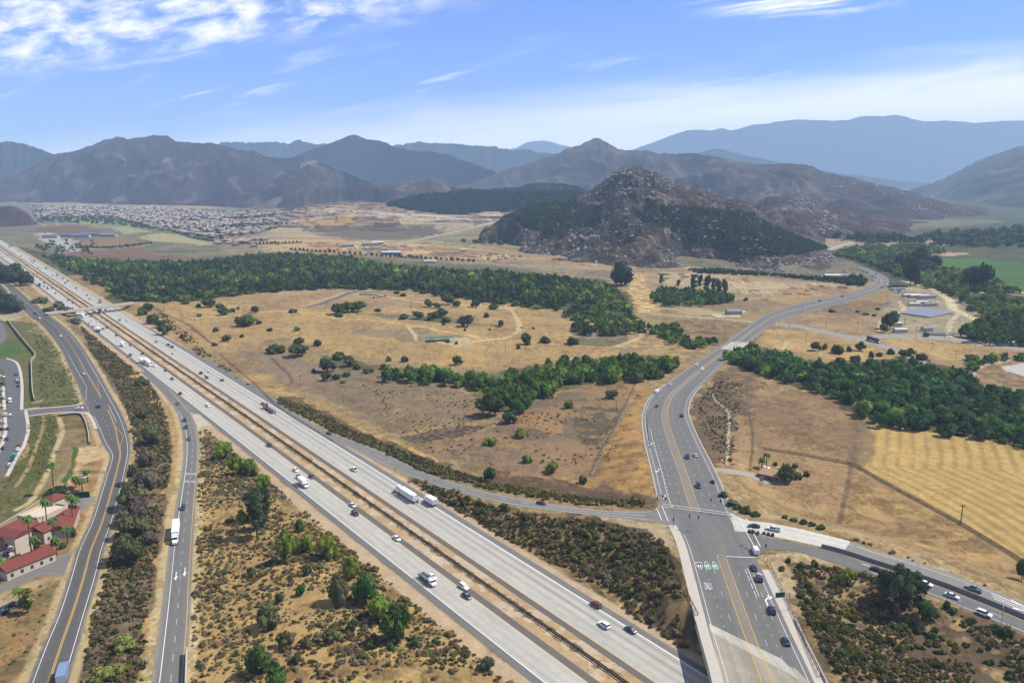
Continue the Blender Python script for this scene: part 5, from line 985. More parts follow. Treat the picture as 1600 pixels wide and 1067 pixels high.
for (px, py, w_, h_) in FIELD:
    x, y, z = T(px, py); s_ = math.hypot(y, CH) / F; rx = max(.9, w_ * s_ / 2 * 1.08); hh = max(1.2, h_ * s_ * .98); big = w_ * 1.0 >= 12
    br_ = (px, py) in FIELD_BRIGHT; c = A(*((112, 120, 52) if br_ else R.choice([(74, 88, 48), (66, 80, 46), (84, 94, 54), (72, 84, 52)])))
    o = tree_at('field_tree' if hh > 4.5 else 'field_bush', x, y, z - .1, rx, hh, 'oak' if hh > 5.5 and h_ > .6 * w_ else 'bush', c, parts=big, category='tree' if hh > 4.5 else 'bush')
    things.append((o, x, y, ('tall ' if h_ > w_ else 'wide low ' if h_ < .5 * w_ else 'round ') + ('bright green' if br_ else 'dark green')))
auto_label(things, 'field tree', 'scattered field trees', 'dark green field trees scattered', 7)
# --- eucalyptus and other tall dark trees
tall = [(1033, 446, 9, 18), (1060, 449, 8, 13), (1083, 458, 14, 30), (1093, 452, 9, 24), (1104, 460, 13, 32), (1114, 462, 9, 27), (1122, 462, 12, 27), (1132, 465, 10, 30)]
for i, (px, py, w_, h_) in enumerate(tall):
    x, y, z = T(px, py); s_ = math.hypot(y, CH) / F; o = tree_at('eucalyptus_tree', x, y, z, w_ * s_ * .62, h_ * s_, 'tall', A(78, 90, 62))
    o['label'] = ['slim eucalyptus standing by itself at the far edge of the brush thicket', 'small slim eucalyptus rising from the middle of the brush thicket', 'broad tall eucalyptus first of the row above the thicket', 'narrow eucalyptus just behind the broad first one of the row', 'tallest straight eucalyptus in the middle of the row', 'thin eucalyptus beside the tallest one in the row', 'forked eucalyptus second from the end of the row', 'last eucalyptus at the bare ground end of the row'][i]; o['group'] = 'row of eucalyptus above the thicket'
darkt = [(970, 446, 42, 38, 'big dark spreading tree at the end of the riverside woods', 'weep'), (1422, 447, 26, 46, 'tall dark tree beside the highway bend', 'oak'), (1405, 420, 18, 22, 'dark tree behind the tall tree at the highway bend', 'oak'), (1532, 452, 34, 38, 'wide dark tree at the corner of the green field', 'oak'), (1515, 448, 24, 30, 'darker twin tree at the corner of the green field', 'oak'), (1438, 412, 26, 24, 'dark tree clump at the near edge of the green field', 'oak'), (1460, 418, 20, 18, 'smaller dark tree at the near edge of the green field', 'oak'),
         (1406, 947, 62, 66, 'big dark spreading oak on bare soil beside the ramp', 'big'), (402, 838, 34, 76, 'tallest grey green eucalyptus in the clump beside the freeway', 'tall'), (412, 824, 30, 64, 'leaning grey eucalyptus behind the tallest one beside the freeway', 'tall'), (394, 814, 28, 48, 'shorter eucalyptus at the back of the clump beside the freeway', 'tall')]
for px, py, w_, h_, lb, kd in darkt:
    x, y, z = T(px, py); s_ = math.hypot(y, CH) / F; o = tree_at('dark_tree', x, y, z, w_ * s_ * .54, h_ * s_, 'oak' if kd == 'round' else kd, A(*((78, 88, 60) if kd in ('big', 'tall') else (56, 68, 46)))); o['label'] = lb
# --- pepper trees of the sandy triangle
pep = [(350, 716, 28, 25, 0), (372, 740, 26, 26, 0), (392, 742, 26, 26, 0), (412, 768, 22, 26, 0), (446, 877, 28, 44, 0), (478, 864, 24, 27, 0), (511, 872, 36, 36, 0), (550, 903, 28, 34, 0), (530, 943, 34, 45, 1), (572, 942, 40, 42, 2), (592, 969, 38, 38, 0), (619, 1001, 44, 52, 2), (420, 979, 38, 38, 1), (404, 1052, 38, 40, 2), (434, 1078, 34, 36, 2), (378, 813, 18, 16, 0), (447, 1008, 26, 20, 1), (552, 986, 14, 18, 2), (478, 1010, 16, 16, 1), (516, 1002, 22, 18, 1), (581, 1012, 16, 12, 2), (610, 1014, 12, 12, 2), (468, 830, 14, 20, 2), (470, 930, 14, 16, 2), (480, 898, 14, 16, 1), (648, 1008, 14, 14, 2), (680, 1006, 12, 10, 2), (393, 900, 14, 14, 1), (436, 942, 12, 14, 2), (465, 1035, 14, 16, 1), (762, 1045, 22, 18, 1)]
things = []
for px, py, w_, h_, c in pep:
    x, y, z = T(px, py); s_ = math.hypot(y, CH) / F; o = tree_at('pepper_tree', x, y, z - .1, w_ * s_ * .55, h_ * s_ * 1.05, 'weep', A(*[(112, 128, 50), (92, 92, 60), (74, 96, 46)][c])); things.append((o, x, y, ('large ' if h_ > 33 else 'small ') + ['bright green', 'grey green', 'deep green'][c]))
auto_label(things, 'weeping tree', 'weeping trees in the sandy triangle', 'weeping trees on sandy ground', 7)
# --- brush trees between the frontage road and the ramp, trees by the overpass
strip = [(200, 878, 44, 52, 0), (210, 838, 40, 40, 0), (196, 820, 30, 30, 1), (216, 812, 36, 44, 1), (205, 792, 36, 40, 0), (224, 776, 34, 44, 1), (214, 756, 26, 38, 0), (240, 694, 28, 34, 0), (228, 728, 26, 30, 1), (224, 652, 20, 16, 0), (222, 602, 22, 12, 0), (208, 674, 12, 8, 2), (196, 1012, 34, 24, 2), (160, 1062, 36, 24, 2), (185, 1050, 30, 20, 2), (232, 850, 24, 26, 1), (10, 442, 30, 34, 3), (26, 440, 30, 36, 3), (40, 446, 26, 26, 3), (-4, 436, 24, 30, 3), (4, 486, 34, 34, 3), (20, 488, 30, 28, 3), (-12, 484, 30, 36, 3), (64, 476, 26, 17, 0), (78, 487, 18, 10, 0), (100, 492, 30, 20, 1), (118, 506, 24, 13, 0), (92, 480, 18, 12, 1), (28, 478, 18, 12, 0)]
things = []
for px, py, w_, h_, c in strip:
    x, y, z = T(px, py); s_ = math.hypot(y, CH) / F; o = tree_at('roadside_tree', x, y, z - .1, w_ * s_ * .6, h_ * s_ * .82, ('oak' if c == 0 else 'weep') if h_ > 20 else 'bush', A(*[(90, 94, 58), (96, 88, 74), (114, 116, 60), (58, 66, 50)][c])); things.append((o, x, y, ('tall ' if h_ > 33 else 'low ') + ['grey green', 'grey leafless', 'yellowish', 'dark'][c]))
auto_label(things, 'roadside tree', 'roadside trees of the brush strip', 'roadside trees', 7)

# --- groves: the nearest trees are single objects, the rest one mass
W1 = [(597, 598), (602, 588), (660, 586), (720, 594), (780, 598), (830, 586), (880, 574), (985, 566), (1062, 574), (1040, 590), (985, 600), (900, 604), (850, 626), (815, 648), (795, 650), (772, 640), (752, 630), (762, 614), (720, 606), (640, 600)]
W2 = [(1136, 566), (1200, 562), (1260, 574), (1330, 580), (1420, 574), (1500, 588), (1540, 612), (1650, 630), (1650, 712), (1560, 696), (1500, 688), (1450, 677), (1385, 671), (1348, 658), (1336, 638), (1300, 622), (1230, 600), (1180, 584)]
W5 = [(1016, 470), (1030, 458), (1060, 458), (1120, 464), (1150, 472), (1100, 480), (1040, 480)]
W6 = [(1010, 512), (1060, 512), (1070, 530), (1130, 536), (1090, 548), (1050, 540), (1020, 524)]
W7 = [(1500, 535), (1600, 545), (1700, 560), (1700, 500), (1600, 500), (1545, 505), (1505, 522)]
W8 = [(1498, 560), (1540, 562), (1600, 556), (1660, 560), (1660, 566), (1560, 566), (1520, 580)]
def grove(px, sp, rr_, hh_, pal, wts, seed, gname, lab, keep=None):
    x, y, z = spread_pts(px, sp, seed=seed, keep=keep); r = np.random.RandomState(seed); n = len(x)
    return dict(x=x, y=y, z=z, r=r.uniform(*rr_, n), h=r.uniform(*hh_, n), c=mixcol(n, pal, wts, seed), g=gname, l=lab)
offroad = lambda x, y, r: np.ones(x.shape, bool)
gr_ = [grove(W1, 7.5, (3.4, 5.6), (5.5, 10.5), GREENS, (4, 4, 3, 3, 1), 1, 'creek grove trees', 'leafy green tree in the grove along the dry creek'),
       grove([(1136, 562), (1150, 553), (1200, 556), (1262, 574), (1250, 592), (1200, 584), (1150, 576)], 8, (3.4, 5.4), (5, 9), GREENS, (5, 3, 2, 3, 1), 7, 'leafy trees by the river bridge', 'leafy bright green tree in the thicket beside the pale river bridge'),
       grove(W2, 7.6, (3.3, 5.6), (4.2, 9.4), [(70, 96, 54), (58, 82, 50), (82, 108, 54), (108, 130, 56)], (5, 4, 3, .6), 2, 'orchard grove trees', 'dark green tree in the dense grove beside the stubble field')]
allt = [(g, i) for g in gr_ for i in range(len(g['x']))]
allt.sort(key=lambda q: -q[0]['h'][q[1]] / q[0]['y'][q[1]]); single, rest = allt[:296], allt[296:]
for g, i in single:
    o = tree_at('grove_tree', g['x'][i], g['y'][i], g['z'][i] - .1, g['r'][i], g['h'][i], 'oak', g['c'][i], parts=g['y'][i] < 470); o['label'] = g['l']; o['group'] = g['g']
P_ = np.array([(g['x'][i], g['y'][i], g['z'][i], g['r'][i] * 1.05, g['h'][i], R.uniform(0, 6)) for g, i in rest]); C_ = np.array([g['c'][i] for g, i in rest])
far_ = [grove(W5, 8, (3.5, 6), (6, 10), GREENS, (3, 4, 4, 1, 1), 3, '', ''), grove(W6, 7, (2.4, 4.5), (3, 7), GREENS, (3, 3, 3, 2, 3), 4, '', ''), grove(W7, 9, (4, 7), (7, 13), GREENS, (1, 4, 4, .5, 1), 5, '', ''), grove(W8, 8, (3, 5), (3.5, 6), GREENS, (3, 4, 2, 2, 1), 6, '', '')]
P_ = np.concatenate([P_] + [np.column_stack([g['x'], g['y'], g['z'], g['r'], g['h'], NR.uniform(0, 6, len(g['x']))]) for g in far_]); C_ = np.concatenate([C_] + [g['c'] for g in far_])
scatter_stuff('grove_woods', P_, C_, 'round')
# --- the broad riverside woods and the distant woods
def offfw(x, y, r): return (np.abs(foff(x, y)) > 44)
def dens(x, y, r): return offfw(x, y, r) & (fbm(x / 70, y / 70, 90, 3) + .34 * r.rand(len(x)) > .50)
W3 = [(-40, 378), (20, 388), (90, 402), (160, 412), (300, 414), (430, 400), (560, 407), (620, 420), (800, 432), (950, 446), (976, 466), (990, 492), (1000, 504), (960, 502), (860, 486), (780, 475), (700, 466), (640, 455), (500, 453), (400, 459), (330, 468), (250, 476), (170, 470), (150, 446), (120, 432), (70, 410), (-40, 372)]
W3b = [(880, 492), (960, 500), (1000, 505), (1010, 520), (960, 526), (900, 524)]
W4 = [(1300, 400), (1340, 388), (1420, 384), (1480, 395), (1440, 402), (1470, 424), (1560, 446), (1620, 470), (1700, 480), (1700, 540), (1600, 500), (1540, 498), (1480, 462), (1400, 432), (1340, 408)]
W4b = [(1290, 370), (1420, 376), (1500, 366), (1600, 360), (1700, 356), (1700, 392), (1600, 388), (1480, 386), (1380, 386)]
gs = [grove(W3, 9.2, (4.2, 8.4), (5, 14.5), [(74, 92, 44), (64, 82, 42), (86, 106, 46), (56, 70, 42), (98, 122, 50)], (4, 4, 2.4, 2.5, 1.2), 11, '', '', keep=dens), grove(W3b, 9, (3.5, 6.5), (4, 9), GREENS, (3, 3, 3, 1, 2), 12, '', ''),
      grove(W4, 13, (5, 9), (6, 12), [(84, 106, 52), (72, 92, 48), (96, 120, 56), (62, 78, 46)], (3, 3, 2, 2), 13, '', '', keep=lambda x, y, r: fbm(x / 60, y / 60, 91, 3) > .36), grove(W4b, 24, (8, 15), (8, 20), [(62, 78, 50), (74, 92, 54)], (2, 1), 14, '', '', keep=lambda x, y, r: fbm(x / 160, y / 100, 92, 3) > .46)]
P_ = np.concatenate([np.column_stack([g['x'], g['y'], g['z'] - .3, g['r'], g['h'], NR.uniform(0, 6, len(g['x']))]) for g in gs]); C_ = np.concatenate([g['c'] for g in gs])
w3 = [T2(*v) for v in W3]; de, _ = seg_dist(P_[:, 0], P_[:, 1], w3 + w3[:1]); ef = .5 + .5 * sstep(de + 16 * (NR.rand(len(P_)) - .5), 2, 38); P_[:, 4] *= np.where(P_[:, 1] > 0, ef, 1); P_[:, 3] *= .7 + .3 * ef
# light green glades and darker stands inside the woods
q = fbm(P_[:, 0] / 120, P_[:, 1] / 90, 95, 3); C_ *= (.88 + .55 * sstep(q, .40, .66))[:, None] * np.where((q > .56)[:, None], np.array([1.04, 1.02, .95]), 1.0)
scatter_stuff('riverside_woods', P_, C_, 'round')
# tall conifers and dark trees on the freeway bank
cf = [(188 + 9 * k + R.uniform(-3, 3), 452 + R.uniform(-3, 8)) for k in range(17)] + [(300 + 6 * k, 452 + R.uniform(-4, 5)) for k in range(7)] + [(30 + 7 * k, 402 + 3.2 * k + R.uniform(-6, 2)) for k in range(14)] + [(60 + 5 * k, 392 + R.uniform(-8, 10)) for k in range(18)]
P_ = np.array([(*T(*q), R.uniform(4.5, 7), R.uniform(11, 19), R.uniform(0, 6)) for q in cf]); P_ = P_[np.abs(foff(P_[:, 0], P_[:, 1])) > 36]; scatter_stuff('bank_trees', P_, mixcol(len(P_), [(52, 68, 48), (60, 74, 50)], (1, 1), 21), 'tall')

# --- shrubs of the interchange
BR, OL, DG, GY = (108, 90, 66), (122, 116, 66), (76, 88, 46), (128, 118, 92)
SA = [(312, 676), (326, 670), (470, 782), (560, 852), (800, 1040), (880, 1110), (880, 1150), (290, 1150), (302, 980), (309, 800)]
SBp = [(122, 500), (150, 516), (205, 566), (246, 615), (262, 660), (268, 720), (254, 800), (236, 930), (218, 1100), (120, 1100), (146, 960), (172, 870), (196, 780), (212, 712), (206, 660), (180, 600), (140, 545)]
SCp = [(645, 748), (700, 765), (800, 800), (930, 816), (1010, 832), (1048, 862), (1090, 960), (1104, 1010), (1090, 1036), (1060, 1024), (1005, 980), (990, 960), (940, 915), (800, 848), (690, 784)]
SDp = [(1240, 880), (1300, 888), (1390, 912), (1560, 986), (1700, 1045), (1700, 1150), (1300, 1150), (1262, 1000), (1240, 935)]
SE_ = [(432, 622), (480, 634), (560, 676), (680, 724), (760, 752), (900, 776), (1015, 784), (1010, 792), (900, 789), (780, 768), (640, 732), (520, 676), (440, 634)]
SF = [(1084, 620), (1128, 590), (1160, 596), (1158, 640), (1148, 690), (1146, 728), (1114, 730), (1100, 695), (1082, 652)]
SG = [(560, 600), (640, 600), (740, 615), (780, 660), (640, 684), (1000, 610), (960, 720), (880, 755), (760, 740), (640, 690)]
SH = [(240, 488), (262, 492), (330, 556), (400, 606), (380, 606), (310, 556)]
SI = [(50, 510), (100, 556), (118, 600), (126, 630), (60, 636), (60, 560)]; SJ = [(44, 652), (88, 652), (88, 690), (70, 750), (20, 800), (0, 770), (40, 700)]
SK = [(1270, 834), (1330, 850), (1420, 880), (1540, 925), (1640, 965), (1640, 955), (1540, 915), (1420, 870), (1330, 842)]
SL = [(40, 920), (86, 906), (84, 950), (60, 1000), (30, 1090), (-20, 1090), (-20, 1000)]
def shr(px, sp, rr_, ratio, pal, wts, seed, keep=None):
    x, y, z = spread_pts(px, sp, seed=seed, keep=keep); r = np.random.RandomState(seed); rad = rr_[0] + (rr_[1] - rr_[0]) * r.rand(len(x)) ** 2.0; return x, y, z, rad, rad * r.uniform(*ratio, len(x)), mixcol(len(x), pal, wts, seed, .25)
nz_ = lambda s, th, sc=14: (lambda x, y, r: fbm(x / sc, y / sc, s, 3) + .22 * (r.rand(len(x)) - .5) > th)
sh = [shr(SA, 1.75, (.4, 1.4), (.6, 1.1), [BR, OL, DG, GY], (6, 3, 1, 2), 31, nz_(31, .36)), shr(SA, 2.6, (.9, 2.2), (.6, 1.0), [BR, GY, OL], (5, 3, 1), 32, nz_(32, .60, 18)), shr(SBp, 1.65, (.6, 1.7), (.7, 1.2), [BR, (98, 76, 64), OL, DG, GY], (5, 4, 2, 1.5, 2), 33, nz_(33, .32)),
      shr(SCp, 1.9, (.7, 2.0), (.8, 1.3), [(96, 74, 58), BR, DG, OL, GY], (5, 4, 3, 2, 1.5), 34, nz_(34, .36)), shr(SCp, 5, (1.6, 2.8), (.9, 1.3), [DG, (84, 96, 50)], (1, 1), 35, nz_(35, .52)), shr(SDp, 1.5, (.6, 1.7), (.7, 1.2), [(100, 78, 64), BR, GY, OL, DG], (5, 4, 2, 1.5, 1), 36, nz_(36, .38)), shr(SDp, 4.2, (1.2, 2.2), (.8, 1.2), [DG, OL, (84, 96, 50)], (2, 1, 1), 37, nz_(37, .52)),
      shr(SE_, 2.0, (.8, 2.0), (.7, 1.2), [(84, 98, 50), DG, BR, OL], (3, 3, 3, 2), 38), shr(SF, 2.2, (.5, 1.2), (.6, 1.0), [(104, 82, 66), BR, GY, DG], (5, 4, 2, 1), 39, nz_(39, .34)), shr(SG, 4.0, (.5, 1.5), (.5, .9), [(110, 90, 74), BR, OL, GY], (4, 3, 2, 2), 40, nz_(40, .54)), shr(SH, 3, (.8, 1.8), (.7, 1.1), [BR, (92, 78, 58), DG], (3, 2, 1), 41, nz_(41, .48)),
      shr(SI, 2.6, (.5, 1.2), (.5, .9), [(92, 104, 56), DG, OL], (3, 2, 2), 42, nz_(42, .42)), shr(SJ, 2.2, (.4, 1.1), (.5, .9), [(88, 100, 54), DG, OL], (3, 2, 2), 43, nz_(43, .44)), shr(SK, 2.6, (.7, 1.6), (.7, 1.1), [BR, (120, 88, 62), OL, GY], (3, 3, 2, 2), 44, nz_(44, .36)), shr(SL, 3, (.3, .8), (.6, .9), [BR, OL, DG], (3, 2, 1), 45, nz_(45, .5))]
X, Y, Z, RD, HT = [np.concatenate([s[i] for s in sh]) for i in range(5)]; CC = np.concatenate([s[5] for s in sh]) * np.array([.66, .64, .60])
def on_road(x, y):
    m = np.zeros(x.shape, bool)
    for r_ in (FR, SR, HW, RP, R1, R2, SD, PS, DR):
        poly = [tuple(q) for q in r_.L] + [tuple(q) for q in r_.R[::-1]]; m |= inpoly(x, y, poly)
    return m | (np.abs(foff(x, y)) < 27)
ok = ~on_road(X, Y); d76, _ = seg_dist(X, Y, [tuple(q) for q in .5 * (HW.L + HW.R)[:200]]); ok &= ~((d76 < 19.5)); X, Y, Z, RD, HT, CC = X[ok], Y[ok], Z[ok], RD[ok], HT[ok], CC[ok]
qx, qy = PROJ(X, Y, Z); vis = (qx > -20) & (qx < 1620) & (qy < 1090); inn = (qx > 4) & (qx < 1596) & (qy < 1060)
order = np.argsort(-(RD * inn) / np.hypot(Y, CH)); one = order[:296]; rest_ = np.array([i for i in order[296:] if vis[i]])
things = []
for i in one:
    o = tree_at('shrub', X[i], Y[i], Z[i] - .05, RD[i], HT[i], 'bush', CC[i], parts=False, category='shrub'); things.append((o, X[i], Y[i], shrub_look(CC[i])))
auto_label(things, 'shrub', 'large shrubs of the interchange', 'large rounded shrubs', 6)
scatter_stuff('shrubbery', np.column_stack([X[rest_], Y[rest_], Z[rest_] - .05, RD[rest_], HT[rest_], NR.uniform(0, 6, len(rest_))]), CC[rest_], 'bush')
# --- dark orchards on the hills, and scrub and boulders on the rocky ones
def on_hill(hn, polys, n, rr_, hh_, pal, seed, pal_w=None, tmax=.99):
    x, y, z, hx_, hy_, tt = HILLS[hn]; r = np.random.RandomState(seed); m = np.zeros(x.shape, bool)
    for pl in polys: m |= inpoly(hx_, hy_, pl)
    I = np.nonzero(m & (tt < tmax) & (tt > .02))[0]; I = r.choice(I, min(n, len(I)), replace=False); k = len(I)
    return np.column_stack([x[I] + r.uniform(-3, 3, k), y[I] + r.uniform(-3, 3, k), z[I] - 1.0, r.uniform(*rr_, k), r.uniform(*hh_, k), r.uniform(0, 6, k)]), mixcol(k, pal, pal_w or [1] * len(pal), seed)
OR = [(52, 66, 40), (60, 76, 44), (46, 58, 38)]
a1 = on_hill('rock_hill', [zz(800, 160, 4, (-60, 716), (120, 650), (400, 600), (420, 640), (370, 690), (560, 722), (580, 750), (400, 790), (250, 830), (110, 790), (60, 740))], 1500, (3, 5.5), (4, 7), OR, 51)
a2 = on_hill('rock_hill', [zz(800, 160, 4, (780, 690), (860, 650), (1100, 650), (1350, 680), (1500, 690), (1600, 760), (1960, 910), (1800, 950), (1560, 960), (1340, 930), (1300, 900), (1100, 900), (1060, 830), (960, 790), (800, 730))], 3000, (2.6, 5), (4, 7), OR, 52)
a3 = on_hill('orchard_mound', [[(560, 290), (960, 290), (960, 340), (560, 340)]], 1800, (5, 9), (6, 11), OR, 53)
a4 = on_hill('rock_hill', [[(780, 250), (1320, 250), (1320, 440), (780, 440)]], 5200, (1.2, 3.2), (1, 2.8), [(96, 82, 66), (78, 76, 54), (104, 90, 74)], 54)
a5 = on_hill('dark_spur', [[(1150, 290), (1600, 290), (1600, 400), (1150, 400)]], 900, (2, 4), (1.6, 3.4), [(84, 72, 62), (76, 74, 56)], 55)
W9 = [(1075, 422), (1120, 422), (1190, 428), (1330, 438), (1335, 446), (1210, 432), (1090, 428)]
g = grove(W9, 6, (2.6, 4), (3, 5), OR, (1, 1, 1), 56, '', ''); a6 = (np.column_stack([g['x'], g['y'], g['z'], g['r'], g['h'], np.zeros(len(g['x']))]), g['c'])
g = grove([(1330, 432), (1356, 440), (1345, 448), (1322, 447)], 8, (4, 6), (5, 9), OR, (1, 1, 1), 57, '', ''); a7 = (np.column_stack([g['x'], g['y'], g['z'], g['r'], g['h'], np.zeros(len(g['x']))]), g['c'])
al = (a1, a2, a3, a4, a5, a6, a7); scatter_stuff('hillside_orchard_woods', np.concatenate([q[0] for q in al]), np.concatenate([q[1] for q in al]), 'bush')
def boulders(name, srcs, seed):
    r = np.random.RandomState(seed); v, f = ICO1; V, Q, C = [], [], []; nv = 0
    for hn, poly, n, s0, s1, cl in srcs:
        x, y, z, hx_, hy_, tt = HILLS[hn]; dn = fbm(x / 45, y / 45, seed, 4); I = np.nonzero(inpoly(hx_, hy_, poly) & (tt < 1.02) & (tt > .03) & (dn > cl))[0]
        if not len(I): continue
        I = r.choice(I, min(n, len(I)), replace=False)
        for i in I:
            s_ = s0 + (s1 - s0) * r.rand() ** 3; w_ = v * (1 + .5 * (r.rand(len(v), 1) - .5)) * s_ * r.uniform(.7, 1.3, 3) * np.array([1, 1, .8]); V.append(w_ + (x[i] + r.uniform(-4, 4), y[i] + r.uniform(-4, 4), z[i] + s_ * .15)); Q.append(f + nv); nv += len(v); C.append(np.repeat(np.array(A(210, 202, 190))[None] * r.uniform(.5, 1.1), len(v), 0))
    link(name, mesh_np(name, np.concatenate(V), np.concatenate(Q), HM, np.concatenate(C)), kind='stuff')
gx, gy, gz = spread_pts([(420, 380), (560, 380), (760, 388), (990, 414), (990, 424), (860, 410), (700, 402), (560, 396), (430, 390)], 24, seed=81, keep=lambda x, y, r: r.rand(len(x)) < .32); g2 = spread_pts([(992, 424), (1190, 438), (1330, 449), (1290, 454), (1200, 470), (1150, 462), (1020, 440)], 9, seed=82, keep=lambda x, y, r: r.rand(len(x)) < .10)
gx, gy, gz = np.concatenate([gx, g2[0]]), np.concatenate([gy, g2[1]]), np.concatenate([gz, g2[2]]); v_, f_ = ICO1; V_, Q_, C_ = [], [], []
for k in range(len(gx)):
    s_ = NR.uniform(2, 8); V_.append(v_ * (1 + .3 * (NR.rand(len(v_), 1) - .5)) * (s_, s_ * NR.uniform(.5, 1), s_ * .34) + (gx[k], gy[k], gz[k])); Q_.append(f_ + k * len(v_)); C_.append(np.repeat(np.array(A(*[(206, 172, 124), (150, 124, 98), (224, 206, 176), (176, 128, 92)][k % 4]))[None], len(v_), 0))
link('dirt_heaps', mesh_np('dirt_heaps', np.concatenate(V_), np.concatenate(Q_), HM, np.concatenate(C_)), kind='stuff')
boulders('boulder_rubble', [('rock_hill', [(780, 250), (1340, 250), (1340, 440), (780, 440)], 2600, .8, 3.6, .46), ('rock_hill', zz(800, 160, 4, (600, 440), (780, 400), (1000, 500), (1080, 640), (700, 600), (560, 560)), 420, 1.0, 4.6, .34), ('rock_spur', [(1150, 385), (1350, 385), (1350, 440), (1150, 440)], 420, 1.0, 4.2, .42), ('dark_spur', zz(1200, 160, 4, (130, 580), (260, 590), (480, 780), (560, 850), (380, 880), (260, 720), (150, 640)), 360, 1.4, 6, .38), ('rolling_hills', [(1190, 260), (1520, 260), (1520, 340), (1190, 340)], 380, 2, 8, .52)], 61)
# ------------------------------------------------------------------ vehicles
M_PAINT = mat('vehicle_paint', (.5, .5, .5), .35, .5, obj_color=True); M_GLASS = mat('dark_glass', (.012, .015, .02), .12, .6); M_TYRE = mat('tyre_rubber', (.02, .02, .02), .9); M_RIM = mat('wheel_rim', (.35, .35, .36), .4, metal=.6)
M_LAMP = mat('headlight_lens', (.75, .76, .74), .2); M_TAIL = mat('tail_light_lens', (.35, .02, .02), .3); M_BOX = mat('trailer_white', A(232, 232, 232, .75), .5); M_FRAME = mat('dark_steel', (.035, .035, .038), .6); M_SILV = mat('bare_aluminium', (.5, .51, .52), .4, metal=.4)
BOXQ = np.array([(0, 3, 2, 1), (4, 5, 6, 7), (0, 1, 5, 4), (1, 2, 6, 5), (2, 3, 7, 6), (3, 0, 4, 7)])
def bx(x0, x1, y0, y1, z0, z1, tx=0, ty=0):
    """box; tx, ty shrink its top"""
    return np.array([(x0, y0, z0), (x1, y0, z0), (x1, y1, z0), (x0, y1, z0), (x0 + tx, y0 + ty, z1), (x1 - tx, y0 + ty, z1), (x1 - tx, y1 - ty, z1), (x0 + tx, y1 - ty, z1)], float), BOXQ
def frus(xb0, xb1, xt0, xt1, wb, wt, z0, z1):
    return np.array([(xb0, -wb, z0), (xb1, -wb, z0), (xb1, wb, z0), (xb0, wb, z0), (xt0, -wt, z1), (xt1, -wt, z1), (xt1, wt, z1), (xt0, wt, z1)], float), BOXQ
def loft(st):
    """stations (x, half width, z low, z high): rounded car hull"""
    V = []
    for x, w_, a, b in st: V += [(x, -w_ * .94, a), (x, -w_, a + .35 * (b - a)), (x, -w_ * .97, b - .12 * (b - a)), (x, -w_ * .82, b), (x, w_ * .82, b), (x, w_ * .97, b - .12 * (b - a)), (x, w_, a + .35 * (b - a)), (x, w_ * .94, a)]
    n = len(st); i = np.arange(n - 1)[:, None] * 8; j = np.arange(8)[None]; Q = np.stack([i + j, i + 8 + j, i + 8 + (j + 1) % 8, i + (j + 1) % 8], -1).reshape(-1, 4)
    e0 = np.array([(0, 1, 6, 7), (1, 2, 5, 6), (2, 3, 4, 5)]); e1 = e0[:, ::-1] + (n - 1) * 8
    return np.array(V, float), np.concatenate([Q, e0, e1])
def wheel_np(r=.33, w_=.22, k=12):
    a = np.linspace(0, 2 * np.pi, k + 1)[:-1]; V = []
    for y, q in ((-w_ / 2, r * .62), (-w_ / 2, r), (w_ / 2, r), (w_ / 2, r * .62)): V += [(q * math.cos(t_), y, q * math.sin(t_)) for t_ in a]
    i = np.arange(3)[:, None] * k; j = np.arange(k)[None]; return np.array(V), np.stack([i + j, i + (j + 1) % k, i + k + (j + 1) % k, i + k + j], -1).reshape(-1, 4)
def wheel_mesh(r):
    k = 12; V, Q = wheel_np(r); a = np.linspace(0, 2 * np.pi, k + 1)[:-1]; V2 = np.array([(r * .64 * math.cos(t_), s_ * .10, r * .64 * math.sin(t_)) for s_ in (-1, 1) for t_ in a])
    tris = np.array([(0, i, i + 1) for i in range(1, k - 1)]); tr = np.concatenate([tris[:, ::-1] + len(V), tris + len(V) + k]); return mesh_np('wheel', np.concatenate([V, V2]), [Q, tr], [M_TYRE, M_RIM], mi=[0] * len(Q) + [1] * len(tr))
WH = {r: wheel_mesh(r) for r in (.33, .38, .5)}
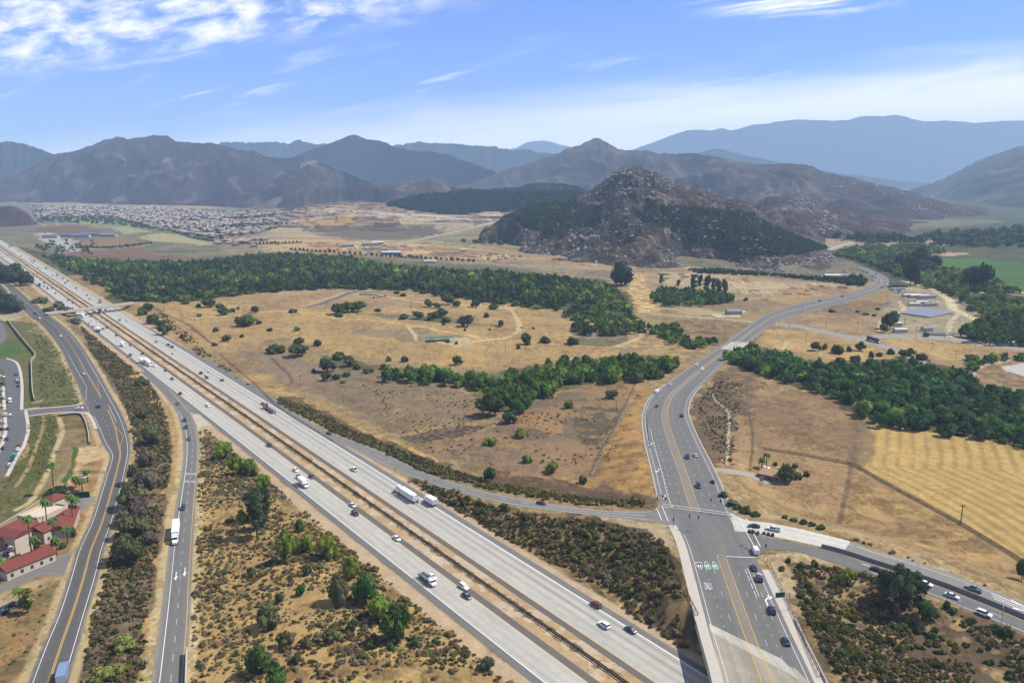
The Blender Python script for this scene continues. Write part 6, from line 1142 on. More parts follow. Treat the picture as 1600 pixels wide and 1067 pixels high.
CAR = {  # length, half width, hull stations, glass frustum, roof, wheel radius, axle x
    'sedan': dict(h=loft([(-2.35, .70, .38, .85), (-2.15, .86, .25, .98), (-1.3, .91, .22, .98), (.9, .91, .22, .96), (1.75, .88, .24, .84), (2.2, .80, .28, .74), (2.36, .62, .36, .62)]), g=frus(-1.75, 1.15, -.95, .35, .80, .62, .95, 1.40), rf=bx(-.98, .38, -.63, .63, 1.385, 1.45, .08, .05), r=.33, ax=(-1.4, 1.4), w=.80, L=2.3, zb=.66),
    'suv': dict(h=loft([(-2.4, .80, .40, 1.05), (-2.25, .92, .30, 1.12), (-1.0, .95, .28, 1.12), (1.0, .95, .28, 1.10), (1.9, .92, .30, 1.02), (2.28, .85, .32, .92), (2.42, .70, .40, .72)]), g=frus(-2.2, 1.25, -1.95, .5, .86, .72, 1.1, 1.66), rf=bx(-1.98, .53, -.73, .73, 1.645, 1.75, .1, .06), r=.38, ax=(-1.45, 1.45), w=.84, L=2.36, zb=.8),
    'pickup': dict(h=loft([(-2.85, .88, .5, 1.05), (-2.75, .94, .42, 1.08), (-.9, .96, .36, 1.08), (1.1, .96, .36, 1.12), (2.2, .94, .38, 1.06), (2.7, .88, .4, .98), (2.85, .75, .45, .8)]), g=frus(-.95, 1.35, -.75, .65, .86, .72, 1.08, 1.72), rf=bx(-.78, .68, -.73, .73, 1.70, 1.80, .1, .06), r=.38, ax=(-1.75, 1.8), w=.85, L=2.8, zb=.85, bed=bx(-2.7, -1.0, -.78, .78, 1.082, 1.09)),
    'van': dict(h=loft([(-2.7, .92, .4, 1.9), (-2.6, .98, .32, 2.15), (-.5, 1.0, .3, 2.2), (1.2, 1.0, .3, 2.1), (1.75, .98, .3, 1.6), (2.4, .93, .32, 1.1), (2.65, .8, .4, .8)]), g=frus(.3, 2.32, .6, 1.55, 1.0, .94, 1.25, 1.95), rf=bx(-2.5, 1.0, -.85, .85, 2.2, 2.28, .1, .1), r=.38, ax=(-1.6, 1.75), w=.88, L=2.6, zb=.85)}
CM = {}
for k, c in CAR.items():
    bd = [c['h'], c['rf']]; V, Q = join(bd); CM[k] = dict(body=mesh_np('body', V, Q, M_PAINT), window=mesh_np('window', *c['g'], M_GLASS), head=[], tail=[])
    for s_ in (-1, 1):
        CM[k]['head'].append(mesh_np('headlight', *bx(c['L'] - .12, c['L'] + .03, s_ * .62 - .16, s_ * .62 + .16, c['zb'] - .07, c['zb'] + .07), M_LAMP)); CM[k]['tail'].append(mesh_np('tail_light', *bx(-c['L'] - .03, -c['L'] + .12, s_ * .66 - .14, s_ * .66 + .14, c['zb'], c['zb'] + .18), M_TAIL))
    if 'bed' in c: CM[k]['bed'] = mesh_np('cargo_bed', *c['bed'], M_FRAME)
    parts = [(c['h'], 0), (c['rf'], 0), (c['g'], 1)] + [((wheel_np(c['r'], .22, 8)[0] + (a, s_ * c['w'], c['r']), wheel_np(c['r'], .22, 8)[1]), 2) for a in c['ax'] for s_ in (-1, 1)]
    V, Q = join([p[0] for p in parts]); CM[k]['far'] = mesh_np('car', V, Q, [M_PAINT, M_GLASS, M_TYRE], mi=sum([[m_] * len(p[1]) for p, m_ in parts], []))
PC = {'white': (.62, .62, .61), 'silver': (.42, .43, .45), 'grey': (.16, .17, .18), 'black': (.012, .012, .014), 'dark': (.03, .032, .04), 'navy': (.012, .017, .04), 'blue': (.025, .05, .15), 'red': (.26, .03, .03), 'maroon': (.10, .02, .025), 'teal': (.02, .25, .24), 'purple': (.09, .03, .10), 'tan': (.4, .34, .24), 'deepteal': (.012, .04, .05)}
NAMES = {'sedan': 'sedan', 'suv': 'suv', 'pickup': 'pickup_truck', 'van': 'van'}
ROADS = {'FR': FR, 'SR': SR, 'HW': HW, 'RP': RP, 'R1': R1, 'R2': R2, 'SD': SD, 'PS': PS, 'DR': DR, 'VR': VR, 'VQ': VQ}
def heading(key, x, y):
    if key == 'SB': return math.atan2(FD[1], FD[0])
    if key == 'NB': return math.atan2(-FD[1], -FD[0])
    if isinstance(key, float): return math.radians(key)
    s_ = 1 if key[-1] == '+' else -1; r = ROADS[key[:-1]]; c = .5 * (r.L + r.R); i = int(np.argmin(np.hypot(c[:, 0] - x, c[:, 1] - y))); i = min(max(i, 1), len(c) - 2); d = (c[i + 1] - c[i - 1]) * s_; return math.atan2(d[1], d[0])
def ground_z(x, y, key): return float((zf if key in ('SB', 'NB') else zroad)(np.array([x]), np.array([y]))[0]) + (.16 if key == 'R1+' or key == 'R1-' else .11)
def vehicle(px, py, kind, paint, key, label, group=None, far=False):
    x, y = Tr(px, py) if key not in ('SB', 'NB') else T2(px, py); h = heading(key, x, y); z = ground_z(x, y, key); c = CAR[kind]; m = CM[kind]; cat = {'sedan': 'car', 'suv': 'car', 'pickup': 'pickup truck', 'van': 'van'}[kind]
    if far:
        o = link(NAMES[kind], m['far'], None, (x, y, z), h, label=label, category=cat, group=group); o.color = (*PC[paint], 1); return o
    e = empty(NAMES[kind], (x, y, z), h, label, cat, group); b = link('body', m['body'], e); b.color = (*PC[paint], 1); link('window', m['window'], e)
    for q in m['head']: link('headlight', q, e)
    for q in m['tail']: link('tail_light', q, e)
    if 'bed' in m: link('cargo_bed', m['bed'], e)
    for a in c['ax']:
        for s_ in (-1, 1): link('wheel', WH[c['r']], e, (a, s_ * c['w'], c['r']))
    return e
VEH = [  # near and middle traffic, one by one
 (725, 919, 'suv', 'white', 'SB', 'white wagon with dark windows in the inner freeway lane ahead of a dark sedan'), (729, 933, 'sedan', 'dark', 'SB', 'dark sedan alongside the white wagon near the freeway median'), (675, 903, 'sedan', 'white', 'SB', 'white sedan half hidden behind the flatbed truck'),
 (620, 843, 'sedan', 'white', 'SB', 'lone white sedan hugging the dark inner shoulder of the freeway'), (551, 791, 'sedan', 'silver', 'SB', 'silver sedan just ahead of a black suv on the freeway'), (555, 804, 'suv', 'black', 'SB', 'black suv beside the silver sedan on the freeway'), (462, 736, 'sedan', 'white', 'SB', 'white sedan behind the white box truck on the freeway'),
 (487, 746, 'sedan', 'dark', 'SB', 'dark hatchback next to the white box truck, nearer the median'), (468, 748, 'suv', 'dark', 'SB', 'dark suv tucked close behind the white box truck'), (421, 697, 'suv', 'navy', 'SB', 'navy suv alone at the inner edge of the freeway'), (325, 635, 'suv', 'white', 'SB', 'white suv level with the gore of the left ramp'), (282, 616, 'sedan', 'black', 'SB', 'black sedan just above the left ramp split'),
 (269, 593, 'sedan', 'dark', 'SB', 'small dark car following a blue one before the ramp split'), (259, 580, 'sedan', 'blue', 'SB', 'small blue car in front of the two white trucks'), (242, 573, 'sedan', 'white', 'SB', 'white sedan directly beside the white semi near the ramp'), (225, 562, 'sedan', 'white', 'SB', 'white car just behind the white semi near the ramp'), (223, 554, 'suv', 'dark', 'SB', 'dark car between the white semi and the median'), (204, 556, 'suv', 'dark', 'SB', 'dark car at the outer lane above the two white trucks'), (204, 540, 'sedan', 'dark', 'SB', 'dark car level with the small white box truck'), (182, 525, 'sedan', 'navy', 'SB', 'navy car alone in the inner lane below the overpass'),
 (931, 947, 'suv', 'maroon', 'NB', 'dark maroon suv in the outer northbound lane'), (944, 979, 'suv', 'white', 'NB', 'white wagon in the middle northbound lane near the bridge'), (985, 986, 'sedan', 'dark', 'NB', 'dark sedan closest to the bridge on the northbound side'), (553, 735, 'pickup', 'white', 'NB', 'white pickup with dark bed cruising the inner northbound lanes'), (514, 678, 'sedan', 'maroon', 'NB', 'maroon sedan entering from the exit lane of the freeway'), (411, 632, 'sedan', 'red', 'NB', 'red sedan just ahead of the red tractor truck'),
 (347, 595, 'sedan', 'dark', 'NB', 'dark sedan trailing the knot of four northbound cars'), (314, 584, 'suv', 'navy', 'NB', 'navy suv leading the knot of northbound cars'), (322, 587, 'sedan', 'white', 'NB', 'white sedan in the middle of the knot of northbound cars'), (323, 591, 'sedan', 'dark', 'NB', 'dark sedan nearest the median in the knot of northbound cars'), (327, 582, 'sedan', 'white', 'NB', 'white sedan at the outer side of the knot of northbound cars'), (263, 540, 'pickup', 'dark', 'NB', 'dark pickup leading another dark one on the northbound side'), (269, 543, 'pickup', 'dark', 'NB', 'dark pickup close behind another dark pickup, northbound'), (244, 535, 'sedan', 'grey', 'NB', 'grey sedan in the inner lanes near the two dark pickups'), (271, 553, 'sedan', 'white', 'NB', 'white sedan a little behind the two dark pickups'),
 (278, 632, 'sedan', 'maroon', 'SR-', 'maroon car first onto the left ramp'), (289, 658, 'suv', 'black', 'SR-', 'black suv ahead of a dark suv on the left ramp'), (291, 669, 'suv', 'dark', 'SR-', 'dark suv second of three on the left ramp'), (295, 687, 'sedan', 'dark', 'SR-', 'dark sedan third of three on the left ramp'), (286, 795, 'suv', 'navy', 'SR-', 'navy suv ahead of the white semi on the left ramp'),
 (55, 490, 'sedan', 'black', 'FR+', 'black car on the frontage road near the small overpass'), (62, 498, 'sedan', 'white', 'FR-', 'white car behind a black one on the frontage road'), (95, 526, 'sedan', 'white', 'FR-', 'white car alone in the curve of the frontage road'), (131, 585, 'sedan', 'silver', 'FR-', 'silver car at the start of the yellow turn lane'), (154, 636, 'suv', 'deepteal', 'FR+', 'dark teal suv opposite the side road on the frontage road'), (124, 639, 'sedan', 'white', 'SD+', 'white car waiting at the mouth of the side road'), (11, 650, 'suv', 'white', 'SD+', 'white suv on the side road by the housing street'),
 (16, 628, 'van', 'white', 'PS-', 'white van driving in the housing street'), (25, 586, 'sedan', 'dark', 'PS+', 'dark car parked alone at the bend of the housing street'), (27, 595, 'sedan', 'silver', 'PS+', 'silver car first of three parked at the sidewalk'), (28, 598, 'sedan', 'navy', 'PS+', 'navy car second of three parked at the sidewalk'), (28.5, 604, 'sedan', 'black', 'PS+', 'black car last of the three parked at the sidewalk'), (12, 671, 'sedan', 'dark', 'PS+', 'dark car parked opposite the mailbox side of the housing street'), (11, 687, 'suv', 'purple', 'PS+', 'purple suv parked at the housing driveways'), (5, 701, 'sedan', 'navy', 'PS+', 'navy car parked at the housing driveways below the purple one'), (30, 697, 'sedan', 'maroon', 'PS+', 'maroon car at the far end of the parked line'), (28, 703, 'sedan', 'white', 'PS+', 'white car behind the maroon one in the parked line'), (23, 713, 'suv', 'teal', 'PS+', 'bright teal suv in the parked line'), (19, 720, 'sedan', 'dark', 'PS+', 'dark car behind the teal suv in the parked line'), (16, 728, 'suv', 'silver', 'PS+', 'silver suv nearest in the parked line'),
 (134, 746, 'suv', 'white', 80.0, 'white suv parked on the dirt lot between palms'), (110, 793, 'sedan', 'navy', 100.0, 'navy car parked beside the hotel driveway'), (6, 958, 'sedan', 'navy', 60.0, 'navy sedan at the outer edge of the dirt lot cluster'), (13, 952, 'suv', 'navy', 62.0, 'navy suv in the middle of the dirt lot cluster'), (21, 946, 'sedan', 'blue', 58.0, 'blue sedan nearest the olive bush in the dirt lot cluster'),
 (1097, 578, 'suv', 'white', 'HW-', 'white suv just below the pale river bridge'), (1089, 571, 'sedan', 'white', 'HW+', 'white car heading away near the pale river bridge'), (1047, 602, 'sedan', 'silver', 'HW+', 'silver car heading away above the highway curve'), (1026, 614, 'van', 'white', 'HW+', 'white van in the outer lane at the highway curve'), (1029, 612, 'suv', 'silver', 'HW+', 'silver suv right in front of the white van at the curve'), (1026, 636, 'sedan', 'black', 'HW-', 'black car on the outer side of the highway curve'), (1065, 651, 'suv', 'black', 'HW+', 'black suv heading away inside the highway curve'), (1074, 716, 'suv', 'navy', 'HW-', 'navy suv beside the median of the highway straight'), (1087, 713, 'sedan', 'silver', 'HW+', 'silver car level with the navy suv on the highway straight'), (1091, 761, 'suv', 'navy', 'HW-', 'navy suv approaching the signal beside the median'),
 (1178, 889, 'sedan', 'dark', 'HW+', 'dark car directly behind the white van at the stop line'), (1186, 906, 'suv', 'dark', 'HW+', 'dark suv second behind the white van at the stop line'), (1206, 956, 'suv', 'navy', 'HW+', 'navy car near the shadow of the green road sign'), (1228, 1004, 'sedan', 'deepteal', 'HW+', 'dark teal car nearest the viewer on the highway'), (1180, 863, 'van', 'white', 'HW+', 'white van stopped first at the junction'),
 (1178, 824, 'sedan', 'black', 'R1-', 'black car at the head of the pale concrete ramp'), (1208, 829, 'pickup', 'silver', 'R1-', 'silver pickup behind the black car on the pale ramp'), (1521, 922, 'pickup', 'grey', 'R1-', 'grey pickup on the upper ramp beyond the painted chevrons'), (1370, 892, 'sedan', 'black', 'R2+', 'black car on the lower ramp before the big oak'), (1446, 914, 'sedan', 'white', 'R2+', 'white car emerging behind the big oak'), (1487, 933, 'sedan', 'silver', 'R2+', 'silver car between two white ones on the lower ramp'), (1537, 961, 'suv', 'white', 'R2+', 'white wagon furthest along the lower ramp'),
 (846, 788, 'sedan', 'maroon', 'RP+', 'maroon car climbing the curving ramp to the junction'), (1195, 734, 'pickup', 'white', 20.0, 'white pickup parked beside the farmhouse'), (1284, 448, 'suv', 'blue', 0.0, 'blue car parked on the graded dirt pad')]
for v in VEH: vehicle(*v)
FARV = [(187, 501, 'suv', 'grey', 'NB'), (199, 502, 'sedan', 'white', 'NB'), (171, 487, 'sedan', 'white', 'NB'), (165, 485, 'suv', 'dark', 'NB'), (140, 468, 'sedan', 'grey', 'NB'), (136, 462, 'sedan', 'dark', 'NB'), (119, 451, 'pickup', 'dark', 'NB'), (102, 443, 'suv', 'navy', 'NB'), (106, 440, 'pickup', 'navy', 'NB'), (98, 436, 'suv', 'dark', 'NB'), (82, 431, 'sedan', 'dark', 'NB'), (90, 436, 'sedan', 'white', 'NB'), (65, 420, 'sedan', 'white', 'NB'), (60, 419, 'sedan', 'dark', 'NB'), (49, 409, 'suv', 'dark', 'NB'), (51, 412, 'sedan', 'grey', 'NB'), (47, 406, 'sedan', 'dark', 'NB'), (33, 401, 'sedan', 'dark', 'NB'), (29, 392, 'suv', 'navy', 'NB'), (24, 394, 'sedan', 'white', 'NB'), (3, 375, 'suv', 'navy', 'NB'), (80, 424, 'sedan', 'white', 'NB'),
 (167, 513, 'suv', 'dark', 'SB'), (161, 515, 'sedan', 'dark', 'SB'), (142, 495, 'sedan', 'dark', 'SB'), (144, 502, 'sedan', 'white', 'SB'), (140, 506, 'sedan', 'silver', 'SB'), (146, 511, 'sedan', 'grey', 'SB'), (152, 503, 'sedan', 'white', 'SB'), (114, 474, 'suv', 'dark', 'SB'), (107, 470, 'suv', 'dark', 'SB'), (87, 459, 'sedan', 'dark', 'SB'), (75, 452, 'suv', 'dark', 'SB'), (81, 451, 'sedan', 'dark', 'SB'), (69, 448, 'sedan', 'dark', 'SB'), (74, 450, 'sedan', 'black', 'SB'), (69, 443, 'suv', 'navy', 'SB'), (63, 437, 'sedan', 'maroon', 'SB'), (60, 440, 'sedan', 'white', 'SB'), (57, 433, 'sedan', 'navy', 'SB'), (53, 430, 'sedan', 'dark', 'SB'), (51, 429, 'sedan', 'dark', 'SB'), (45, 428, 'sedan', 'dark', 'SB'), (43, 424, 'sedan', 'silver', 'SB'), (49, 437, 'sedan', 'grey', 'SB'), (35, 420, 'sedan', 'dark', 'SB'), (31, 415, 'suv', 'navy', 'SB'), (10, 401, 'sedan', 'dark', 'SB'), (8, 398, 'sedan', 'dark', 'SB'), (3, 398, 'suv', 'dark', 'SB'), (12, 402, 'sedan', 'white', 'SB'), (6, 402, 'sedan', 'grey', 'SB')]
for v in FARV: vehicle(*v, f"{'pale' if v[3] in ('white', 'silver') else 'dark'} distant {'pickup' if v[2] == 'pickup' else 'car'} on the {'inner far' if v[4] == 'SB' else 'outer far'} side of the freeway around the overpass", f"{'pale' if v[3] in ('white', 'silver') else 'dark'} distant {'pickups' if v[2] == 'pickup' else 'cars'} around the overpass, {'towards us' if v[4] == 'SB' else 'heading off'}", far=True)
for q in [(1349, 424, 'dark', 'HW+'), (1355, 426, 'dark', 'HW+'), (1369, 429, 'dark', 'HW-'), (1363, 432, 'dark', 'HW+'), (1367, 434, 'dark', 'HW+')]: vehicle(q[0], q[1], 'suv', q[2], q[3], 'dark distant car in the queue at the highway bend', 'queue at the highway bend', far=True)
for q, lb in (((1378, 450), 'dark car waiting at the crossroads below the highway bend'), ((1316, 464), 'dark car alone on the rising highway beside the graded earth'), ((1281, 471), 'dark car a little lower on the rising highway')): vehicle(*q, 'suv', 'dark', 'HW+', lb, far=True)
for i, (px, py, kd, pc) in enumerate([(2, 590, 'suv', 'white'), (3, 600, 'sedan', 'dark'), (2, 611, 'sedan', 'silver'), (3, 624, 'suv', 'grey'), (2, 636, 'sedan', 'white'), (3, 662, 'suv', 'silver'), (2, 672, 'sedan', 'black'), (0, 684, 'suv', 'white')]):
    vehicle(px, py, kd, pc, 5.0, f"{pc} car parked on a house driveway, {['first', 'second', 'third', 'fourth', 'fifth', 'sixth', 'seventh', 'last'][i]} counted from the bend of the housing street", 'cars on the house driveways')
# --- trucks
def truck(px, py, key, label, kind, cab='white', box=9.0, name=None, boxm=None, group=None):
    x, y = Tr(px, py) if key not in ('SB', 'NB') else T2(px, py); h = heading(key, x, y); e = empty(name or {'semi': 'semi_truck', 'box': 'box_truck', 'flat': 'flatbed_truck', 'cage': 'trailer_truck', 'lowboy': 'flatbed_truck'}[kind], (x, y, ground_z(x, y, key)), h, label, 'truck', group); boxm = boxm or M_BOX
    tl = box; semi = kind in ('semi', 'cage', 'lowboy'); L_ = tl + (6.2 if semi else 2.6); f = L_ / 2
    def p(n, arr, m, col=None):
        V, Q = arr; o = link(n, mesh_np(n, V, Q, m), e)
        if col: o.color = (*PC[col], 1)
        return o
    if semi:
        p('cab', join([bx(f - 3.9, f - 1.6, -1.2, 1.2, .7, 2.9, .25, .1), bx(f - 3.9, f - 2.4, -1.1, 1.1, 2.9, 3.7, .3, .1), loft([(f - 1.7, 1.0, .6, 1.9), (f - .5, .95, .6, 1.75), (f, .8, .65, 1.4)])]), M_PAINT, cab)
        p('windshield', frus(f - 1.75, f - 1.56, f - 1.95, f - 1.80, 1.02, .95, 1.95, 2.75), M_GLASS)
        p('chassis', bx(f - 6.4, f - 3.0, -.5, .5, .7, 1.05), M_FRAME); p('fuel_tank', join([bx(f - 3.8, f - 2.4, -1.25, -.75, .5, 1.0), bx(f - 3.8, f - 2.4, .75, 1.25, .5, 1.0)]), M_SILV)
        for s_ in (-1, 1): p('exhaust_stack', bx(f - 4.1, f - 3.95, s_ * 1.0 - .08, s_ * 1.0 + .08, 1.0, 4.1), M_SILV)
        t0 = f - 4.6; axl = [f - 1.0, f - 4.6, f - 5.7, -f + 1.2, -f + 2.4]
    else:
        p('cab', join([loft([(f - 2.6, 1.1, .6, 2.3), (f - 1.2, 1.1, .55, 2.3), (f - .9, 1.08, .55, 1.6), (f - .1, 1.0, .55, 1.35), (f, .85, .6, 1.1)])]), M_PAINT, cab); p('windshield', frus(f - 1.25, f - .86, f - 1.5, f - 1.15, 1.0, .95, 1.62, 2.25), M_GLASS); p('chassis', bx(-f, f - 1.5, -.5, .5, .6, .9), M_FRAME)
        t0 = f - 2.5; axl = [f - 1.1, -f + 1.8]
    t1 = t0 - tl
    if kind in ('semi', 'box'): p('cargo_box', bx(t1, t0, -1.28, 1.28, 1.1, 4.0 if kind == 'semi' else 3.5), boxm); p('rear_door', bx(t1 - .04, t1, -1.15, 1.15, 1.2, 3.85 if kind == 'semi' else 3.35), M_SILV)
    elif kind in ('flat', 'lowboy'):
        p('flatbed', bx(t1, t0, -1.25, 1.25, 1.1, 1.32), M_FRAME)
        if kind == 'flat':
            rails = []
            for s_ in (-1, 1):
                for z in (1.9, 2.5): rails.append(bx(t1, t0, s_ * 1.2 - .05, s_ * 1.2 + .05, z, z + .1))
                for k in range(7): q = t1 + (t0 - t1) * k / 6; rails.append(bx(q - .06, q + .06, s_ * 1.2 - .06, s_ * 1.2 + .06, 1.3, 2.6))
            rails.append(bx(t0 - .2, t0, -1.2, 1.2, 1.3, 3.0)); p('stake_rails', join(rails), M_SILV); p('cargo', join([bx(t1 + .6, t0 - 2.6, -.9, .9, 1.32, 2.0, .2, .1), bx(t0 - 2.2, t0 - .6, -.9, .9, 1.32, 2.3, .1, .1)]), M_FRAME)
    elif kind == 'cage':
        p('cargo_box', bx(t1 + .6, t0 - .8, -1.28, 1.28, 1.0, 3.7), boxm)
        fr = []
        for q in (t1, t0):
            for s_ in (-1, 1):
                for g in (0, .9): fr.append(bx(q - g - .06 if q == t0 else q + g - .06, q - g + .06 if q == t0 else q + g + .06, s_ * 1.3 - .06, s_ * 1.3 + .06, .8, 4.0))
            for z in (1.6, 2.8, 3.9): fr.append(bx(min(q, q + (.9 if q == t1 else -.9)), max(q, q + (.9 if q == t1 else -.9)), -1.36, -1.26, z, z + .1)); fr.append(bx(min(q, q + (.9 if q == t1 else -.9)), max(q, q + (.9 if q == t1 else -.9)), 1.26, 1.36, z, z + .1))
        p('cage_frame', join(fr), M_FRAME)
        for k in range(5): q = t1 + 1.6 + k * (tl - 3) / 5; p('side_panel', bx(q, q + 1.5, -1.3, -1.285, 1.3, 2.9), mat('faded_red_panel', A(150, 70, 84), .6) if k % 2 else mat('slate_panel', A(92, 96, 120), .6))
    for a in axl:
        for s_ in (-1, 1): link('wheel', WH[.5], e, (a, s_ * 1.05, .5))
    return e
truck(275, 837, 'SR-', 'white semi truck alone on the left ramp', 'semi', box=13.5); truck(100, 1058, 'FR+', 'blue topped box truck at the bottom of the frontage road', 'box', 'grey', 7.5, boxm=mat('pale_blue_panel', A(140, 165, 200), .5))
truck(474, 759, 'SB', 'white box truck followed closely by a dark suv', 'box', box=6.5); truck(668, 909, 'SB', 'dark flatbed truck with stake rails and a white cab', 'flat', box=7.5); truck(231, 570, 'SB', 'white semi truck in the outer lane near the ramp', 'semi', box=11); truck(222, 567, 'SB', 'short white box truck beside the white semi', 'box', box=4.5)
truck(192, 541, 'SB', 'white box truck in mid lane between overpass and ramp', 'box', box=6); truck(154, 518, 'SB', 'dark fronted white truck at the outer edge below the overpass', 'box', 'dark', 7); truck(130, 496, 'SB', 'white truck emerging from under the overpass', 'box', box=7); truck(62, 447, 'SB', 'dark truck in the dense traffic beyond the overpass', 'box', 'dark', 7, boxm=M_FRAME)
truck(635, 777, 'NB', 'long caged trailer truck with red panels on the northbound side', 'cage', box=14); truck(672, 787, 'NB', 'white box truck right behind the long caged trailer', 'box', box=6.5); truck(421, 642, 'NB', 'red tractor pulling a long empty dark flatbed', 'lowboy', 'red', 12)
truck(157, 473, 'NB', 'dark truck just before the overpass on the northbound side', 'box', 'navy', 6, boxm=M_FRAME); truck(90, 431, 'NB', 'navy truck northbound beyond the overpass', 'box', 'navy', 7, boxm=M_FRAME); truck(73, 420, 'NB', 'blue truck further north beside the dark woods', 'box', 'blue', 8, boxm=mat('blue_panel', A(60, 80, 150), .5)); truck(54, 409, 'NB', 'dark truck in the furthest group northbound', 'box', 'dark', 8, boxm=M_FRAME); truck(16, 386, 'NB', 'long dark truck at the far end of the freeway', 'semi', 'dark', 12, boxm=M_FRAME)
truck(1364, 534, 'VR+', 'dark semi truck turning at the valley junction', 'semi', 'black', 12, boxm=M_FRAME)
# ------------------------------------------------------------------ buildings
M_WALL = mat('white_stucco', A(224, 208, 182, .5), .9, var=.06, vscale=.8); M_ROOFR = mat('red_roof_tiles', A(140, 72, 58), .9, var=.25, vscale=1.6, bump=.4); M_WIN = mat('window_dark', (.03, .035, .045), .2, .5)
def hframe(px, py, rot): x, y, z = T(px, py); return (x, y, z, rot)
def wing(parent, o, ax, L_, W_, h, rh, roofm, wallm=M_WALL, gable=True, eave=.5, hip=0.0, rows=1, flat=False, side=(-1, 1), sp=3.2):
    """one wing: walls, roof and windows in the parent's local space; o = local centre, ax = local angle"""
    c, s_ = math.cos(ax), math.sin(ax)
    def tf(V): V = np.asarray(V, float); return np.column_stack([o[0] + V[:, 0] * c - V[:, 1] * s_, o[1] + V[:, 0] * s_ + V[:, 1] * c, V[:, 2]])
    a, b = L_ / 2, W_ / 2; V, Q = bx(-a, a, -b, b, -.3, h); link('wall', mesh_np('wall', tf(V), Q, wallm), parent)
    if flat:
        V, Q = join([bx(-a - .05, a + .05, -b - .05, -b + .3, h, h + .9), bx(-a - .05, a + .05, b - .3, b + .05, h, h + .9), bx(-a - .05, -a + .3, -b + .3, b - .3, h, h + .9), bx(a - .3, a + .05, -b + .3, b - .3, h, h + .9)]); link('parapet', mesh_np('parapet', tf(V), Q, wallm), parent)
    else:
        e = eave; V = np.array([(-a - e, -b - e, h - .1), (a + e, -b - e, h - .1), (a + e, b + e, h - .1), (-a - e, b + e, h - .1), (-a - e + hip, 0, h + rh), (a + e - hip, 0, h + rh), (-a - e, -b - e, h + .12), (a + e, -b - e, h + .12), (a + e, b + e, h + .12), (-a - e, b + e, h + .12)])
        link('roof', mesh_np('roof', tf(V), [np.array([(6, 7, 5, 4), (8, 9, 4, 5), (0, 1, 7, 6), (1, 2, 8, 7), (2, 3, 9, 8), (3, 0, 6, 9), (0, 3, 2, 1)]), np.array([(7, 8, 5), (9, 6, 4)])], roofm), parent)
    for rw in range(rows):
        z = .9 + rw * 3.0
        for sd in side:
            n = max(1, int(L_ / sp))
            for k in range(n):
                q = -a + L_ * (k + .5) / n; V, Q = bx(q - .55, q + .55, sd * b - .05, sd * b + .05, z, z + 1.4); link('window', mesh_np('window', tf(V), Q, M_WIN), parent)
def loc2(px, py, base): x, y, z = T(px, py); return (x - base[0], y - base[1])
x, y, z = T(48, 850); ht = empty('hotel_building', (x, y, z), 0, 'white stucco hotel with red tiled roofs beside the frontage road', 'building'); B = (x, y)
def axis(p, q): a, b = T(*p), T(*q); return math.atan2(b[1] - a[1], b[0] - a[0]), math.hypot(b[0] - a[0], b[1] - a[1]), ((a[0] + b[0]) / 2 - B[0], (a[1] + b[1]) / 2 - B[1])
ax, L_, c = axis((-60, 890), (48, 838)); wing(ht, c, ax, L_, 10.5, 6.6, 2.0, M_ROOFR, rows=2)
ax2, L_, c = axis((2, 903), (78, 872)); wing(ht, c, ax2, L_, 8.5, 3.6, 1.9, M_ROOFR, rows=1)
wing(ht, loc2(26, 862, B), ax + math.pi / 2, 9, 7.5, 8.2, 1.6, M_ROOFR, rows=2, sp=2.4, side=(-1, 1)); wing(ht, loc2(70, 822, B), ax, 15, 11, 6.6, 0, M_ROOFR, flat=True, rows=2)
wing(ht, loc2(88, 806, B), ax, 7, 6.5, 8.6, 1.8, M_ROOFR, hip=3.2, rows=2, sp=3); ax3, L_, c = axis((94, 842), (107, 808)); wing(ht, c, ax3, L_, 9, 4.2, 1.8, M_ROOFR, rows=1); wing(ht, loc2(78, 838, B), ax, 12, 8, 5.0, 1.8, M_ROOFR, rows=1)
for k in range(3):
    for fl in (0, 1):
        q = np.array(loc2(2 + 7 * k, 893 - 3 * k - 6, B)); o = obox('balcony', None, q, np.array([math.cos(ax), math.sin(ax)]), 3.4, 1.6, 3.0 + 2.8 * fl, 4.0 + 2.8 * fl, M_WALL); o.parent = ht
x, y, z = T(1211, 746); fm = empty('farmhouse', (x, y, z), 0, 'low tan roofed farmhouse at the end of the driveway', 'house'); B = (x, y); M_TAN = mat('tan_shingles', A(196, 160, 124), .9, var=.1, vscale=1)
ax, L_, c = axis((1198, 745), (1226, 751)); wing(fm, c, ax, 15, 9, 2.8, 1.7, M_TAN, mat('brown_siding', A(150, 120, 92), .9), hip=2.5, rows=1)
# sheds, school and far roofs
def shed(px, py, L_, W_, h, rot, roof, wall, label, cat='building', name='shed_building', group=None):
    x, y, z = T(px, py); e = empty(name, (x, y, z), rot, label, cat, group); V, Q = bx(-L_ / 2, L_ / 2, -W_ / 2, W_ / 2, -.3, h); link('wall', mesh_np('wall', V, Q, mat('wall_' + wall[0], wall[1], .9)), e); a, b, e_ = L_ / 2 + .4, W_ / 2 + .4, h
    V = np.array([(-a, -b, e_), (a, -b, e_), (a, b, e_), (-a, b, e_), (-a, 0, e_ + W_ * .14), (a, 0, e_ + W_ * .14)]); link('roof', mesh_np('roof', V, [np.array([(0, 1, 5, 4), (2, 3, 4, 5), (0, 3, 2, 1)]), np.array([(1, 2, 5), (3, 0, 4)])], mat('roof_' + roof[0], roof[1], .6)), e); return e
WHT, GRY, BLU, CRM = ('white', A(228, 226, 220)), ('grey', A(150, 152, 156)), ('blue', A(110, 126, 160)), ('cream', A(206, 194, 172))
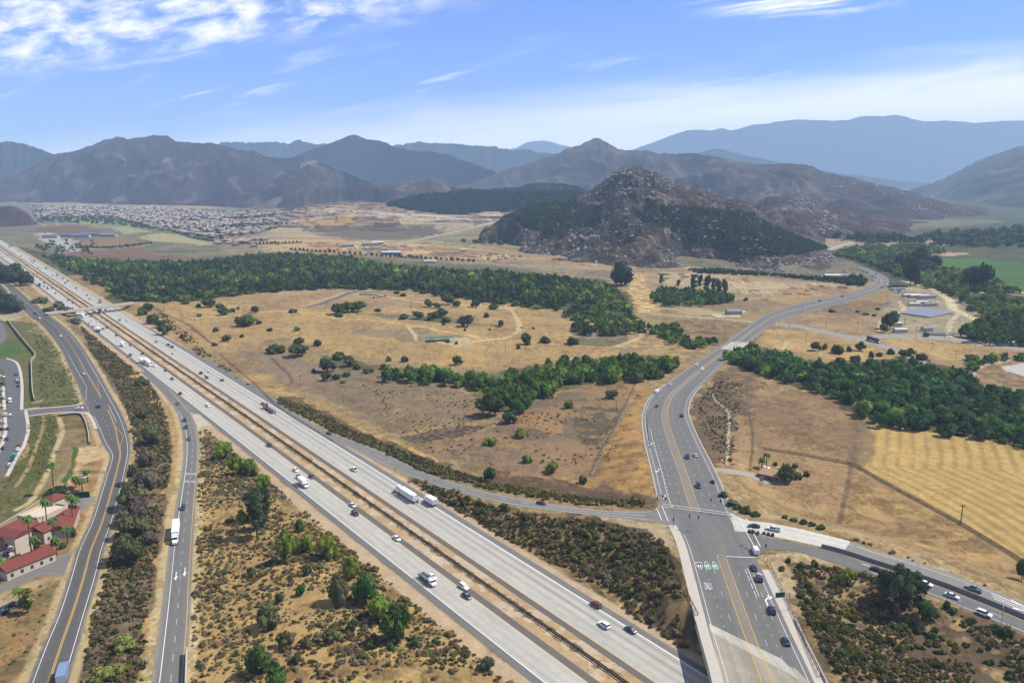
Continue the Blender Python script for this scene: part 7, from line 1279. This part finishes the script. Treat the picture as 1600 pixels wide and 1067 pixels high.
for q in [(80, 372, 34, 18, 6, .1, BLU, CRM, 'blue roofed block beside the pale parking lot'), (110, 370, 46, 16, 6, .15, BLU, CRM, 'first blue roofed classroom block beside the brown field'), (126, 371, 44, 16, 6, .12, BLU, CRM, 'second blue roofed classroom block in the school row'), (142, 369, 50, 18, 7, .1, BLU, CRM, 'largest blue roofed classroom block at the end of the school row'), (170, 370, 36, 18, 6, .1, GRY, CRM, 'grey roofed hall next to trees at the school'),
          (543, 386, 26, 14, 5, .3, GRY, CRM, 'grey shed at the edge of the graded ground'), (578, 384, 34, 16, 5, .2, GRY, CRM, 'long grey shed beside the diagonal dirt road'), (590, 382, 24, 14, 5, .2, WHT, CRM, 'pale shed beside the long grey shed'), (612, 398, 36, 16, 5, .02, WHT, BLU, 'long white roofed depot beside the valley road'), (602, 395, 12, 12, 7, .02, GRY, GRY, 'small grey tower block at the end of the depot'), (672, 411, 20, 10, 4, .0, WHT, WHT, 'white hut at the edge of the riverside woods'), (725, 393, 14, 8, 4, .1, WHT, WHT, 'white site office amid construction machines'), (1300, 434, 22, 12, 4, -.1, WHT, CRM, 'white roofed barn at the foot of the rocky spur'), (1322, 434, 30, 12, 4, -.05, GRY, CRM, 'grey roofed barn beside the white one below the rocky spur'), (1146, 491, 16, 9, 4, .1, GRY, CRM, 'grey utility hut inside a fenced yard by the dirt road')]:
    shed(*q)
for i, (px, py, L_, rt) in enumerate([(1402, 454, 18, 0), (1424, 464, 22, .1), (1436, 465, 24, .1), (1448, 466, 22, .2), (1428, 478, 12, 0), (1440, 475, 16, .2), (1452, 478, 16, .25), (1400, 509, 10, .1), (1406, 519, 12, .1), (1448, 517, 10, .3), (1550, 535, 12, .1), (1585, 532, 14, .2), (1572, 540, 10, .2), (1592, 540, 12, .0)]):
    shed(px, py, L_, 6, 3.2, rt, WHT if i % 3 else GRY, WHT, ['trailer home nearest the highway crossroads', 'long white trailer first of the row in the storage yard', 'long white trailer in the middle of the storage yard row', 'long white trailer last of the storage yard row', 'grey shed just above the solar panels', 'white trailer above the middle of the solar panels', 'white trailer above the end of the solar panels', 'white shed beside the dark yard trees', 'low white shed below the dark yard trees', 'white shed among scrap piles below the solar panels', 'white cabin among the trees at the end of the valley road', 'large white cabin under the trees at the end of the valley road', 'small grey cabin under trees by the valley road', 'white cabin at the last bend of the valley road'][i], 'trailer', 'storage_trailer')
# solar arrays: tilted rows on posts
M_SOL = mat('solar_cells', A(118, 124, 138), .55, .3)
p0, p1, p2 = np.array(T2(1404, 490)), np.array(T2(1452, 497)), np.array(T2(1490, 489)); dr_ = (p2 - p1) / np.hypot(*(p2 - p1)); dd_ = (p0 - p1)
for k in range(9):
    a = p1 + dd_ * (k + .3) / 9; L_ = np.hypot(*(p2 - p1)) * .98; c = a + dr_ * L_ / 2; rot = math.atan2(dr_[1], dr_[0]); e = empty('solar_array', (c[0], c[1], float(zf(c[0:1], c[1:2])[0])), rot, f'blue solar panel row, {["first", "second", "third", "fourth", "fifth", "sixth", "seventh", "eighth", "last"][k]} counted from the near corner of the field', 'solar panel', 'solar panel rows')
    wd = np.hypot(*dd_) / 9 * .42; V = np.array([(-L_ / 2, -wd, .8), (L_ / 2, -wd, .8), (L_ / 2, wd, 2.0), (-L_ / 2, wd, 2.0), (-L_ / 2, -wd, .7), (L_ / 2, -wd, .7), (L_ / 2, wd, 1.9), (-L_ / 2, wd, 1.9)]); link('panel', mesh_np('panel', V, np.array([(0, 1, 2, 3), (7, 6, 5, 4), (0, 4, 5, 1), (1, 5, 6, 2), (2, 6, 7, 3), (3, 7, 4, 0)]), M_SOL), e)
    V, Q = join([bx(q - .1, q + .1, -.1, .1, -.2, 1.3) for q in np.linspace(-L_ / 2 + 2, L_ / 2 - 2, 7)]); link('support', mesh_np('support', V, Q, M_FRAME), e)
x, y, z = T(1470, 523); e = empty('solar_array', (x, y, z), -.12, 'long low blue panel roof beside the valley road', 'solar panel'); link('panel', mesh_np('panel', *bx(-13, 13, -2.5, 2.5, 2.2, 2.4), M_SOL), e); link('support', mesh_np('support', *join([bx(q - .1, q + .1, s_ - .1, s_ + .1, -.2, 2.2) for q in np.linspace(-12, 12, 6) for s_ in (-2, 2)]), M_FRAME), e)
# green canopies of the flying field and of the farm stand, with things parked beside them
M_TARP = mat('green_tarp', A(40, 130, 104), .7, var=.1, vscale=.5)
def canopy(px, py, L_, W_, rot, label, hgt=3.0):
    x, y, z = T(px, py); e = empty('canopy_shelter', (x, y, z), rot, label, 'canopy'); a, b = L_ / 2, W_ / 2
    V = np.array([(-a, -b, hgt - .5), (a, -b, hgt - .5), (a, b, hgt - .5), (-a, b, hgt - .5), (-a, 0, hgt + .4), (a, 0, hgt + .4)]); link('tarp_roof', mesh_np('tarp_roof', V, np.array([(0, 1, 5, 4), (2, 3, 4, 5)]), M_TARP), e)
    for k in range(5):
        for s_ in (-1, 1): q = -a + L_ * k / 4; link('post', mesh_np('post', *bx(q - .08, q + .08, s_ * b - .08, s_ * b + .08, -.2, hgt - .5), M_FRAME), e)
canopy(688, 532, 22, 7, .28, 'long green canopy with dark edges in the golden field'); canopy(579, 460.5, 24, 8, .2, 'green canopy beside the airstrip with parked cars')
for i, (px, py, kd, pc, lb) in enumerate([(698, 534, 'suv', 'dark', 'dark suv parked under the end of the long green canopy'), (704, 533, 'pickup', 'white', 'white pickup at the end of the long green canopy'), (701, 535, 'sedan', 'black', 'black car in front of the long green canopy')] + [(580 + 4.4 * k, 466.5 - .7 * k, 'suv' if k % 2 else 'sedan', ['silver', 'dark', 'grey', 'black', 'dark', 'black'][k], f'{["silver", "dark", "grey", "black", "dark", "black"][k]} car parked {["first", "second", "third", "fourth", "fifth", "last"][k]} in the line beside the airstrip canopy') for k in range(6)]):
    vehicle(px, py, kd, pc, 100.0, lb, far=True)
x, y, z = T(713, 538); e = empty('utility_cabinet', (x, y, z), .3, 'small dark green cabinet alone in the golden field', 'cabinet'); link('housing', mesh_np('housing', *bx(-1.2, 1.2, -.9, .9, 0, 2.2, .1, .1), mat('dark_green_paint', A(30, 92, 84), .6)), e); link('door', mesh_np('door', *bx(-.9, .9, -.93, -.9, .2, 2.0), M_FRAME), e)
# construction machines and vehicles on the graded ground
rr = random.Random(5)
for i in range(34):
    px, py = (rr.uniform(678, 815), 0) if i < 24 else (rr.uniform(500, 600), 0); py = 397 + (px - 680) * .05 + rr.uniform(-4, 7) if i < 24 else 386 + rr.uniform(-3, 6)
    vehicle(px, py, rr.choice(['van', 'pickup', 'suv', 'van']), rr.choice(['dark', 'grey', 'tan', 'navy', 'white', 'dark']), float(rr.uniform(-20, 20)), 'construction vehicle parked among others on the graded ground below the rocky hill' if i < 24 else 'vehicle parked among the grey sheds at the edge of the graded ground', 'construction vehicles below the rocky hill' if i < 24 else 'vehicles among the grey sheds', far=True)
rr = random.Random(9)
for i in range(16): vehicle(1398 + rr.uniform(0, 16) + (40 if i % 2 else 0), 455 + rr.uniform(0, 3) + (16 if i % 2 else 0), rr.choice(['suv', 'pickup', 'van']), rr.choice(['dark', 'white', 'grey']), float(rr.uniform(-30, 30)), 'vehicle parked among trailers in the storage yard above the solar panels', 'vehicles in the storage yard', far=True)
# --- the town: nearest 300 houses are objects, the rest one mass
TOWN = [(47, 325), (130, 321), (240, 322), (300, 330), (345, 332), (400, 333), (480, 336), (488, 342), (440, 353), (400, 367), (345, 374), (262, 362), (235, 356), (195, 345), (175, 339), (100, 340), (60, 344)]; TOWN2 = [(336, 379), (440, 371), (402, 388), (330, 387)]
M_HROOF = mat('house_roof', (.2, .2, .2), .85, obj_color=True); M_HWALL = mat('house_wall', A(176, 156, 132), .9)
def house_np(L_, W_, h, rh):
    a, b = L_ / 2, W_ / 2; hp = W_ * .45; V = np.array([(-a, -b, -.3), (a, -b, -.3), (a, b, -.3), (-a, b, -.3), (-a, -b, h), (a, -b, h), (a, b, h), (-a, b, h), (-a - .5, -b - .5, h), (a + .5, -b - .5, h), (a + .5, b + .5, h), (-a - .5, b + .5, h), (-a + hp, 0, h + rh), (a - hp, 0, h + rh)])
    return V, np.array([(0, 1, 5, 4), (1, 2, 6, 5), (2, 3, 7, 6), (3, 0, 4, 7), (8, 9, 13, 12), (10, 11, 12, 13)]), np.array([(9, 10, 13), (11, 8, 12)]), [0, 0, 0, 0, 1, 1, 1, 1]
HV = [house_np(*q) for q in ((14, 11, 5.6, 2.4), (17, 12, 4.0, 2.6), (13, 12, 6.0, 2.0))]; HMs = [mesh_np('house', v, [q, t_], [M_HWALL, M_HROOF], mi=m_) for v, q, t_, m_ in HV]
pts = []
for px, sp, sd_ in ((TOWN, 17.5, 1), (TOWN2, 16, 2)):
    x, y, z = spread_pts(px, sp, jit=.25, seed=sd_); ang = .5 + .9 * (fbm(x / 500, y / 500, 6, 2) - .5); row = ((x * np.sin(ang) + y * np.cos(ang)) % 56) < 37; park = fbm(x / 130, y / 200, 8, 3) < .62; m = row & park; pts += list(zip(x[m], y[m], z[m], ang[m]))
pts.sort(key=lambda q: q[1]); RC = [(.17, .15, .12), (.22, .17, .13), (.13, .12, .11), (.27, .19, .14), (.23, .21, .19)]
for i, (x, y, z, a) in enumerate(pts[:290]):
    o = link('house', R.choice(HMs), None, (x, y, z), a + R.choice((0, math.pi / 2)), label='two storey house with a dull roof in the nearest rows of the suburb' if y < 2300 else 'house with a dull roof further back among the suburb rows', category='house', group='houses in the nearest rows of the suburb' if y < 2300 else 'houses further back in the suburb'); o.color = (*R.choice(RC), 1)
V, Q, Tt, mi_q, mi_t, n = [], [], [], [], [], 0
for x, y, z, a in pts[290:]:
    v, q, t_, m_ = R.choice(HV); a += R.choice((0, math.pi / 2)); c, s_ = math.cos(a), math.sin(a); V.append(np.column_stack([v[:, 0] * c - v[:, 1] * s_ + x, v[:, 0] * s_ + v[:, 1] * c + y, v[:, 2] + z])); Q.append(q + n); Tt.append(t_ + n); k = R.randint(1, 3); mi_q += [0, 0, 0, 0, k, k]; mi_t += [k, k]; n += len(v)
if V: link('suburb', mesh_np('suburb', np.concatenate(V), [np.concatenate(Q), np.concatenate(Tt)], [M_HWALL, mat('roof_brown', (.21, .17, .135), .9), mat('roof_dark', (.14, .13, .12), .9), mat('roof_clay', (.28, .21, .165), .9)], mi=mi_q + mi_t), kind='stuff')
tx, ty, tz = spread_pts([(47, 322), (480, 334), (490, 345), (345, 378), (190, 352), (60, 348)], 33, seed=77); scatter_stuff('town_trees', np.column_stack([tx, ty, tz, NR.uniform(4, 8, len(tx)), NR.uniform(5, 10, len(tx)), NR.uniform(0, 6, len(tx))]), mixcol(len(tx), [(66, 80, 52), (78, 90, 58)], (1, 1), 78), 'round')
hl = [T2(*q) for q in catmull([(198, 341), (260, 359), (300, 373), (340, 379), (402, 383), (470, 380)], 60)] + [T2(*q) for q in catmull([(120, 389), (180, 388), (235, 382)], 24)] + [T2(*q) for q in catmull([(455, 392), (520, 396), (600, 402), (660, 405), (740, 410)], 40)]
hl = np.array(hl); scatter_stuff('avenue_trees', np.column_stack([hl, np.zeros(len(hl)), NR.uniform(2.5, 4.5, len(hl)), NR.uniform(4, 7.5, len(hl)), np.zeros(len(hl))]), mixcol(len(hl), [(62, 76, 48)], (1,), 79), 'round')

# ------------------------------------------------------------------ poles, signals, signs, fences
M_WOOD = mat('weathered_wood', A(116, 92, 72), .9, var=.15, vscale=3); M_GALV = mat('galvanised_steel', (.33, .33, .33), .5, metal=.5); M_SIGN = mat('sign_green', A(20, 110, 88), .5); M_YS = mat('sign_yellow', A(222, 160, 40), .5)
POLES = [(1501, 818, 788, 'thick utility pole with crossarm at the hedge of the stubble field'), (470, 605, 585, 'wooden pole at the corner of the grey scrub'), (536, 629, 616, 'thin wooden pole alone on the scrub slope'), (509, 483, 471, 'wooden pole beside the airstrip'), (641, 483, 473, 'wooden pole in the far part of the golden field'), (755, 481, 470, 'wooden pole beside the round trees at the woods edge'), (747, 515, 501, 'wooden pole behind the brushy creek bed'), (790, 550, 532, 'wooden pole above the leafy grove'), (284, 501, 486, 'wooden pole closest to the freeway trees'), (305, 501, 488, 'wooden pole second from the freeway trees'), (382, 493, 472, 'tall wooden pole on the grassy rise'), (256, 487, 477, 'short wooden pole by the overpass track'), (1340, 518, 502, 'wooden pole at the edge of the tan square field'), (1290, 516, 505, 'wooden pole midway along the valley road'), (1233, 516, 506, 'wooden pole near the start of the valley road'), (1217, 513, 505, 'first pole where the valley road leaves the highway'), (1259, 534, 520, 'wooden pole inside the curved dirt track'), (1385, 478, 461, 'tall pole beside the storage yard track'), (1253, 489, 480, 'pole on the shoulder of the rising highway'), (1431, 530, 512, 'wooden pole on the mound by the valley road'), (1476, 532, 515, 'taller of the two poles in front of the long panel roof'), (1483, 532, 520, 'shorter of the two poles in front of the long panel roof'), (1456, 547, 535, 'wooden pole in the gold field behind the orchard'), (1493, 563, 548, 'wooden pole at the edge of the dark orchard'), (1413, 509, 498, 'short pole among the yard sheds'), (963, 641, 624, 'wooden pole on the dark brush patch'), (1166, 618, 603, 'wooden pole at the corner of the brown field'), (766, 738, 722, 'wooden pole behind the round bush above the curving ramp'), (392, 414, 392, 'tall pole standing in the riverside woods')]
for px, py, ty, lb in POLES:
    x, y, z = T(px, py); h = min(htop(px, py, ty), 15); k = .16 if (px, py) != (1501, 818) else .26; e = empty('utility_pole', (x, y, z), R.uniform(-.4, .4), lb, 'pole'); V, Q = tube([(0, 0, -.5), (0, 0, h * .5), (0, 0, h)], [k, k * .85, k * .65], 8); link('shaft', mesh_np('shaft', V, Q, M_WOOD), e); link('crossarm', mesh_np('crossarm', *bx(-1.2, 1.2, -.09, .09, h - .75, h - .55), M_WOOD), e)
    for q in (-1.1, -.5, .5, 1.1): link('insulator', mesh_np('insulator', *bx(q - .06, q + .06, -.06, .06, h - .55, h - .3), M_GALV), e)
def lamp_post(px, py, ty, rot, lb):
    x, y = Tr(px, py); z = float(zroad(np.array([x]), np.array([y]))[0]); h = max(8, min(htop(px, py, ty), 13)); e = empty('street_lamp', (x, y, z), rot, lb, 'street lamp'); V, Q = tube([(0, 0, -.2), (0, 0, h)], [.14, .09], 8); link('shaft', mesh_np('shaft', V, Q, M_GALV), e); V, Q = tube([(0, 0, h - .1), (1.6, 0, h + .5), (3.2, 0, h + .6)], [.07, .06, .05], 6); link('arm', mesh_np('arm', V, Q, M_GALV), e); link('lamp_head', mesh_np('lamp_head', *bx(3.0, 3.9, -.18, .18, h + .5, h + .66), M_GALV), e)
lamp_post(1563, 985, 952, 1.1, 'tall street lamp on the verge of the lower right ramp'); lamp_post(1147, 549, 534, .4, 'street lamp at the pale river bridge'); lamp_post(1252, 580, 570, .2, 'street lamp at the edge of the leafy thicket'); lamp_post(265, 652, 634, .3, 'street lamp on the outer edge of the left ramp split'); lamp_post(303, 648, 638, 2.4, 'street lamp in the gore of the left ramp')
def signal(px, py, rot, arm, lb):
    x, y = Tr(px, py); z = float(zroad(np.array([x]), np.array([y]))[0]); e = empty('traffic_signal', (x, y, z), rot, lb, 'traffic signal'); V, Q = tube([(0, 0, -.2), (0, 0, 6.6)], [.17, .12], 8); link('shaft', mesh_np('shaft', V, Q, M_GALV), e)
    V, Q = tube([(0, 0, 5.6), (arm * .5, 0, 6.0), (arm, 0, 6.1)], [.11, .09, .06], 6); link('mast_arm', mesh_np('mast_arm', V, Q, M_GALV), e)
    for k, q in enumerate((arm * .62, arm * .97, .0)):
        zc = 5.6 if q else 3.2; hd = link('signal_head', mesh_np('signal_head', *bx(q - .25, q + .25, -.22, .22, zc - .65, zc + .65), M_FRAME), e)
        for i, cl in enumerate(((.25, .02, .02), (.2, .12, .01), (.02, .12, .06))): link('lens', mesh_np('lens', *bx(q - .13, q + .13, -.25, -.22, zc + .28 - .4 * i, zc + .5 - .4 * i), mat('lens_' + ('red', 'amber', 'green')[i], cl, .3)), hd)
    V, Q = tube([(0, 0, 6.5), (.4, .8, 8.6), (.7, 1.6, 9.0)], [.08, .06, .05], 6); link('lamp_arm', mesh_np('lamp_arm', V, Q, M_GALV), e)
def ang(p, q): a, b = Tr(*p), Tr(*q); return math.atan2(b[1] - a[1], b[0] - a[0])
signal(1052, 823, ang((1052, 823), (1160, 838)), 10, 'traffic signal on the near corner of the curving ramp'); signal(1151, 806, ang((1151, 806), (1040, 790)), 11, 'traffic signal on the far corner above the pale ramp'); signal(1196, 864, ang((1196, 864), (1150, 836)), 8, 'traffic signal at the stop line beside the white van'); signal(1027, 790, ang((1027, 790), (1060, 812)), 6, 'traffic signal on the far corner by the orange verge')
for px, py, lb in ((1178, 833, 'black cabinet with a flat top at the end of the ramp barrier'), (1201, 836, 'low dark crash cushion at the start of the ramp barrier')):
    x, y = Tr(px, py); z = float(zroad(np.array([x]), np.array([y]))[0]); e = empty('crash_cushion', (x, y, z), ang((1178, 833), (1260, 850)), lb, 'crash cushion')
    for k in range(3): link('barrel', mesh_np('barrel', *bx(-2.4 + 1.6 * k, -1.1 + 1.6 * k, -.6, .6, 0, 1.1, .1, .1), M_FRAME), e)
def sign(px, py, h, w_, hh, rot, m, lb, posts=1, diamond=False, cant=0.0, text=None):
    x, y = Tr(px, py); z = float(zroad(np.array([x]), np.array([y]))[0]); e = empty('road_sign', (x, y, z), rot, lb, 'sign')
    for q in ([0] if posts == 1 else [-w_ * .3, w_ * .3]): link('post', mesh_np('post', *bx(q - .09, q + .09, -.09, .09, -.2, h + (.0 if not cant else .4)), M_GALV), e)
    if cant: link('arm', mesh_np('arm', *bx(-cant, 0, -.08, .08, h, h + .16), M_GALV), e)
    if diamond: V = np.array([(0, y_, h - hh) for y_ in (-.16, -.12)] + [(w_, y_, h) for y_ in (-.16, -.12)] + [(0, y_, h + hh) for y_ in (-.16, -.12)] + [(-w_, y_, h) for y_ in (-.16, -.12)]); Q = np.array([(0, 2, 4, 6), (1, 7, 5, 3), (0, 1, 3, 2), (2, 3, 5, 4), (4, 5, 7, 6), (6, 7, 1, 0)])
    else: V, Q = bx(-w_ / 2 - cant, w_ / 2 - cant, -.16, -.10, h - hh / 2, h + hh / 2)
    p_ = link('panel', mesh_np('panel', V, Q, m), e)
    if not diamond: link('border', mesh_np('border', *join([bx(-w_ / 2 - cant + .08, w_ / 2 - cant - .08, -.17, -.162, h + s_ * (hh / 2 - .12) - .04, h + s_ * (hh / 2 - .12) + .04) for s_ in (-1, 1)]), M_LINE), p_)
sign(1232, 954, 6.0, 3.2, 1.9, .15, M_SIGN, 'green road sign hung from a tall post beside the highway', cant=3.4); sign(617, 741, 2.9, .9, .9, .6, M_YS, 'yellow diamond sign in the gore of the curving ramp', diamond=True); sign(640, 754, .7, 2.2, 1.0, .5, mat('orange_red_panel', A(214, 78, 50), .6), 'low orange red panel on the brush beside the freeway'); sign(1189, 757, 3.0, 1.9, 2.6, .1, mat('lilac_panel', A(186, 172, 190), .7), 'pale lilac sign board beside the farm driveway', posts=2); sign(128, 790, 5.2, 7.5, 3.0, .2, mat('deep_green_board', A(38, 82, 74), .6), 'large dark green hotel board on a post beside the palms'); sign(1084, 640, 2.2, 1.6, 1.0, 0, M_SIGN, 'small green sign at the inside of the highway curve'); sign(480, 640, 2.0, 1.0, 1.0, .4, M_GALV, 'small grey sign on the verge of the freeway'); sign(233, 580, 6, 6, 1.2, .9, mat('sign_back', A(170, 150, 110), .7), 'long sign seen from behind above the start of the left ramp', posts=2)
# fences and walls
def fence(pts, lb, h=1.6, sp=4.0, m=M_WOOD, solid=False, zfun=zroad, name='fence'):
    P = catmull([Tr(*q) for q in pts], 12 * len(pts)); d = np.concatenate([[0], np.cumsum(np.hypot(*np.diff(P, axis=0).T))]); x, y = P[0]; e = empty(name, (x, y, 0), 0, lb, 'wall' if solid else 'fence')
    if solid: ribbon('panel', P, [(-.15, -.4), (-.15, h), (.15, h), (.15, -.4)], m, closed=True, parent=e, zfun=zfun).location = -e.location; ribbon('coping', P, [(-.22, h + .003), (-.22, h + .16), (.22, h + .16), (.22, h + .003)], M_CONC, closed=True, parent=e, zfun=zfun).location = -e.location; return
    for z in (h * .5, h * .95): ribbon('rail', P, [(-.06, z - .08), (-.06, z + .08), (.06, z + .08), (.06, z - .08)], m, closed=True, parent=e, zfun=zfun).location = -e.location
    n = min(95, int(d[-1] / sp) + 1); t_ = np.linspace(0, d[-1], n); X_ = np.interp(t_, d, P[:, 0]); Y_ = np.interp(t_, d, P[:, 1]); Z_ = zfun(X_, Y_); pm = mesh_np('post', *bx(-.09, .09, -.09, .09, -.3, h), m)
    for a, b, c in zip(X_, Y_, Z_): link('post', pm, e, (a - x, b - y, c))
TANW = mat('tan_block_wall', A(196, 162, 122), .9, var=.1, vscale=1.5)
fence([(1199, 877), (1216, 910), (1240, 962), (1262, 1015), (1281, 1058)], 'tan wooden rail fence running beside the highway sidewalk', 1.5, 3, mat('pale_timber', A(196, 172, 144), .9)); fence([(1044, 858), (1056, 890), (1072, 926), (1090, 962)], 'short rail fence beside the sidewalk above the bridge', 1.4, 3); fence([(12, 502), (24, 518), (42, 540), (53, 553), (55, 558), (49, 566)], 'tan block wall curving above the green slope', 2.4, solid=True, m=TANW, name='block_wall'); fence([(49, 567), (50, 590), (51, 612), (54, 628)], 'tan block wall running straight down to the side road', 2.4, solid=True, m=TANW, name='block_wall')
fence([(90, 651), (122, 648), (131, 655), (137, 672), (140, 694)], 'low dark edged wall around the dry basin', 1.2, solid=True, m=mat('dark_block_wall', A(92, 80, 66), .9), name='block_wall'); fence([(49, 632), (58, 630), (67, 627)], 'pale entrance wall by the side road', 1.4, solid=True, m=TANW, name='block_wall'); fence([(86, 708), (98, 706), (110, 703)], 'pale low wall at the lower end of the basin', 1.4, solid=True, m=TANW, name='block_wall'); fence([(66, 786), (40, 803), (0, 828), (-40, 852)], 'long tan wall behind the hotel', 2.2, solid=True, m=TANW, name='block_wall')
fence([(993, 600), (962, 665), (942, 700), (923, 742)], 'straight wire fence dividing the brown and orange fields', 1.3, 6); fence([(1195, 702), (1260, 712), (1332, 726), (1375, 750), (1495, 815), (1600, 880)], 'long wire fence along the dark hedge line of the stubble field', 1.2, 6); fence([(291, 1090), (292, 1050), (293, 1022)], 'pale concrete wall along the foot of the left ramp', 2.6, solid=True, m=M_CONC, name='block_wall'); fence([(345, 555), (400, 602), (440, 640), (520, 690)], 'wire fence following the freeway verge below the scrub', 1.2, 6)
fence([(1036, 618), (1014, 640), (1012, 660), (1016, 700)], 'low guardrail on the outer edge of the highway curve', .8, 4, M_GALV); fence([(1190, 524), (1170, 540), (1150, 556)], 'guardrail at the pale river bridge', .9, 3, M_FRAME)
# palms
def palm(px, py, ty, lb, skirt=True, kind='fan'):
    x, y, z = T(px, py); h = max(3.5, min(htop(px, py, ty), 24)) - .8; r = np.random.RandomState(int(px * 7 + py)); e = empty('palm_tree', (x, y, z), r.uniform(0, 6), lb, 'palm'); V, Q = tube([(0, 0, -.2), (.1, 0, h * .4), (.05, .1, h)], [.32, .24, .2], 8); link('trunk', mesh_np('trunk', V, Q, BARK), e)
    P = []
    for k in range(30):
        a = 6.28 * k / 30 + r.uniform(-.15, .15); up = r.uniform(-.9, 1.1); L_ = r.uniform(1.7, 2.5) * (1.3 if kind == 'feather' else 1); d = np.array([math.cos(a), math.sin(a), 0]); s_ = np.array([-d[1], d[0], 0]); w_ = .55 if kind == 'fan' else .34
        p0 = np.array([0, 0, h]); p1 = p0 + d * L_ * .55 + np.array([0, 0, up * .8]); p2 = p0 + d * L_ + np.array([0, 0, up * .8 - 1.0 * (1.2 - .5 * up)]); P.append((np.array([p0 - s_ * .08, p0 + s_ * .08, p1 + s_ * w_, p1 - s_ * w_]), np.array([(0, 1, 2, 3)]))); P.append((np.array([p1 - s_ * w_, p1 + s_ * w_, p2 + s_ * w_ * .3, p2 - s_ * w_ * .3]), np.array([(0, 1, 2, 3)])))
    V, Q = join(P); c = link('crown', mesh_np('crown', V, Q, LEAF, np.repeat(r.uniform(.7, 1.3, (len(V), 1)), 3, 1)), e); c.color = (*A(84, 106, 52), 1)
for q in [(85, 771, 723, 'very tall palm at the edge of the dark hedge above the hotel'), (75.6, 832, 780, 'very tall slim palm in front of the flat white roof'), (87, 852, 810, 'tall palm in front of the red roofed centre of the hotel'), (89, 867, 838, 'palm at the corner of the long low hotel wing'), (106, 848, 822, 'shorter palm alone on the brown verge'), (115, 824, 772, 'tall shaggy palm nearest the hotel board'), (121, 809, 776, 'bushy palm beside the shaggy one below the hotel board'), (52, 880, 806, 'tallest palm rising through the hotel roofs'), (58, 879, 838, 'medium palm before the long low hotel wing'), (2, 909, 868, 'palm at the edge of the view beside the low wing'), (129, 767, 748, 'bushy palm just above the hotel board'), (119, 761, 744, 'small palm at the dirt lot corner'), (137, 753, 734, 'small palm behind the parked white suv'), (32, 948, 918, 'dark palm growing in the olive bush'), (1190, 732, 715, 'first palm beside the farmhouse'), (1197, 730, 707, 'taller palm beside the farmhouse')]: palm(*q)
for px, py, w_, h_, lb, c in [(62, 846, 16, 14, 'leafy bush between the hotel wings behind the tallest palm', 1), (98, 856, 12, 9, 'bush at the foot of the tall palm by the hotel wing', 1), (40, 884, 12, 9, 'dark bush at the middle of the low hotel wing', 0), (70, 876, 12, 10, 'dark bush near the end of the low hotel wing', 0), (112, 838, 14, 16, 'leafy tree under the shaggy palm by the hotel', 1), (60, 800, 20, 8, 'hedge bush behind the flat white hotel roof', 0), (36, 820, 22, 8, 'hedge bush behind the long hotel wing', 0), (8, 838, 22, 8, 'hedge bush at the far corner of the long hotel wing', 0), (82, 869, 6, 18, 'narrow dark cypress at the end of the low hotel wing', 0), (26, 886, 16, 10, 'bush in front of the low hotel wing', 1), (10, 894, 12, 9, 'round bush at the foot of the low hotel wing', 1), (44, 957, 26, 38, 'olive green bush beside the parked blue cars', 2), (96, 776, 34, 18, 'dark dense hedge bush above the hotel drive', 0), (80, 778, 24, 14, 'dark hedge bush behind the tall palm', 0), (28, 874, 14, 10, 'green shrub below the arched hotel front', 1), (112, 765, 9, 6, 'reddish bush beside the small palm', 3)]:
    x, y, z = T(px, py); s_ = math.hypot(y, CH) / F; o = tree_at('garden_bush', x, y, z - .1, w_ * s_ * .55, h_ * s_ * 1.05, 'bush' if h_ < w_ * 1.3 else 'tall', A(*[(58, 76, 42), (78, 98, 50), (122, 122, 56), (110, 64, 52)][c]), category='bush'); o['label'] = lb
